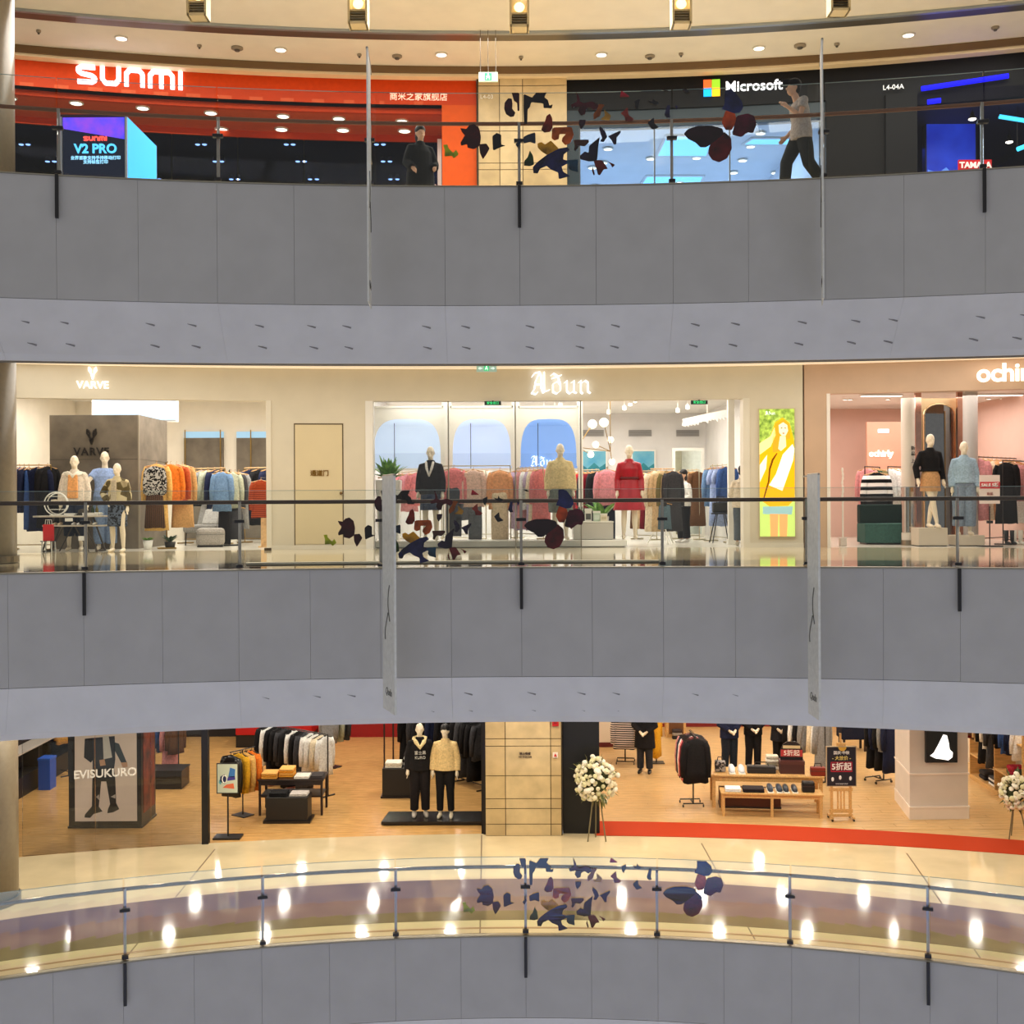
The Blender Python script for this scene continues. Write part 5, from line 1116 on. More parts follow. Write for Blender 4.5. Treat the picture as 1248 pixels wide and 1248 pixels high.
figure('mannequin', 'cream mannequin in pale denim jacket and wide jeans', 'mannequin', ((1175 - CX) * 26.25 / F, 26.25, h2_), -.1, 2.14, 'stand', [('wide_jeans', 'trousers', (.045, .8), cloth((130, 146, 164))), ('ivory_top', 'top', (1.0, .01, .4), cloth((244, 226, 190))), ('denim_jacket', 'top', (1.0, .04, 1), cloth((160, 186, 204)))])
# right hand rack, sign stand, trolley
rail_group('the long rack behind the red and white sign', 'dark long rack behind the red and white sign', 1190, 1243, 558, 28.3, [('dusty pink', 'coat'), ('cream', 'coat'), ('peach', 'coat'), ('white', 'shirt'), ('dusty pink', 'shirt'), ('black', 'coat'), ('cream', 'coat'), ('rust', 'jacket'), ('dark red', 'jacket'), ('white', 'shirt')], 1.3, math.radians(-35), 0, HBLK)
rail_group('the front rack at the shop edge', 'dark rack at the tan shop front', 1222, 1262, 562, 27.2, [('black', 'coat'), ('dusty pink', 'jacket'), ('rust', 'jacket'), ('white', 'coat'), ('navy', 'coat')], 1.25, math.radians(-30), 0, HBLK)
p = onfloor(1206, 663, 0); p.y = 25.7; p.x = (1206 - CX) * 25.7 / F
t = thing('sign_stand', 'black sign stand with a white card and a red sale band', 'sign stand', p); s_ = 25.7 / F
MB().box(-.24, .24, -.15, .15, 0, .025).build('base', HBLK, t); MB().tube([(0, 0, .02), (0, 0, .9)], .014, 6).build('pole', HBLK, t)
z0, z1 = ZC - 5 * s_, ZC + 30 * s_; MB().box(-.225, .225, -.02, .01, z0, z1).build('card', mat((246, 226, 216), rough=.5), t); MB().box(-.225, .225, -.026, -.02, z0 + .34, z0 + .49).build('red_band', mat((214, 60, 66), rough=.5), t)
text('SALE 5折', .10, mat((255, 246, 240)), (0, -.03, z0 + .415), 0, t, 'lettering', bold=.003); text('新品', .07, mat((190, 120, 110)), (0, -.024, z0 + .22), 0, t, 'lettering'); MB().box(-.06, .06, -.04, .03, .52, .58).build('clamp', HBLK, t)
for px, lab in ((1231, 'pair of black ankle boots under the front rack'), (1241, 'pair of white boots under the front rack')):
    t = thing('boots', lab, 'boots', ((px - CX) * 26.5 / F, 26.5, .0))
    for s in (-.07, .07): MB().tube([(s, .05, .34), (s, .05, .1), (s, .02, .05), (s, -.14, .04)], [.06, .05, .05, .03], 8).build('boot', HBLK if px < 1235 else frame_w, t, smooth=True)
# light lines in the pink shop ceiling
for a, c, py in ((1050, 1098, 486), (1190, 1262, 484)):
    p0, p1 = at(a, py, 28.6), at(c, py + 1, 28.6); t = thing('ceiling_light_line', ('short' if c < 1100 else 'long') + ' white light line in the pink shop ceiling', 'ceiling light', ((p0.x + p1.x) / 2, 28.6, 3.66)); w2 = (p1.x - p0.x) / 2
    MB().box(-w2, w2, -.1, .1, -.03, .0).build('diffuser', glow((255, 244, 236), 1.6), t); MB().box(-w2 - .02, w2 + .02, -.12, .12, -.015, .01).build('frame', frame_w, t)
for px in (1030, 1036, 1082, 1205, 1222, 1240):
    p = at(px, 494, 29.8); t = thing('ceiling_downlight', 'small round downlight in the pink shop ceiling', 'ceiling light', (p.x, 29.8, 3.675), 0, 'small downlights of the pink shop ceiling'); MB().lathe([(.08, 0), (.08, -.02), (.06, -.02)], 12).build('ring', frame_w, t); MB().lathe([(.055, -.005), (.05, -.022)], 12).build('lamp', lampg, t)
# ------------------------------------------------------------------ lower floor
wood = mat((214, 166, 102), rough=.22, noise=.12, scale=3, stretch=(1.2, 14, 1))
woodB = mat((204, 166, 112), rough=.3, noise=.10, scale=3, stretch=(1.2, 12, 1))
redw = mat((150, 10, 14), rough=.5, noise=.04)
room('street_wear_shop', -12.6, -.7, FB, 35.4, ZB, -2.5, mat((34, 26, 26), rough=.7), wood, mat((60, 54, 50)), .2)
room('coat_shop', 1.72, 12.45, FB, 36.6, ZB, -2.5, mat((222, 208, 186), rough=.7), woodB, mat((200, 190, 176)), .2)
wl = group_struct('wall_lower_header')
wall(MB(), FB, LFT, RGT, -3.1, -1.75, n=24).build('header', mat((60, 52, 46), rough=.6), wl)
wall(MB(), FB, 684.5, 729, ZB, -3.1, th=.3, off=.05, n=2).build('black_panel', mat((10, 10, 14), rough=.5), wl)
pst = struct(wall(MB(), FB, 244, 252, ZB, -3.1, th=.14, off=-.02, n=1).build('trim_1', mat((18, 14, 14), rough=.4)))
struct(wall(MB(), FB, 587, 592, ZB, -3.1, th=.3, off=0, n=1).build('trim_2', mat((26, 16, 14), rough=.4)))
zl = lambda y: ZC - (y - HY) * 24.75 / F
stone_pillar('wall_lower_stone_pillar', FB, 591.5, 684, ZB, -3.1, [zl(1004), zl(985), zl(973), zl(945), zl(909), zl(900)], [616, 671], 945)
# wood floor boards: long strips with fine joints
for nm, x0, x1, wm in (('floor_street_wear_shop', -12.5, -.75, wood), ('floor_coat_shop', 1.95, 12.3, woodB)):
    fl = bpy.data.objects[nm]; i = 0
    for k_ in range(46):
        y = 25.0 + k_ * .23; xx = x0 + (k_ * .77 % 1.9) - 1.9
        while xx < x1:
            a, c = max(x0, xx) + .004, min(x1, xx + 1.9) - .004; xx += 1.9
            if c - a < .1 or y + .22 > 35.3: continue
            if y < yarc(a, FB[0] + .25, FB[1]) or y < yarc(c, FB[0] + .25, FB[1]): continue
            MB().box(a, c, y + .003, y + .227, ZB, ZB + .006).build('floorboard', wm, fl)
# red carpet
cp = MB().sweep([(ZB + .001, FB[0] - .10, 35.0), (ZB + .012, FB[0] - .10, 35.0), (ZB + .012, FB[0] + 1.0, 35.0), (ZB + .001, FB[0] + 1.0, 35.0)], onfloor(722, 1019, ZB).x + .06, 11.9, 16)
tag(cp.build('carpet_runner', cloth((184, 58, 20), scale=60)), 'long orange-red carpet runner along the shop threshold', 'carpet')
def film_white():
    m = bpy.data.materials.new('frosted_film'); m.use_nodes = True; nt = m.node_tree; nt.nodes.clear()
    out = nt.nodes.new('ShaderNodeOutputMaterial'); mx = nt.nodes.new('ShaderNodeMixShader'); mx.inputs[0].default_value = .55
    tr = nt.nodes.new('ShaderNodeBsdfTransparent'); df = nt.nodes.new('ShaderNodeBsdfDiffuse'); df.inputs[0].default_value = (.95, .92, .88, 1)
    nt.links.new(tr.outputs[0], mx.inputs[1]); nt.links.new(df.outputs[0], mx.inputs[2]); nt.links.new(mx.outputs[0], out.inputs[0]); return m
# glazing of the left shop with white lettering
wg = group_struct('window_4')
for a, c in ((24, 112), (113, 180), (181, 243)):
    wall(MB(), FB, a, c, ZB + .01, -3.1, th=.02, off=.05, n=2).build('pane', glassmat('clear_glass', (.97, .98, .98), .9), wg)
p = at(128, 943, 23.8); text('EVISUKURO', .235, film_white(), (p.x, yarc(p.x, FB[0] + .02, 35), p.z), -p.x / 35, wg, 'lettering', bold=.004)
# poster box
d0 = 25.45; p0, p1 = at(84, 1005, d0), at(172, 880, d0); w2 = (p1.x - p0.x) / 2; xm = (p0.x + p1.x) / 2; blk = mat((30, 24, 22), rough=.4)
t = thing('poster_box', 'big black-framed poster box with a picture of dark trousers and boots', 'poster', (xm, d0, ZB)); Hh = 2.75
MB().box(-w2, w2, 0, 1.0, .04, Hh).build('box', blk, t); MB().box(-w2 - .02, w2 + .02, -.02, 1.02, 0, .05).build('base', blk, t)
MB().box(-w2 + .14, w2 - .10, -.012, 0, .16, Hh - .1).build('picture', mat((226, 206, 188), rough=.5, emit=.12), t); pic = LAST[0]
def pq(pts, c, name, lay=1):         # crop pixels of the close view, 4.8 per picture pixel
    k = d0 / F; MB().plate([((x / 4.8 - CX) * k - xm, ZC - (860 + y / 4.8 - HY) * k - ZB) for x, y in pts], -.012 - .003 * lay, -.012 - .003 * (lay - 1)).build(name, mat(c, rough=.6), pic)
pq([(535, 175), (665, 165), (668, 300), (660, 360), (535, 360)], (60, 66, 78), 'pictured_jacket')
pq([(490, 180), (535, 175), (540, 300), (525, 320), (485, 290)], (36, 36, 40), 'pictured_sleeve'); pq([(660, 200), (690, 210), (735, 320), (715, 345), (660, 240)], (70, 84, 96), 'pictured_sleeve')
pq([(595, 165), (630, 165), (650, 290), (600, 300)], (226, 226, 222), 'pictured_braid', 2); pq([(575, 305), (605, 300), (612, 335), (580, 340)], (214, 170, 140), 'pictured_hand', 2); pq([(700, 320), (738, 318), (740, 345), (712, 350)], (214, 170, 140), 'pictured_hand', 2)
pq([(535, 355), (660, 350), (668, 420), (672, 560), (638, 570), (615, 430), (585, 430), (570, 580), (530, 580)], (38, 36, 36), 'pictured_trousers', 2)
pq([(530, 575), (572, 578), (592, 605), (540, 620), (520, 642), (486, 640), (490, 622)], (30, 24, 20), 'pictured_boot', 3); pq([(638, 560), (672, 556), (690, 592), (655, 610), (620, 616), (625, 590)], (30, 24, 20), 'pictured_boot', 3)
pq([(555, 520), (572, 505), (575, 540)], (200, 190, 180), 'pictured_strap', 3); pq([(640, 520), (668, 505), (668, 530)], (200, 190, 180), 'pictured_strap', 3)
MB().box(w2, w2 + .012, .12, .9, .3, Hh - .2).build('side_picture', mat((60, 30, 24), second=(150, 60, 30), scale=3), t)
# side wall shelf with clothes, blue box
t = thing('wall_shelf', 'low black shelf unit along the side wall of the street wear shop', 'shelf', (-12.3, 29.0, ZB)); MB().box(-.2, .25, -3.0, 3.6, 0, .5).build('plinth', mat((20, 20, 24), rough=.4), t); MB().box(-.2, .25, -3.0, 3.6, 1.05, 1.09).build('shelf_board', mat((190, 180, 170)), t)
for y in (-2.9, .3, 3.5): MB().box(-.2, .2, y - .02, y + .02, .5, 1.05).build('divider', mat((20, 20, 24)), t)
t = thing('storage_box', 'bright blue box standing in front of the black shelf', 'box', onfloor(36, 961, ZB) + Vector((.45, .0, 0))); MB().box(-.15, .15, -.2, .2, 0, .75).build('body', mat((24, 84, 190), rough=.4), t, bevel=.01); MB().box(-.16, .16, -.21, .21, .75, .80).build('lid', mat((30, 96, 206), rough=.4), t)
def floor_rack(label, where, a, c, py_base, h, items, s=1.15, th=math.radians(35), m=None, hm=None):
    d = onfloor((a + c) / 2, py_base, ZB).y; z = ZB + h; w_ = (c - a) * d / F; dd = min(w_ / max(math.tan(abs(th)), .3), 1.5) / 2 * (1 if th > 0 else -1)
    p0 = Vector(((a - CX) * (d + dd) / F, d + dd, z)); p1 = Vector(((c - CX) * (d - dd) / F, d - dd, z))
    rack(label, p0, p1, m or HBLK, ZB, .22, r=.016); hang(items, p0, p1, where, s, hm or HBLK, jitter=.05)
floor_rack('black rack of dark jackets at the side wall', 'the rack at the side wall', 38, 82, 940, 1.75, [('charcoal', 'jacket'), ('beige', 'jacket'), ('black', 'coat'), ('navy', 'jacket'), ('camel', 'jacket')], 1.2, math.radians(40))
floor_rack('black rack of mixed clothes behind the poster box', 'the rack behind the poster box', 184, 216, 945, 1.55, [('black', 'jacket'), ('white', 'shirt'), ('blue', 'jacket'), ('dusty pink', 'coat'), ('brown', 'jacket')], 1.2, math.radians(40))
t = thing('folded_clothes_table', 'low black table behind the poster box with folded clothes', 'table', onfloor(200, 960, ZB)); MB().box(-.5, .5, -.2, .5, .0, .45).build('body', HBLK, t, bevel=.01); MB().box(-.52, .52, -.22, .52, .45, .48).build('top', blk, t)
# red back wall with bench
tb = struct(MB().box(-8.0, -2.75, 35.2, 35.4, ZB, -2.5).build('wall_red_panel', redw))
t = thing('bench', 'long red bench against the red back wall', 'bench', (-6.9, 34.2, ZB)); MB().box(-1.25, 1.0, -.5, .5, .38, .72).build('seat', mat((190, 14, 16), rough=.5), t, bevel=.03); MB().box(-1.25, 1.0, -.44, .45, .0, .38).build('plinth', HBLK, t); MB().box(-1.25, 1.0, .5, .75, 0, 1.35).build('backrest', mat((166, 12, 14), rough=.5), t, bevel=.03)
# sign stand with abstract poster
p = onfloor(278, 1021, ZB); t = thing('sign_stand', 'black stand with an abstract colour poster at the shop threshold', 'sign stand', p); k = p.y / F
MB().box(-.29, .29, -.18, .18, 0, .04).build('base', HBLK, t, bevel=.006); MB().tube([(0, 0, .03), (0, 0, 1.2)], .018, 8).build('pole', HBLK, t)
z0, z1 = ZC - (965 - HY) * k - ZB, ZC - (928 - HY) * k - ZB; MB().box(-.235, .235, -.03, .0, z0, z1).build('frame', HBLK, t); MB().box(-.215, .215, -.036, -.03, z0 + .02, z1 - .02).build('poster', mat((206, 214, 196), rough=.5), t); po = LAST[0]
H_ = z1 - z0
for pts, c in (([(.02, .55), (.16, .55), (.17, .80), (.06, .86)], (60, 120, 190)), ([(-.02, .42), (.17, .46), (.16, .58), (.02, .56)], (70, 60, 150)), ([(-.16, .40), (-.05, .32), (.0, .48), (-.06, .64), (-.15, .56)], (40, 46, 90)), ([(-.10, .20), (.15, .16), (.13, .34), (-.02, .30)], (226, 110, 70)), ([(-.19, .36), (-.14, .30), (-.12, .40), (-.17, .46)], (110, 180, 190))):
    MB().plate([(x, z0 + z * H_) for x, z in pts], -.04, -.036).build('poster_shape', mat(c), po)
MB().tube([(-.06 + .05 * math.cos(q), -.041, z0 + H_ * .48 + .08 * math.sin(q)) for q in [math.pi * 2 * i / 14 for i in range(15)]], .012, 5).build('poster_shape', mat((245, 245, 240)), po)
# jacket stand
p = onfloor(296, 994, ZB); tstand('black floor stand with black jacket and mustard jackets', p, 1.52, HBLK, math.radians(-35), .75)
q = p + Vector((0, 0, 1.5)); u = Vector((math.sin(math.radians(35)), math.cos(math.radians(35)), 0))
garment('jacket', mat((22, 20, 20), rough=.35, noise=.2, scale=30), 'shiny black jacket at the front of the black floor stand', None, q - u * .34, math.radians(-28), 1.3, HBLK)
hang([('mustard', 'jacket'), ('camel', 'jacket'), ('orange', 'jacket')], q - u * .16, q + u * .36, 'the black floor stand', 1.25, HBLK)
# table with folded clothes
def folded(label, loc, w_, d_, h_, cols, rz=0.0, group=None):
    t = thing('folded_clothes', label, 'folded clothes', loc, rz, group); n = len(cols); hh = h_ / n
    for i, c in enumerate(cols):
        MB().box(-w_ / 2 * (1 - .03 * (i % 2)), w_ / 2, -d_ / 2, d_ / 2 * (1 - .04 * (i % 2)), i * hh + .002, (i + 1) * hh).build('folded_piece', cloth(c), t, bevel=hh * .4)
    return t
dwood = mat((40, 26, 22), rough=.4)
def leg_table(name, label, c, w_, d_, h_, m, rz=0, leg=.05, apron=.10, under=None, splay=0):
    t = thing(name, label, 'table', c, rz); MB().box(-w_ / 2, w_ / 2, -d_ / 2, d_ / 2, h_ - .04, h_).build('table_top', m, t, bevel=.006)
    for sx in (-1, 1):
        for sy in (-1, 1): MB().box(sx * (w_ / 2 - leg) - leg / 2, sx * (w_ / 2 - leg) + leg / 2, sy * (d_ / 2 - leg) - leg / 2, sy * (d_ / 2 - leg) + leg / 2, 0, h_ - .04).build('leg', m, t)
    for sy in (-1, 1): MB().box(-w_ / 2 + leg, w_ / 2 - leg, sy * (d_ / 2 - leg) - .012, sy * (d_ / 2 - leg) + .012, h_ - .04 - apron, h_ - .04).build('apron', m, t)
    if under: MB().box(-w_ / 2 + leg, w_ / 2 - leg, -d_ / 2 + leg, d_ / 2 - leg, under, under + .03).build('shelf', m, t)
    return t
cx = (356 - CX) * 26.75 / F; TH = .84
leg_table('display_table', 'dark wooden table with folded yellow and white clothes', (cx, 26.75, ZB), 1.52, .78, TH, dwood, 0, .05, .10, .42)
folded('pile of orange-yellow folded sweaters on the dark table', (cx - .50, 26.6, ZB + TH), .36, .42, .14, [(226, 160, 70), (214, 150, 60), (232, 176, 96)])
folded('tall pile of yellow folded sweaters on the dark table', (cx - .14, 26.75, ZB + TH), .34, .42, .20, [(224, 150, 50), (236, 170, 80), (220, 140, 40), (236, 180, 100)])
folded('flat white folded shirts on the dark table', (cx + .24, 26.6, ZB + TH), .34, .40, .06, [(236, 230, 220), (226, 218, 206)])
folded('flat charcoal folded trousers on the dark table', (cx + .58, 26.65, ZB + TH), .28, .42, .06, [(80, 72, 72), (60, 54, 54)])
bx = (350 - CX) * 26.0 / F
t = thing('display_cube', 'black display cube on a base in front of the dark table', 'display cube', (bx, 26.02, ZB)); MB().box(-.47, .47, -.26, .26, .06, .58).build('cube', HBLK, t, bevel=.008); MB().box(-.53, .53, -.30, .29, 0, .06).build('base', blk, t)
folded('black folded jeans on the black display cube', (bx - .22, 26.02, ZB + .58), .40, .36, .08, [(30, 28, 30), (24, 24, 26)]); folded('pale grey folded shirt on the black display cube', (bx + .24, 26.02, ZB + .58), .40, .36, .06, [(214, 206, 198), (196, 188, 182)])
floor_rack('black rack of black clothes and white shirts behind the dark table', 'the rack behind the dark table', 318, 398, 962, 1.52, [('black', 'jacket'), ('white', 'shirt'), ('black', 'coat'), ('black', 'jacket'), ('charcoal', 'jacket'), ('black', 'coat'), ('white', 'shirt'), ('black', 'jacket'), ('charcoal', 'coat'), ('white', 'shirt'), ('white', 'jacket'), ('cream', 'shirt'), ('white', 'shirt')], 1.25, math.radians(48))
p = onfloor(405, 935, ZB); tstand('black floor stand with grey and khaki jackets', p, 1.75, HBLK, math.radians(-30), .7)
hang([('grey', 'jacket'), ('sage', 'jacket'), ('charcoal', 'jacket')], p + Vector((-.12, -.3, 1.74)), p + Vector((.30, .3, 1.74)), 'the stand beside the red wall', 1.35, HBLK)
# cube with towels, platform with mannequins
p = onfloor(487, 973, ZB); p.y += .35
t = thing('display_cube', 'tall black display cube behind the mannequin platform', 'display cube', p); MB().box(-.42, .42, -.35, .35, .05, .72).build('cube', HBLK, t, bevel=.008); MB().box(-.46, .46, -.38, .38, 0, .05).build('base', blk, t)
folded('white folded towels on the tall black cube', p + Vector((-.16, -.1, .72)), .40, .40, .13, [(236, 226, 206), (226, 214, 190), (240, 232, 216)]); folded('pile of white and black folded shirts on the tall black cube', p + Vector((.24, .1, .72)), .34, .36, .30, [(240, 236, 230), (40, 36, 36), (236, 230, 222), (60, 54, 52)])
t = thing('display_rail', 'dark rail frame behind the tall black cube', 'clothes rack', onfloor(474, 940, ZB))
for s in (-.12, .12): MB().box(s - .02, s + .02, -.02, .02, 0, 1.5).build('upright', dwood, t)
MB().box(-.3, .5, -.03, .03, 1.5, 1.62).build('rail', dwood, t)
x0, x1 = (463 - CX) * 25.6 / F, (588 - CX) * 25.6 / F
t = thing('mannequin_platform', 'flat black platform under two mannequins', 'platform', ((x0 + x1) / 2, 25.95, ZB)); w2 = (x1 - x0) / 2
MB().add([(-w2, -.45, .03), (w2, -.45, .03), (w2 * .98, .4, .03), (-w2 * .93, .4, .03), (-w2, -.45, .1), (w2, -.45, .1), (w2 * .98, .4, .1), (-w2 * .93, .4, .1)], [(0, 3, 2, 1), (4, 5, 6, 7), (0, 1, 5, 4), (1, 2, 6, 5), (2, 3, 7, 6), (3, 0, 4, 7)]).build('deck', mat((26, 22, 22), rough=.25), t, bevel=.006); MB().box(-w2 + .05, w2 - .05, -.4, .36, 0, .03).build('plinth', HBLK, t)
zp = ZB + .1
f1 = figure('mannequin', 'cream mannequin in black printed hoodie with cream hood and black trousers', 'mannequin', ((510 - CX) * 25.95 / F, 25.95, zp), .12, 2.1, 'stand', [('hoodie', 'top', (.90, .045, 1), cloth((26, 24, 26))), ('trousers', 'trousers', (.02, .92), cloth((30, 26, 28))), ('shoes', 'shoes', 0, mat((190, 180, 170)))])
MB().tube([(-.12, .02, 1.50), (-.08, -.10, 1.46), (0, -.17, 1.36), (.08, -.10, 1.46), (.12, .02, 1.50), (0, .10, 1.52), (-.12, .02, 1.50)], .042, 8, flat=.7).build('hood', cloth((236, 214, 160)), f1, smooth=True)
for z, tx in ((1.26, '富士黒'), (1.17, 'KURO')): text(tx, .075, mat((200, 196, 190)), (0, -.188, z), 0, f1, 'chest_print', depth=.03)
f2 = figure('mannequin', 'mannequin in cream sweatshirt and black leggings with black hair', 'mannequin', ((541 - CX) * 25.85 / F, 25.85, zp), -.1, 2.08, 'stand', [('sweatshirt', 'top', (.93, .045, 1), cloth((226, 196, 140))), ('leggings', 'trousers', (.008, .9), cloth((24, 22, 24))), ('hair', 'hair', 'short', mat((20, 18, 20), rough=.6))])
floor_rack('black rack of dark clothes beside the stone pillar', 'the rack beside the stone pillar', 556, 588, 958, 1.72, [('black', 'coat'), ('charcoal', 'coat'), ('black', 'jacket'), ('black', 'coat'), ('charcoal', 'jacket')], 1.3, math.radians(35))
floor_rack('black rack of dark clothes behind the mannequins', 'the rack behind the mannequins', 490, 545, 938, 1.6, [('black', 'coat'), ('charcoal', 'coat'), ('black', 'coat'), ('navy', 'coat'), ('black', 'coat')], 1.3, math.radians(45))
# call point and alarm on the pillar
p = at(677, 880, 24.6); t = thing('fire_alarm', 'red fire alarm box high on the lower stone pillar', 'alarm', (p.x, yarc(p.x, FB[0] - .14, 35), p.z)); MB().box(-.07, .07, -.05, 0, -.1, .1).build('housing', mat((180, 20, 24), rough=.4), t, bevel=.008); MB().lathe([(.04, 0), (.03, .02)], 12, Matrix.Translation((0, -.05, 0)) @ Matrix.Rotation(math.pi / 2, 4, 'X')).build('sounder', mat((150, 14, 18)), t)
p = at(677, 921, 24.6); t = thing('call_point', 'small white and red call point on the lower stone pillar', 'alarm', (p.x, yarc(p.x, FB[0] - .14, 35), p.z)); MB().box(-.055, .055, -.03, 0, -.055, .055).build('plate', mat((240, 226, 214)), t); MB().plate([(-.035, -.03), (.035, -.03), (0, .04)], -.04, -.03).build('red_triangle', mat((200, 40, 40)), t)
p = at(640, 921, 24.6); t = thing('wall_notice', 'small dark notice lettering on the lower stone pillar', 'sign', (p.x, yarc(p.x, FB[0] - .14, 35), p.z)); text('禁止吸烟', .06, mat((90, 70, 60)), (0, 0, .02), 0, t, 'letters'); text('NO SMOKING', .045, mat((90, 70, 60)), (0, 0, -.05), 0, t, 'letters')
# ------------------------------------------------------------------ flower stands
def flower_stand(label, px, py_base, py_c, rad, seed):
    p = onfloor(px, py_base, ZB); k = p.y / F; t = thing('flower_stand', label, 'flowers', p); zc = ZC - (py_c - HY) * k - ZB; r_ = random.Random(seed)
    for k_ in range(3):
        a = math.radians(90 + 120 * k_); MB().tube([(.03 * math.cos(a), .03 * math.sin(a), zc), (.22 * math.cos(a), .22 * math.sin(a), 0)], .014, 6).build('leg', mat((120, 110, 80), rough=.6), t)
    cols = [mat((236, 226, 196), rough=.6), mat((220, 214, 170), rough=.6), mat((246, 240, 224), rough=.6)]
    fm = MB().lathe([(.012, -.03), (.045, .0), (.05, .03), (.03, .055), (.0, .05)][:4], 9).mesh('flower')
    lm = MB().add([(0, 0, 0), (.03, 0, .06), (0, 0, .16), (-.03, 0, .06), (0, .008, .07)], [(0, 1, 4), (1, 2, 4), (2, 3, 4), (3, 0, 4), (0, 3, 2, 1)]).mesh('leaf')
    for i in range(150):
        v = Vector((r_.gauss(0, 1), r_.gauss(0, 1), r_.gauss(0, 1))).normalized(); v.y = -abs(v.y) if r_.random() < .7 else v.y
        R_ = rad * k * r_.uniform(.75, 1.0); o = link('flower', fm, cols[i % 3], t); o.location = (v.x * R_, v.y * R_ * .7, zc + v.z * R_ * 1.05); o.rotation_euler = v.to_track_quat('Z', 'Y').to_euler(); s = r_.uniform(.7, 1.3); o.scale = (s, s, s)
    gl_ = [mat((70, 84, 40), rough=.6), mat((120, 116, 60), rough=.6)]
    for i in range(110):
        v = Vector((r_.gauss(0, 1), r_.gauss(0, 1), r_.gauss(0, 1))).normalized(); R_ = rad * k * r_.uniform(.55, 1.02); o = link('leaf', lm, gl_[i % 2], t)
        o.location = (v.x * R_, v.y * R_ * .7, zc + v.z * R_ * 1.05); o.rotation_euler = v.to_track_quat('Z', 'Y').to_euler(); s = r_.uniform(.6, 1.25); o.scale = (s, s, s)
    MB().ball((0, 0, zc), (rad * k * .6, rad * k * .45, rad * k * .62), 12, 8).build('foam_core', mat((60, 66, 36), rough=.8), t)
flower_stand('white flower stand in front of the black panel', 727, 1024, 950, 27, 5)
flower_stand('white flower stand at the end of the side shelf', 1238, 1022, 968, 20, 9)
# ------------------------------------------------------------------ coat shop
lw = mat((214, 170, 108), rough=.45, noise=.1, scale=4, stretch=(10, 1, 10))
def wheel_rack(label, where, px, py_base, h, items, s, rz, hm=None):
    """single-pole rack on castors with an arm running back"""
    p = onfloor(px, py_base, ZB); t = thing('rolling_rack', label, 'clothes rack', p, rz)
    MB().tube([(0, 0, .08), (0, 0, h)], .018, 8).build('pole', HBLK, t); MB().tube([(0, -.35, h), (0, .45, h)], .014, 8).build('arm', HBLK, t); MB().tube([(0, -.0, .1), (0, .42, .1)], .016, 6).build('spine', HBLK, t)
    for y in (0, .42):
        MB().tube([(-.24, y, .09), (.24, y, .09)], .016, 6).build('foot', HBLK, t)
        for s_ in (-.24, .24): MB().lathe([(.035, -.012), (.035, .012)], 10, Matrix.Translation((s_, y, .036)) @ Matrix.Rotation(math.pi / 2, 4, 'Y')).build('castor', HBLK, t)
    u = Vector((-math.sin(rz), math.cos(rz), 0)); hang(items, p + Vector((0, 0, h)) - u * .36, p + Vector((0, 0, h)) + u * .42, where, s, hm or HBLK, jitter=.04)
wheel_rack('rolling rack with jackets hanging front-on beside the wooden table', 'the rolling rack beside the wooden table', 845, 984, 1.72, [('black', 'jacket'), ('dark red', 'jacket'), ('pink', 'jacket'), ('white', 'jacket'), ('navy', 'jacket'), ('charcoal', 'jacket'), ('dusty pink', 'jacket')], 1.42, math.radians(2))
stripe = cloth((30, 28, 34), (226, 216, 214), 'stripe_z', 8)
wheel_rack('rolling rack with checked coats beside the black panel', 'the rolling rack near the black panel', 762, 932, 1.62, [(stripe, ('jacket', 'black and white banded')), (stripe, ('jacket', 'black and white banded')), ('navy', 'jacket'), ('charcoal', 'jacket')], 1.5, math.radians(-8))
wheel_rack('rolling rack with dark coats left of the white column', 'the rolling rack left of the white column', 1077, 955, 1.75, [('navy', 'coat'), ('grey', 'jacket'), ('black', 'coat'), ('navy', 'jacket'), ('black', 'coat')], 1.2, math.radians(22))
blkc = cloth((24, 24, 28)); nvy = cloth((30, 36, 62))
for px, py, lab, cl in ((786, 942, 'mannequin in black coat with clasped hands beside the checked coats', [('coat', 'coat', (.6, .04, 1), blkc), ('trousers', 'trousers', (.02, .95), cloth((44, 46, 52))), ('shoes', 'shoes', 0, HBLK)]),
                        (889, 940, 'mannequin in navy suit behind the wooden table', [('jacket', 'top', (.8, .04, 1), nvy), ('trousers', 'trousers', (.025, .95), cloth((30, 38, 50))), ('shoes', 'shoes', 0, HBLK)]),
                        (918, 938, 'mannequin in black jacket behind the wooden table', [('jacket', 'top', (.84, .035, 1), blkc), ('trousers', 'trousers', (.02, .95), blkc), ('shoes', 'shoes', 0, HBLK)]),
                        (952, 938, 'mannequin in charcoal coat behind the shoe boxes', [('coat', 'coat', (.7, .04, 1), cloth((40, 40, 46))), ('trousers', 'trousers', (.02, .95), blkc), ('shoes', 'shoes', 0, HBLK)])):
    p = onfloor(px, py, ZB); figure('mannequin', lab, 'mannequin', p, rnd.uniform(-.3, .3), 2.0, 'clasp', cl)
p = onfloor(800, 930, ZB); tstand('slim black stand with a mustard scarf coat', p, 1.5, HBLK, 0, .2); garment('coat', cloth(COLS['mustard']), 'mustard coat hanging beyond the black coat mannequin', None, p + Vector((0, -.1, 1.48)), math.radians(60), 1.1, HBLK)
floor_rack('black rack of white and black clothes behind the sale sign', 'the rack behind the sale sign', 962, 1004, 948, 1.62, [('black', 'jacket'), ('white', 'shirt'), ('black', 'jacket'), ('grey', 'jacket'), ('cream', 'skirt'), ('white', 'skirt'), ('grey', 'coat')], 1.25, math.radians(40))
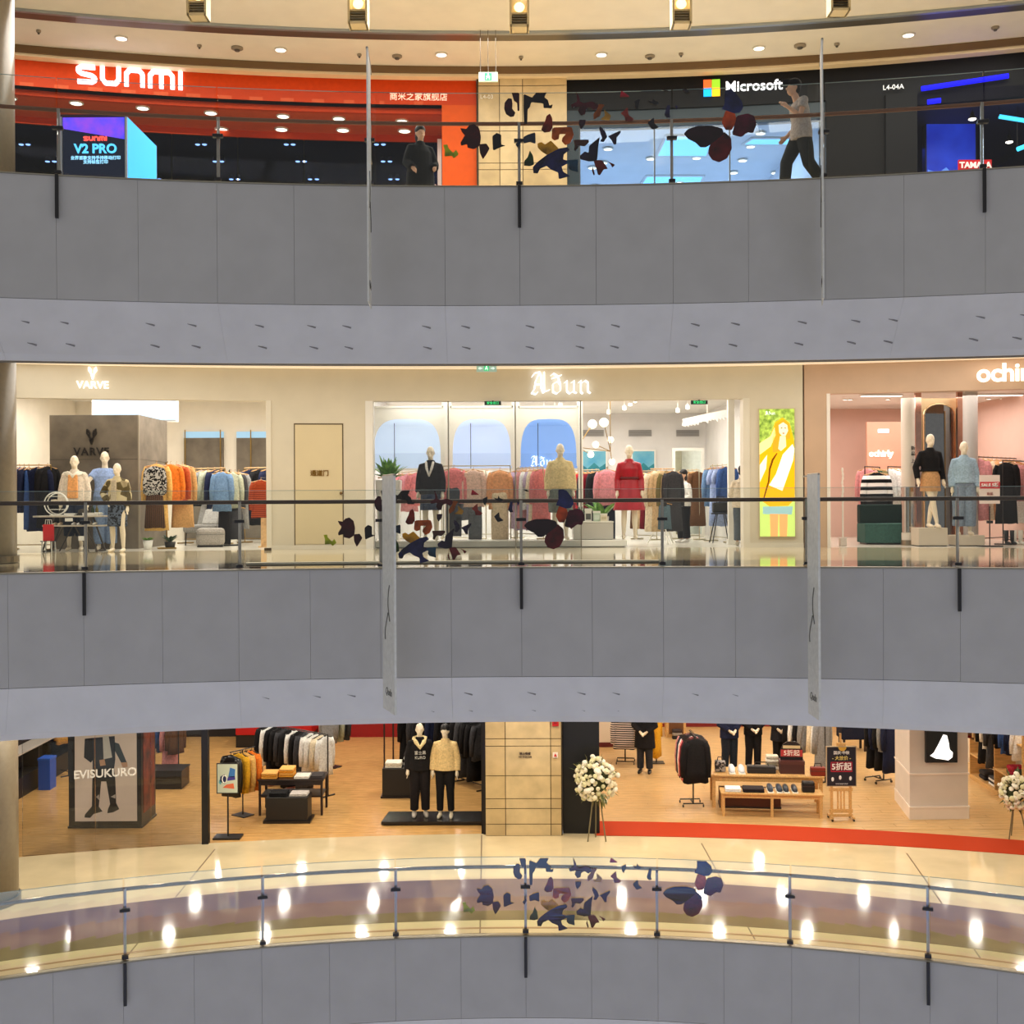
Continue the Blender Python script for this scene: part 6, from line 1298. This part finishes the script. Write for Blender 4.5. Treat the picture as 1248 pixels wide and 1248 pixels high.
# wooden table, bench in front and everything on them
xa, xb = (864 - CX) * 27.1 / F, (1006 - CX) * 26.6 / F; tc = Vector(((xa + xb) / 2, 27.15, ZB)); TW = xb - xa; rzt = math.radians(-6)
leg_table('display_table', 'long light wooden table with bags and shoe boxes', tc, TW, .85, .78, lw, rzt, .08, .12)
bc = Vector(((938 - CX) * 26.25 / F, 26.28, ZB)); bw = 122 * 26.3 / F
t = leg_table('display_bench', 'low light wooden bench in front of the long wooden table', bc, bw, .52, .54, lw, rzt, .06, .08)
MB().box(-.03, .03, -.24, -.18, 0, .5).build('leg', lw, t)
t = thing('storage_crate', 'dark brown storage crate under the wooden table', 'box', tc + Vector((-.35, -.1, 0)), rzt); MB().box(-.75, .65, -.25, .25, .04, .40).build('body', mat((90, 44, 24), rough=.5), t, bevel=.01); MB().box(-.76, .66, -.26, .26, 0, .05).build('base', dwood, t)
Rm = Matrix.Rotation(rzt, 3, 'Z')
def tt(px, z, d, c0): return Vector(((px - CX) * d / F, d, ZB + z))
def bag(name, label, loc, w_, d_, h_, m, handle=True, cat='bag'):
    t = thing(name, label, cat, loc, rzt); MB().box(-w_ / 2, w_ / 2, -d_ / 2, d_ / 2, 0, h_).build('body', m, t, bevel=min(w_, h_) * .12); MB().box(-w_ / 2 - .003, w_ / 2 + .003, -d_ / 2 - .004, d_ / 2, h_ * .55, h_ * .62).build('strap', mat((60, 50, 46)), t)
    if handle: MB().tube([(-w_ * .25, 0, h_), (-w_ * .2, 0, h_ + .08), (w_ * .2, 0, h_ + .08), (w_ * .25, 0, h_)], .012, 6).build('handle', HBLK, t)
    return t
bag('backpack', 'black and white patterned backpack at the end of the wooden table', tt(876, .78, 27.2, 0), .25, .2, .26, mat((30, 28, 30), second=(150, 144, 140), kind='voronoi', scale=24))
def shoes(label, loc, m, s=1.0):
    t = thing('pair_of_shoes', label, 'shoes', loc, rzt)
    for q in (-.075, .075):
        MB().tube([(q * s, .13 * s, .06 * s), (q * s, .03 * s, .055 * s), (q * s, -.08 * s, .04 * s), (q * s, -.15 * s, .03 * s)], [.045 * s, .052 * s, .046 * s, .028 * s], 10).build('shoe_upper', m, t, smooth=True); MB().box(q * s - .05 * s, q * s + .05 * s, -.17 * s, .17 * s, 0, .02 * s).build('sole', frame_w, t, bevel=.008)
shoes('white canvas shoes on the long wooden table', tt(896, .78, 27.1, 0), mat((214, 220, 228)), 1.5)
bag('handbag', 'flat black handbag on the long wooden table', tt(926, .78, 27.05, 0), .66, .22, .17, mat((26, 24, 28), rough=.4))
folded('pile of white and beige folded sweaters on the long wooden table', tt(939, .78, 27.4, 0), .30, .26, .34, [(236, 230, 220), (150, 140, 120), (232, 226, 214), (214, 204, 186)], rzt)
p = tt(963, .78, 27.05, 0); t = thing('shoe_box', 'brown shoe box on the long wooden table', 'box', p, rzt); MB().box(-.28, .28, -.16, .16, 0, .22).build('body', mat((70, 34, 32), rough=.5), t); MB().box(-.285, .285, -.165, .165, .22, .30).build('lid', mat((84, 42, 38), rough=.5), t)
t = thing('sale_sign', 'arched red and black sale sign standing on the brown shoe box', 'sign', p + Vector((0, 0, .30)), rzt); MB().plate([(-.26, 0), (.26, 0), (.26, .22), (.20, .36), (.1, .43), (-.1, .43), (-.20, .36), (-.26, .22)], -.02, .02).build('board', mat((30, 22, 26), rough=.4), t); MB().box(-.25, .25, -.028, -.02, .08, .24).build('red_band', mat((190, 60, 60)), t); text('5折起', .15, mat((250, 236, 226)), (0, -.036, .16), 0, t, 'lettering', bold=.001); MB().box(-.2, .2, -.026, -.02, .27, .34).build('pale_band', mat((214, 196, 150)), t)
bag('handbag', 'red-brown leather handbag on the long wooden table', tt(995, .78, 26.75, 0), .34, .18, .20, mat((130, 36, 22), rough=.45))
folded('white folded shirt on the low wooden bench', tt(891, .54, 26.35, 0), .36, .34, .08, [(220, 226, 236), (236, 238, 242)], rzt)
folded('dark folded sweater on the low wooden bench', tt(916, .54, 26.3, 0), .48, .36, .09, [(34, 32, 38), (44, 38, 42)], rzt)
shoes('dark blue loafers on the low wooden bench', tt(942, .54, 26.28, 0), mat((40, 54, 74), rough=.35), 1.35); shoes('second pair of black-blue loafers on the low bench beside the black box', tt(961, .54, 26.25, 0), mat((28, 40, 56), rough=.35), 1.3)
bag('shopping_bag', 'small black carton on the low wooden bench', tt(983, .54, 26.2, 0), .28, .2, .24, mat((14, 14, 18), rough=.4), False, 'box')
# sale board on a wooden easel with castors
p = onfloor(1025, 999, ZB); k = p.y / F; t = thing('sale_board', 'dark sale board reading 5折起 on a wooden easel', 'sign board', p, 0); zz = lambda y: ZC - (y - HY) * k - ZB
hb = (1043 - 1006) / 2 * k
MB().box(-hb, hb, -.05, -.02, zz(960), zz(911)).build('board_frame', mat((190, 170, 140), rough=.5), t); MB().box(-hb + .02, hb - .02, -.058, -.05, zz(959), zz(912)).build('board', mat((22, 20, 40), rough=.4), t); bd = LAST[0]
MB().plate([(.09 * math.cos(q) * 1.0 + .02, zz(912) + .09 * math.sin(q)) for q in [math.pi + math.pi * i / 12 for i in range(13)]], -.064, -.058).build('gold_half_disc', mat((206, 160, 60), rough=.4), bd)
text('国庆·中秋', .085, mat((240, 238, 240)), (0, -.064, zz(919)), 0, bd, 'lettering', bold=.0005); text('- 大放价 -', .10, mat((226, 206, 120)), (0, -.064, zz(925.5)), 0, bd, 'lettering', bold=.0005)
for a, c, e, f_ in ((-.24, .24, zz(942), zz(941.4)), (-.24, .24, zz(930.6), zz(930)), (-.24, -.228, zz(942), zz(930)), (.228, .24, zz(942), zz(930))): MB().box(a, c, -.063, -.058, e, f_).build('red_border', mat((206, 30, 60)), bd)
MB().box(-.225, .225, -.0615, -.058, zz(941.2), zz(930.8)).build('red_field', mat((120, 20, 50)), bd); text('5折起', .18, mat((250, 246, 246)), (0, -.068, zz(936)), 0, bd, 'lettering', bold=.002)
for x, y in ((-.20, 951), (-.03, 949), (.20, 950)): MB().ball((x, -.06, zz(y)), (.03, .006, .05), 8, 6).build('printed_bird', mat((236, 236, 240)), bd)
text('SALE SALE SALE', .04, mat((200, 200, 210)), (0, -.064, zz(956.5)), 0, bd, 'lettering')
for s in (-1, 1): MB().box(s * .21 - .03, s * .21 + .03, -.02, .02, .08, zz(958)).build('easel_leg', lw, t)
for s in (-.07, 0, .07): MB().box(s - .018, s + .018, -.01, .01, .2, zz(962)).build('easel_slat', lw, t)
for y0, y1 in ((zz(966), zz(962)), (.16, .24), (.07, .13)): MB().box(-.26, .26, -.025, .025, y0, y1).build('easel_rail', lw, t)
MB().box(-.02, .02, .0, .03, zz(960), zz(896)).build('easel_mast', lw, t); MB().box(-.1, .1, -.04, .0, zz(911), zz(907)).build('easel_clamp', lw, t)
for sx in (-.24, .24):
    MB().box(sx - .02, sx + .02, -.2, .2, .06, .1).build('easel_foot', lw, t)
    for sy in (-.17, .17): MB().lathe([(.035, -.015), (.035, .015)], 10, Matrix.Translation((sx, sy, .036)) @ Matrix.Rotation(math.pi / 2, 4, 'Y')).build('castor', HBLK, t)
# dark counters and cabinets at the back
p = onfloor(1040, 915, ZB); t = thing('dark_counter', 'dark navy cloth-covered counter behind the sale board', 'counter', p); MB().box(-.38, .38, -.2, .4, .35, 1.05).build('cloth', cloth((24, 28, 46)), t, bevel=.03)
for sx in (-.3, .3):
    for sy in (-.12, .32): MB().box(sx - .03, sx + .03, sy - .03, sy + .03, 0, .4).build('leg', dwood, t)
p = onfloor(824, 899, ZB); t = thing('wood_cabinet', 'small light wooden cabinet against the back wall', 'cabinet', p); MB().box(-.3, .3, -.02, .4, .0, 1.2).build('body', lw, t); MB().box(-.22, .22, -.04, -.02, .12, 1.1).build('door', mat((110, 70, 40), rough=.4), t)
folded('pile of dark folded clothes hanging in the wooden cabinet front', p + Vector((0, -.2, 0)), .3, .2, .3, [(40, 40, 44), (150, 140, 130), (60, 50, 50)])
p = onfloor(1054, 898, ZB); t = thing('wood_shelf_unit', 'light wooden shelf unit at the back of the coat shop', 'shelf', p + Vector((.1, .3, 0))); 
for z in (0, .4, .8, 1.2): MB().box(-.5, .5, -.2, .2, z, z + .03).build('shelf', lw, t)
for s in (-.5, .5): MB().box(s - .02, s + .02, -.2, .2, 0, 1.25).build('side_panel', lw, t)
struct(MB().box(1.72, 3.05, 33.6, 33.8, ZB, -2.5).build('wall_recess_coat_shop', mat((226, 214, 196), rough=.7))); struct(MB().box(1.72, 3.05, 33.57, 33.6, ZB, ZB + .14).build('baseboard_recess_coat_shop', mat((96, 24, 22))))
skb = struct(MB().box(1.92, 12.4, 36.55, 36.6, ZB, ZB + .12).build('baseboard_coat_shop', mat((120, 20, 20))))
# white faceted column with rail mouldings and a light box
pw = mat((212, 204, 196), rough=.5); A, B_, C_ = onfloor(1091, 975, ZB), onfloor(1109, 999, ZB), onfloor(1180, 998, ZB); A.z = B_.z = C_.z = 0
D_ = C_ + Vector((.15, 1.6, 0)); poly = [(v.x, v.y) for v in (A, B_, C_, D_)] + [(A.x, D_.y)]
cw = thing('white_column', 'broad white faceted column with chair-rail moulding', 'column', (0, 0, ZB)); MB().prism(poly, 0, 3.6).build('shaft', pw, cw)
cen = sum((Vector((x, y, 0)) for x, y in poly), Vector()) / len(poly)
def grown(s): return [tuple((cen + (Vector((x, y, 0)) - cen) * s)[:2]) for x, y in poly]
k = B_.y / F; zz2 = lambda y: ZC - (y - HY) * k - ZB
MB().prism(grown(1.025), 0, zz2(986)).build('base_board', mat((228, 214, 200), rough=.5), cw); MB().prism(grown(1.04), zz2(987.5), zz2(985.5)).build('base_moulding', mat((236, 224, 212), rough=.5), cw); MB().prism(grown(1.03), zz2(947), zz2(945)).build('chair_rail', mat((236, 224, 212), rough=.5), cw)
p = at(1147, 910, B_.y - .06); hw = 19 * k; t = thing('light_box', 'square black light box with a glowing white flame shape', 'light box', p); MB().box(-hw, hw, -.04, .05, -hw, hw).build('box', mat((16, 18, 22), rough=.4), t); n = glow((250, 250, 245), 2.0)
MB().plate([(-.02 + x * hw, z * hw) for x, z in ((-.70, -.55), (-.45, -.35), (-.15, .2), (.15, .80), (.38, .75), (.50, .25), (.55, -.15), (.75, -.35), (.72, -.65), (.45, -.85), (.1, -.78), (-.35, -.72))], -.05, -.04).build('glowing_shape', n, t)
# side shelf unit at the right end
q0, q1 = onfloor(1182, 948, ZB), onfloor(1246, 992, ZB); u = (q1 - q0); L_ = u.length; rzs = math.atan2(u.y, u.x)
sh = thing('wall_shelf', 'long wooden wall shelf with clothes along the side of the coat shop', 'shelf', q0, rzs)
MB().box(0, L_, 0, .5, .0, .12).build('plinth', lw, sh)
for z in (.62, 1.5): MB().box(0, L_, .0, .5, z, z + .04).build('shelf_board', lw, sh)
for f_ in (0, .5, 1): MB().box(f_ * L_ - .02, f_ * L_ + .02, 0, .5, 0, 2.3).build('side_panel', lw, sh)
MB().tube([(0, .25, 2.0), (L_ * .5, .25, 2.0)], .014, 6).build('rail', HBLK, sh)
ru = u.normalized(); rn = Vector((-ru.y, ru.x, 0))
hang([('dark red', 'jacket'), ('brown', 'jacket'), ('beige', 'jacket'), ('black', 'coat'), ('white', 'shirt'), ('charcoal', 'coat')], q0 + ru * .1 + rn * .1 + Vector((0, 0, 1.95)), q0 + ru * (L_ * .48) + rn * .1 + Vector((0, 0, 1.95)), 'the wooden wall shelf, inner half', 1.15, HBLK)
hang([('black', 'jacket'), ('blue', 'shirt'), ('navy', 'jacket'), ('white', 'shirt')], q0 + ru * (L_ * .54) + rn * .1 + Vector((0, 0, 1.95)), q0 + ru * (L_ * .95) + rn * .1 + Vector((0, 0, 1.95)), 'the wooden wall shelf, outer half', 1.0, HBLK)
for i, (f_, z, cols, lab) in enumerate(((.18, .12, [(40, 40, 46), (60, 56, 56)], 'black and grey folded knitwear low on the inner wall shelf'), (.38, .12, [(236, 234, 230), (60, 60, 66), (226, 224, 220), (80, 80, 84)], 'striped white and grey folded shirts low on the wall shelf'), (.62, .12, [(60, 54, 50), (40, 36, 34)], 'brown folded trousers low on the outer wall shelf'), (.72, .66, [(150, 30, 50), (176, 40, 60)], 'crimson folded sweaters on the outer wall shelf'), (.86, .66, [(214, 206, 190), (60, 64, 50)], 'cream and olive folded sweaters on the outer wall shelf'))):
    v = q0 + ru * (f_ * L_) + rn * .25 + Vector((0, 0, z)); folded(lab, v, .42, .36, .22, cols, rzs)
# ------------------------------------------------------------------ round columns through the three floors
colm = mat((150, 138, 118), rough=.3, noise=.03)
for x, lab in ((-9.55, 'broad round column beside the grey block shop'), (9.97, 'broad round column beside the coat shop')):
    cg = thing('round_column', lab, 'column', (x, 20.75, ZB))
    for z0, z1 in ((0, 4.4), (6.14, 10.4), (12.14, 17.0)):
        MB().lathe([(.56, z0), (.56, z1)], 40).build('shaft', colm, cg); me = LAST[0].data; me.polygons.foreach_set('use_smooth', [len(q.vertices) == 4 for q in me.polygons])
        MB().lathe([(.60, z0), (.60, z0 + .12)], 40).build('base_ring', metal((130, 120, 100), .3), cg)
# ------------------------------------------------------------------ glass balustrades
post_m = metal((168, 162, 154), .35); dkm = mat((34, 32, 34), rough=.4)
bal_glass = glassmat('balustrade_glass', (.955, .975, .97), .7)
edge_glass = mat((150, 170, 165), rough=.2)
RAIL = {'u': (ZT, ET, 1.47, 1.03, mat((120, 74, 46), rough=.3, metal=.3), 'upper'), 'm': (ZM, EM, 1.25, 1.07, mat((72, 50, 34), rough=.3, metal=.3), 'middle'), 'l': (ZB, EB, 1.30, 1.10, mat((150, 130, 120), rough=.12, metal=.9), 'lower')}
ADV = {'u': [2, 5, 8], 'm': [2, 5, 8], 'l': [2, 5, 8]}
for key, (z, E, gt, rh, rm, nm) in RAIL.items():
    X = [xarc(p, *E) for p in POSTS[key]]
    t = thing('glass_balustrade', f'curved frameless glass balustrade with round handrail on the {nm} gallery', 'balustrade', (0, 0, z))
    DR = E[0] + .16
    xs = [X[0] + (X[-1] - X[0]) * i / 60 for i in range(61)]
    MB().tube([(x, yarc(x, DR, E[1]), rh) for x in xs], .032, 10).build('handrail', rm, t, smooth=True)
    for i, x in enumerate(X):
        y = yarc(x, E[0] + .10, E[1]); sl = -x / E[1]
        o = MB().cbox((0, .03, rh / 2 + .02), (.045, .05, rh - .02)).build('post', post_m, t); o.location = (x, y, 0); o.rotation_euler = (0, 0, sl)
        for hz, ww in ((rh - .30, .16), (.06, .10)):
            MB().cbox((0, -.035, hz), (ww, .09, .05)).build('clamp', dkm, o, bevel=.006)
        MB().tube([(0, .03, rh - .03), (0, .06, rh + .0)], .02, 6).build('rail_bracket', dkm, o)
        if i in ADV[key]:
            b = MB().cbox((0, -.15, -.33), (.05, .05, .66)).build('fascia_bracket', dkm, o, bevel=.006)
    for a, c in zip(X[:-1], X[1:]):
        g_ = .012; D = E[0] + .035
        o = MB().sweep([(.04, D, E[1]), (gt, D, E[1]), (gt, D + .016, E[1]), (.04, D + .016, E[1])], a + g_, c - g_, 5).build('glass_panel', bal_glass, t)
        MB().sweep([(gt, D, E[1]), (gt + .006, D, E[1]), (gt + .006, D + .016, E[1]), (gt, D + .016, E[1])], a + g_, c - g_, 5).build('glass_edge', edge_glass, o)
    if key == 'm':
        a, c = X[3], X[6]; MB().tube([(a + (c - a) * i / 16, yarc(a + (c - a) * i / 16, E[0] + .55, E[1]), .06) for i in range(17)], .035, 8).build('foot_rail', metal((190, 182, 165), .3), t, smooth=True)
# ------------------------------------------------------------------ hanging blade banners
ban = mat((238, 238, 232), rough=.45, noise=.04); ink = mat((110, 108, 104), rough=.6)
def banner(label, near, far, z0, z1, z0b=None, thick=.035):
    n, f_ = Vector(near), Vector(far); c = (n + f_) / 2; u = f_ - n; L = u.length
    t = thing('blade_banner', label, 'banner', (c.x, c.y, z0), math.atan2(u.y, u.x)); H = z1 - z0
    MB().box(-L / 2, L / 2, -thick / 2, thick / 2, 0, H).build('panel', ban, t)
    pan = LAST[0]
    for s in (-1, 1):
        for k_, (x, zc, hh) in enumerate(((-.1, H * .46, .55), (.08, H * .36, .42))):
            MB().tube([(x + .10 * math.sin(q * 3 + k_), s * (thick / 2 + .002), zc - hh / 2 + hh * q) for q in [i / 12 for i in range(13)]], .012, 5).build('ink_stroke', ink, pan)
        tx = text('Qudu', .16, ink, (0, s * (thick / 2 + .003), .30), 0 if s < 0 else math.pi, pan, 'lettering', shear=.3, depth=.004)
    for z in (H - .02, H * .62): MB().tube([(L / 2 - .02, 0, z), (L / 2 + .30, 0, z)], .014, 6).build('bracket', post_m, t)
    MB().tube([(-L / 2, 0, H), (L / 2, 0, H)], .02, 6).build('top_bar', post_m, t)
    return t
pm = lambda px, d: Vector(((px - CX) * d / F, d, 0))
banner('pale blade banner with ink strokes near the bushy plant', pm(481, 17.35), pm(467, 18.0), -2.16, 1.47)
banner('pale blade banner with ink strokes near the tan shop pier', pm(998, 17.3), pm(985, 17.9), -2.26, 1.45)
banner('thin blade banner seen edge-on before the dark glass shop', pm(450, 16.9), pm(453.5, 17.6), 4.02, 7.75, thick=.02)
banner('thin blade banner seen edge-on beside the walking person', pm(1005, 16.8), pm(1003, 17.5), 4.02, 7.8, thick=.02)
# ------------------------------------------------------------------ butterfly film stuck on the glass
A7 = [('small yellow-green', (150, 160, 30), [[(0, 435), (30, 432), (35, 455), (70, 490), (90, 468), (108, 500), (75, 528), (60, 510), (10, 515), (12, 470)]]),
      ('large dark maroon helmet-shaped', (52, 8, 14), [[(118, 318), (160, 325), (180, 300), (215, 290), (250, 320), (262, 380), (255, 440), (215, 465), (170, 455), (165, 430), (125, 440), (120, 420), (150, 370), (130, 345)], [(255, 430), (300, 425), (322, 460), (300, 500), (275, 535), (255, 490), (250, 450)]]),
      ('black bell-shaped', (16, 16, 22), [[(340, 375), (370, 352), (402, 365), (402, 432), (432, 440), (400, 450), (345, 475)]]),
      ('maroon and black top-cut', (50, 10, 22), [[(450, 112), (475, 115), (480, 150), (478, 185), (500, 212), (490, 238), (465, 242), (435, 222), (422, 185), (425, 145)], [(472, 68), (528, 68), (528, 200), (515, 200), (512, 145), (490, 130)], [(556, 82), (615, 108), (628, 92), (645, 68), (718, 66), (700, 105), (725, 125), (735, 162), (758, 155), (752, 182), (695, 180), (692, 148), (610, 140), (600, 175), (585, 190), (582, 290), (560, 290), (556, 200)]]),
      ('small teal bow-shaped', (30, 40, 56), [[(500, 430), (530, 398), (535, 420), (515, 455)], [(555, 380), (590, 362), (638, 348), (640, 428), (600, 415), (560, 425)]]),
      ('small dark green', (34, 56, 24), [[(600, 472), (622, 510), (630, 570), (600, 582), (558, 578), (562, 545), (585, 520)]]),
      ('red and orange', (104, 26, 16), [[(738, 218), (755, 250), (758, 315), (740, 345), (700, 350), (678, 330), (690, 300), (705, 270), (715, 235)], [(755, 315), (890, 310), (905, 370), (880, 420), (845, 437), (820, 410), (825, 385), (850, 360), (805, 360), (800, 395), (770, 405), (750, 390)]]),
      ('yellow and deep blue', (24, 26, 66), [[(652, 425), (680, 415), (705, 432), (745, 405), (780, 440), (800, 460), (770, 480), (720, 505), (680, 480), (655, 455)], [(800, 460), (860, 450), (875, 470), (835, 500), (830, 535), (865, 545), (850, 570), (820, 585), (830, 620), (880, 650), (800, 672), (795, 625), (745, 605), (715, 580), (670, 600), (655, 632), (625, 630), (620, 590), (650, 555), (715, 505)]]),
      ('brown wing-shaped', (56, 30, 26), [[(900, 400), (1005, 398), (1010, 415), (980, 445), (940, 440), (920, 478), (905, 470), (910, 440)]]),
      ('teal blue', (18, 50, 70), [[(835, 545), (870, 540), (935, 535), (930, 590), (935, 625), (880, 610), (865, 590), (870, 565), (840, 570)]]),
      ('navy and plum long-winged', (30, 22, 44), [[(1085, 305), (1120, 340), (1135, 380), (1110, 415), (1085, 410), (1100, 385), (1078, 330)], [(1140, 375), (1225, 335), (1228, 350), (1200, 385), (1198, 430), (1180, 432), (1160, 395)], [(1085, 378), (1075, 430), (1065, 545), (1010, 550), (950, 535), (945, 510), (980, 480), (1005, 490), (1010, 440)]]),
      ('dark red tattered', (84, 22, 24), [[(1040, 540), (1100, 540), (1140, 600), (1110, 605), (1085, 645), (1070, 640), (1060, 600), (1045, 560)], [(1035, 580), (1050, 640), (1040, 645), (1028, 610)], [(1130, 545), (1190, 572), (1170, 592), (1155, 565)]])]
A8 = [('dark maroon and olive stemmed', (60, 14, 24), [[(62, 80), (85, 125), (88, 150), (115, 160), (160, 148), (200, 165), (205, 185), (180, 205), (150, 185), (125, 200), (120, 230), (95, 240), (75, 210), (85, 180), (40, 190), (30, 170), (70, 150)], [(205, 165), (245, 170), (225, 200), (215, 240), (175, 265), (172, 230), (195, 200)], [(240, 200), (285, 240), (275, 270), (215, 265), (245, 240)]]),
      ('small plum drop-shaped', (40, 20, 34), [[(80, 265), (125, 265), (120, 295), (95, 325), (82, 300)]]),
      ('small red triangular', (140, 20, 36), [[(350, 75), (405, 120), (340, 122)]]),
      ('tiny black', (20, 20, 26), [[(430, 150), (468, 132), (462, 170), (448, 202), (435, 185)]]),
      ('tiny black bat-like', (20, 20, 28), [[(510, 140), (545, 150), (550, 125), (560, 145), (588, 155), (570, 172), (540, 165)]]),
      ('tiny black sliver', (30, 26, 30), [[(605, 75), (650, 78), (630, 84)]]),
      ('tiny dark leaf-like', (26, 22, 30), [[(735, 75), (760, 68), (785, 95), (760, 95)]]),
      ('small orange-red upright', (110, 36, 30), [[(390, 185), (395, 235), (430, 260), (415, 275), (375, 275), (370, 245), (345, 225)]]),
      ('small navy hook-shaped', (28, 26, 60), [[(640, 172), (660, 172), (655, 230), (662, 250), (640, 255), (622, 235)], [(690, 172), (708, 180), (700, 205)]]),
      ('small black arrow-like', (24, 20, 30), [[(555, 250), (560, 290), (590, 315), (545, 328), (515, 285)]]),
      ('very large four-winged red and blue', (74, 12, 18), [[(745, 355), (770, 325), (830, 305), (920, 302), (990, 320), (1000, 360), (920, 420), (885, 440), (850, 440), (820, 410), (770, 385)], [(920, 410), (1000, 340), (1045, 380), (1050, 450), (1020, 510), (970, 535), (925, 520), (900, 480), (905, 440)], [(1005, 80), (1040, 70), (1070, 90), (1115, 150), (1122, 190), (1100, 220), (1050, 225), (1010, 205), (985, 200), (1005, 160)], [(1010, 205), (1070, 225), (1080, 270), (1050, 330), (1010, 330), (985, 280)], [(1080, 240), (1150, 225), (1190, 240), (1207, 290), (1185, 350), (1150, 345), (1110, 375), (1050, 360)]])]
FILM = [(n, c, [[(540 + x / 5.673, 100 + y / 5.673) for x, y in p] for p in ps]) for n, c, ps in A7] + [(n, c, [[(690 + x / 5.2, 95 + y / 5.2) for x, y in p] for p in ps]) for n, c, ps in A8]
PART_C = {('yellow and deep blue', 0): (170, 120, 20), ('red and orange', 1): (150, 66, 20), ('very large four-winged red and blue', 0): (30, 12, 22), ('very large four-winged red and blue', 2): (24, 30, 70), ('very large four-winged red and blue', 3): (150, 56, 20), ('very large four-winged red and blue', 4): (64, 10, 30), ('dark maroon and olive stemmed', 1): (120, 60, 20), ('dark maroon and olive stemmed', 2): (150, 110, 40), ('maroon and black top-cut', 2): (22, 16, 20)}
def smooth_poly(p):
    out = []
    for a, b in zip(p, p[1:] + p[:1]): out += [(a[0] * .9 + b[0] * .1, a[1] * .9 + b[1] * .1), (a[0] * .1 + b[0] * .9, a[1] * .1 + b[1] * .9)]
    return out
# per floor: where the film's reference corner lies and its scale
LEVEL = {'u': (560, 112, 1.0, 560, 112), 'm': (411, 598, 300 / 360, 560, 112), 'l': (580, 1046, 300 / 360, 560, 112)}
for key, (ox, oy, sc, rx, ry) in LEVEL.items():
    z, E, gt, rh, rm, nm = RAIL[key]; D = E[0] + .018
    for n, c, polys in FILM:
        P3 = []
        for poly in polys:
            pts = []
            for px, py in smooth_poly(poly):
                qx, qy = ox + (px - rx) * sc, oy + (py - ry) * sc
                X_ = xarc(qx, D, E[1], qy); d = yarc(X_, D, E[1]); ux, uy = unroll(qx, qy); Z_ = min(ZC - (uy - HY) * d / F, z + gt)
                pts.append((X_, Z_))
            P3.append(pts)
        x0 = sum(p[0] for p in P3[0]) / len(P3[0]); z0 = sum(p[1] for p in P3[0]) / len(P3[0]); y0 = yarc(x0, D, E[1])
        lab = f'{n} butterfly sticker on the {nm} gallery glass'
        meshes = []
        for i, pts in enumerate(P3):
            b = MB(); k = len(pts); V = []
            for off in (0, .004): V += [(x - x0, yarc(x, D - off, E[1]) - y0, zz_ - z0) for x, zz_ in pts]
            tri = tessellate_polygon([[Vector((x, zz_, 0)) for x, zz_ in pts]])
            b.add(V, [tuple(q) for q in tri] + [tuple(q + k for q in r_) for r_ in tri] + [(j, (j + 1) % k, k + (j + 1) % k, k + j) for j in range(k)]); meshes.append(b)
        mm = lambda i: mat(tuple(min(255, int(v * 1.35)) for v in PART_C.get((n, i), c)), rough=.12, noise=.0, second=tuple(int(v * .45) for v in PART_C.get((n, i), c)), scale=4.0, spec=.6)
        if len(meshes) == 1:
            o = meshes[0].build('butterfly_sticker', mm(0)); o.location = (x0, y0, z0); tag(o, lab, 'sticker', f'butterfly stickers on the {nm} gallery glass')
        else:
            t = thing('butterfly_sticker', lab, 'sticker', (x0, y0, z0), 0, f'butterfly stickers on the {nm} gallery glass')
            for i, b in enumerate(meshes): b.build('wing', mm(i), t)
# ------------------------------------------------------------------ far side of the atrium, one floor further down: its lit picture ribbon shows in the glass of the lower balustrade
rb = thing('picture_ribbon', 'long landscape picture ribbon on the far gallery edge below', 'screen', (0, -2.6, -14.3))
W_ = 34.0
def band(z0, z1, m, lay=0, x0=-W_ / 2, x1=W_ / 2): MB().box(x0, x1, .0 + lay * .004, .02 + lay * .004, z0, z1).build('ribbon_band', m, rb)
E_ = 4.0
def lm(c, c2, sc, e=E_): return mat(c, rough=.5, emit=e, second=c2, scale=sc, stretch=(.35, 1, 1.6))
band(0, .35, lm((120, 70, 60), (150, 110, 80), .9)); band(.35, .9, lm((80, 110, 40), (150, 150, 60), .7)); band(.9, 1.4, lm((110, 70, 140), (190, 160, 170), .6)); band(1.4, 2.1, lm((60, 100, 190), (150, 160, 210), .6)); band(2.1, 3.0, lm((140, 180, 210), (215, 235, 245), .5)); band(3.0, 3.3, lm((10, 50, 255), (40, 110, 255), .4, 6.0))
MB().box(-W_ / 2, W_ / 2, -.3, 0, -.2, 3.4).build('backing', HBLK, rb)
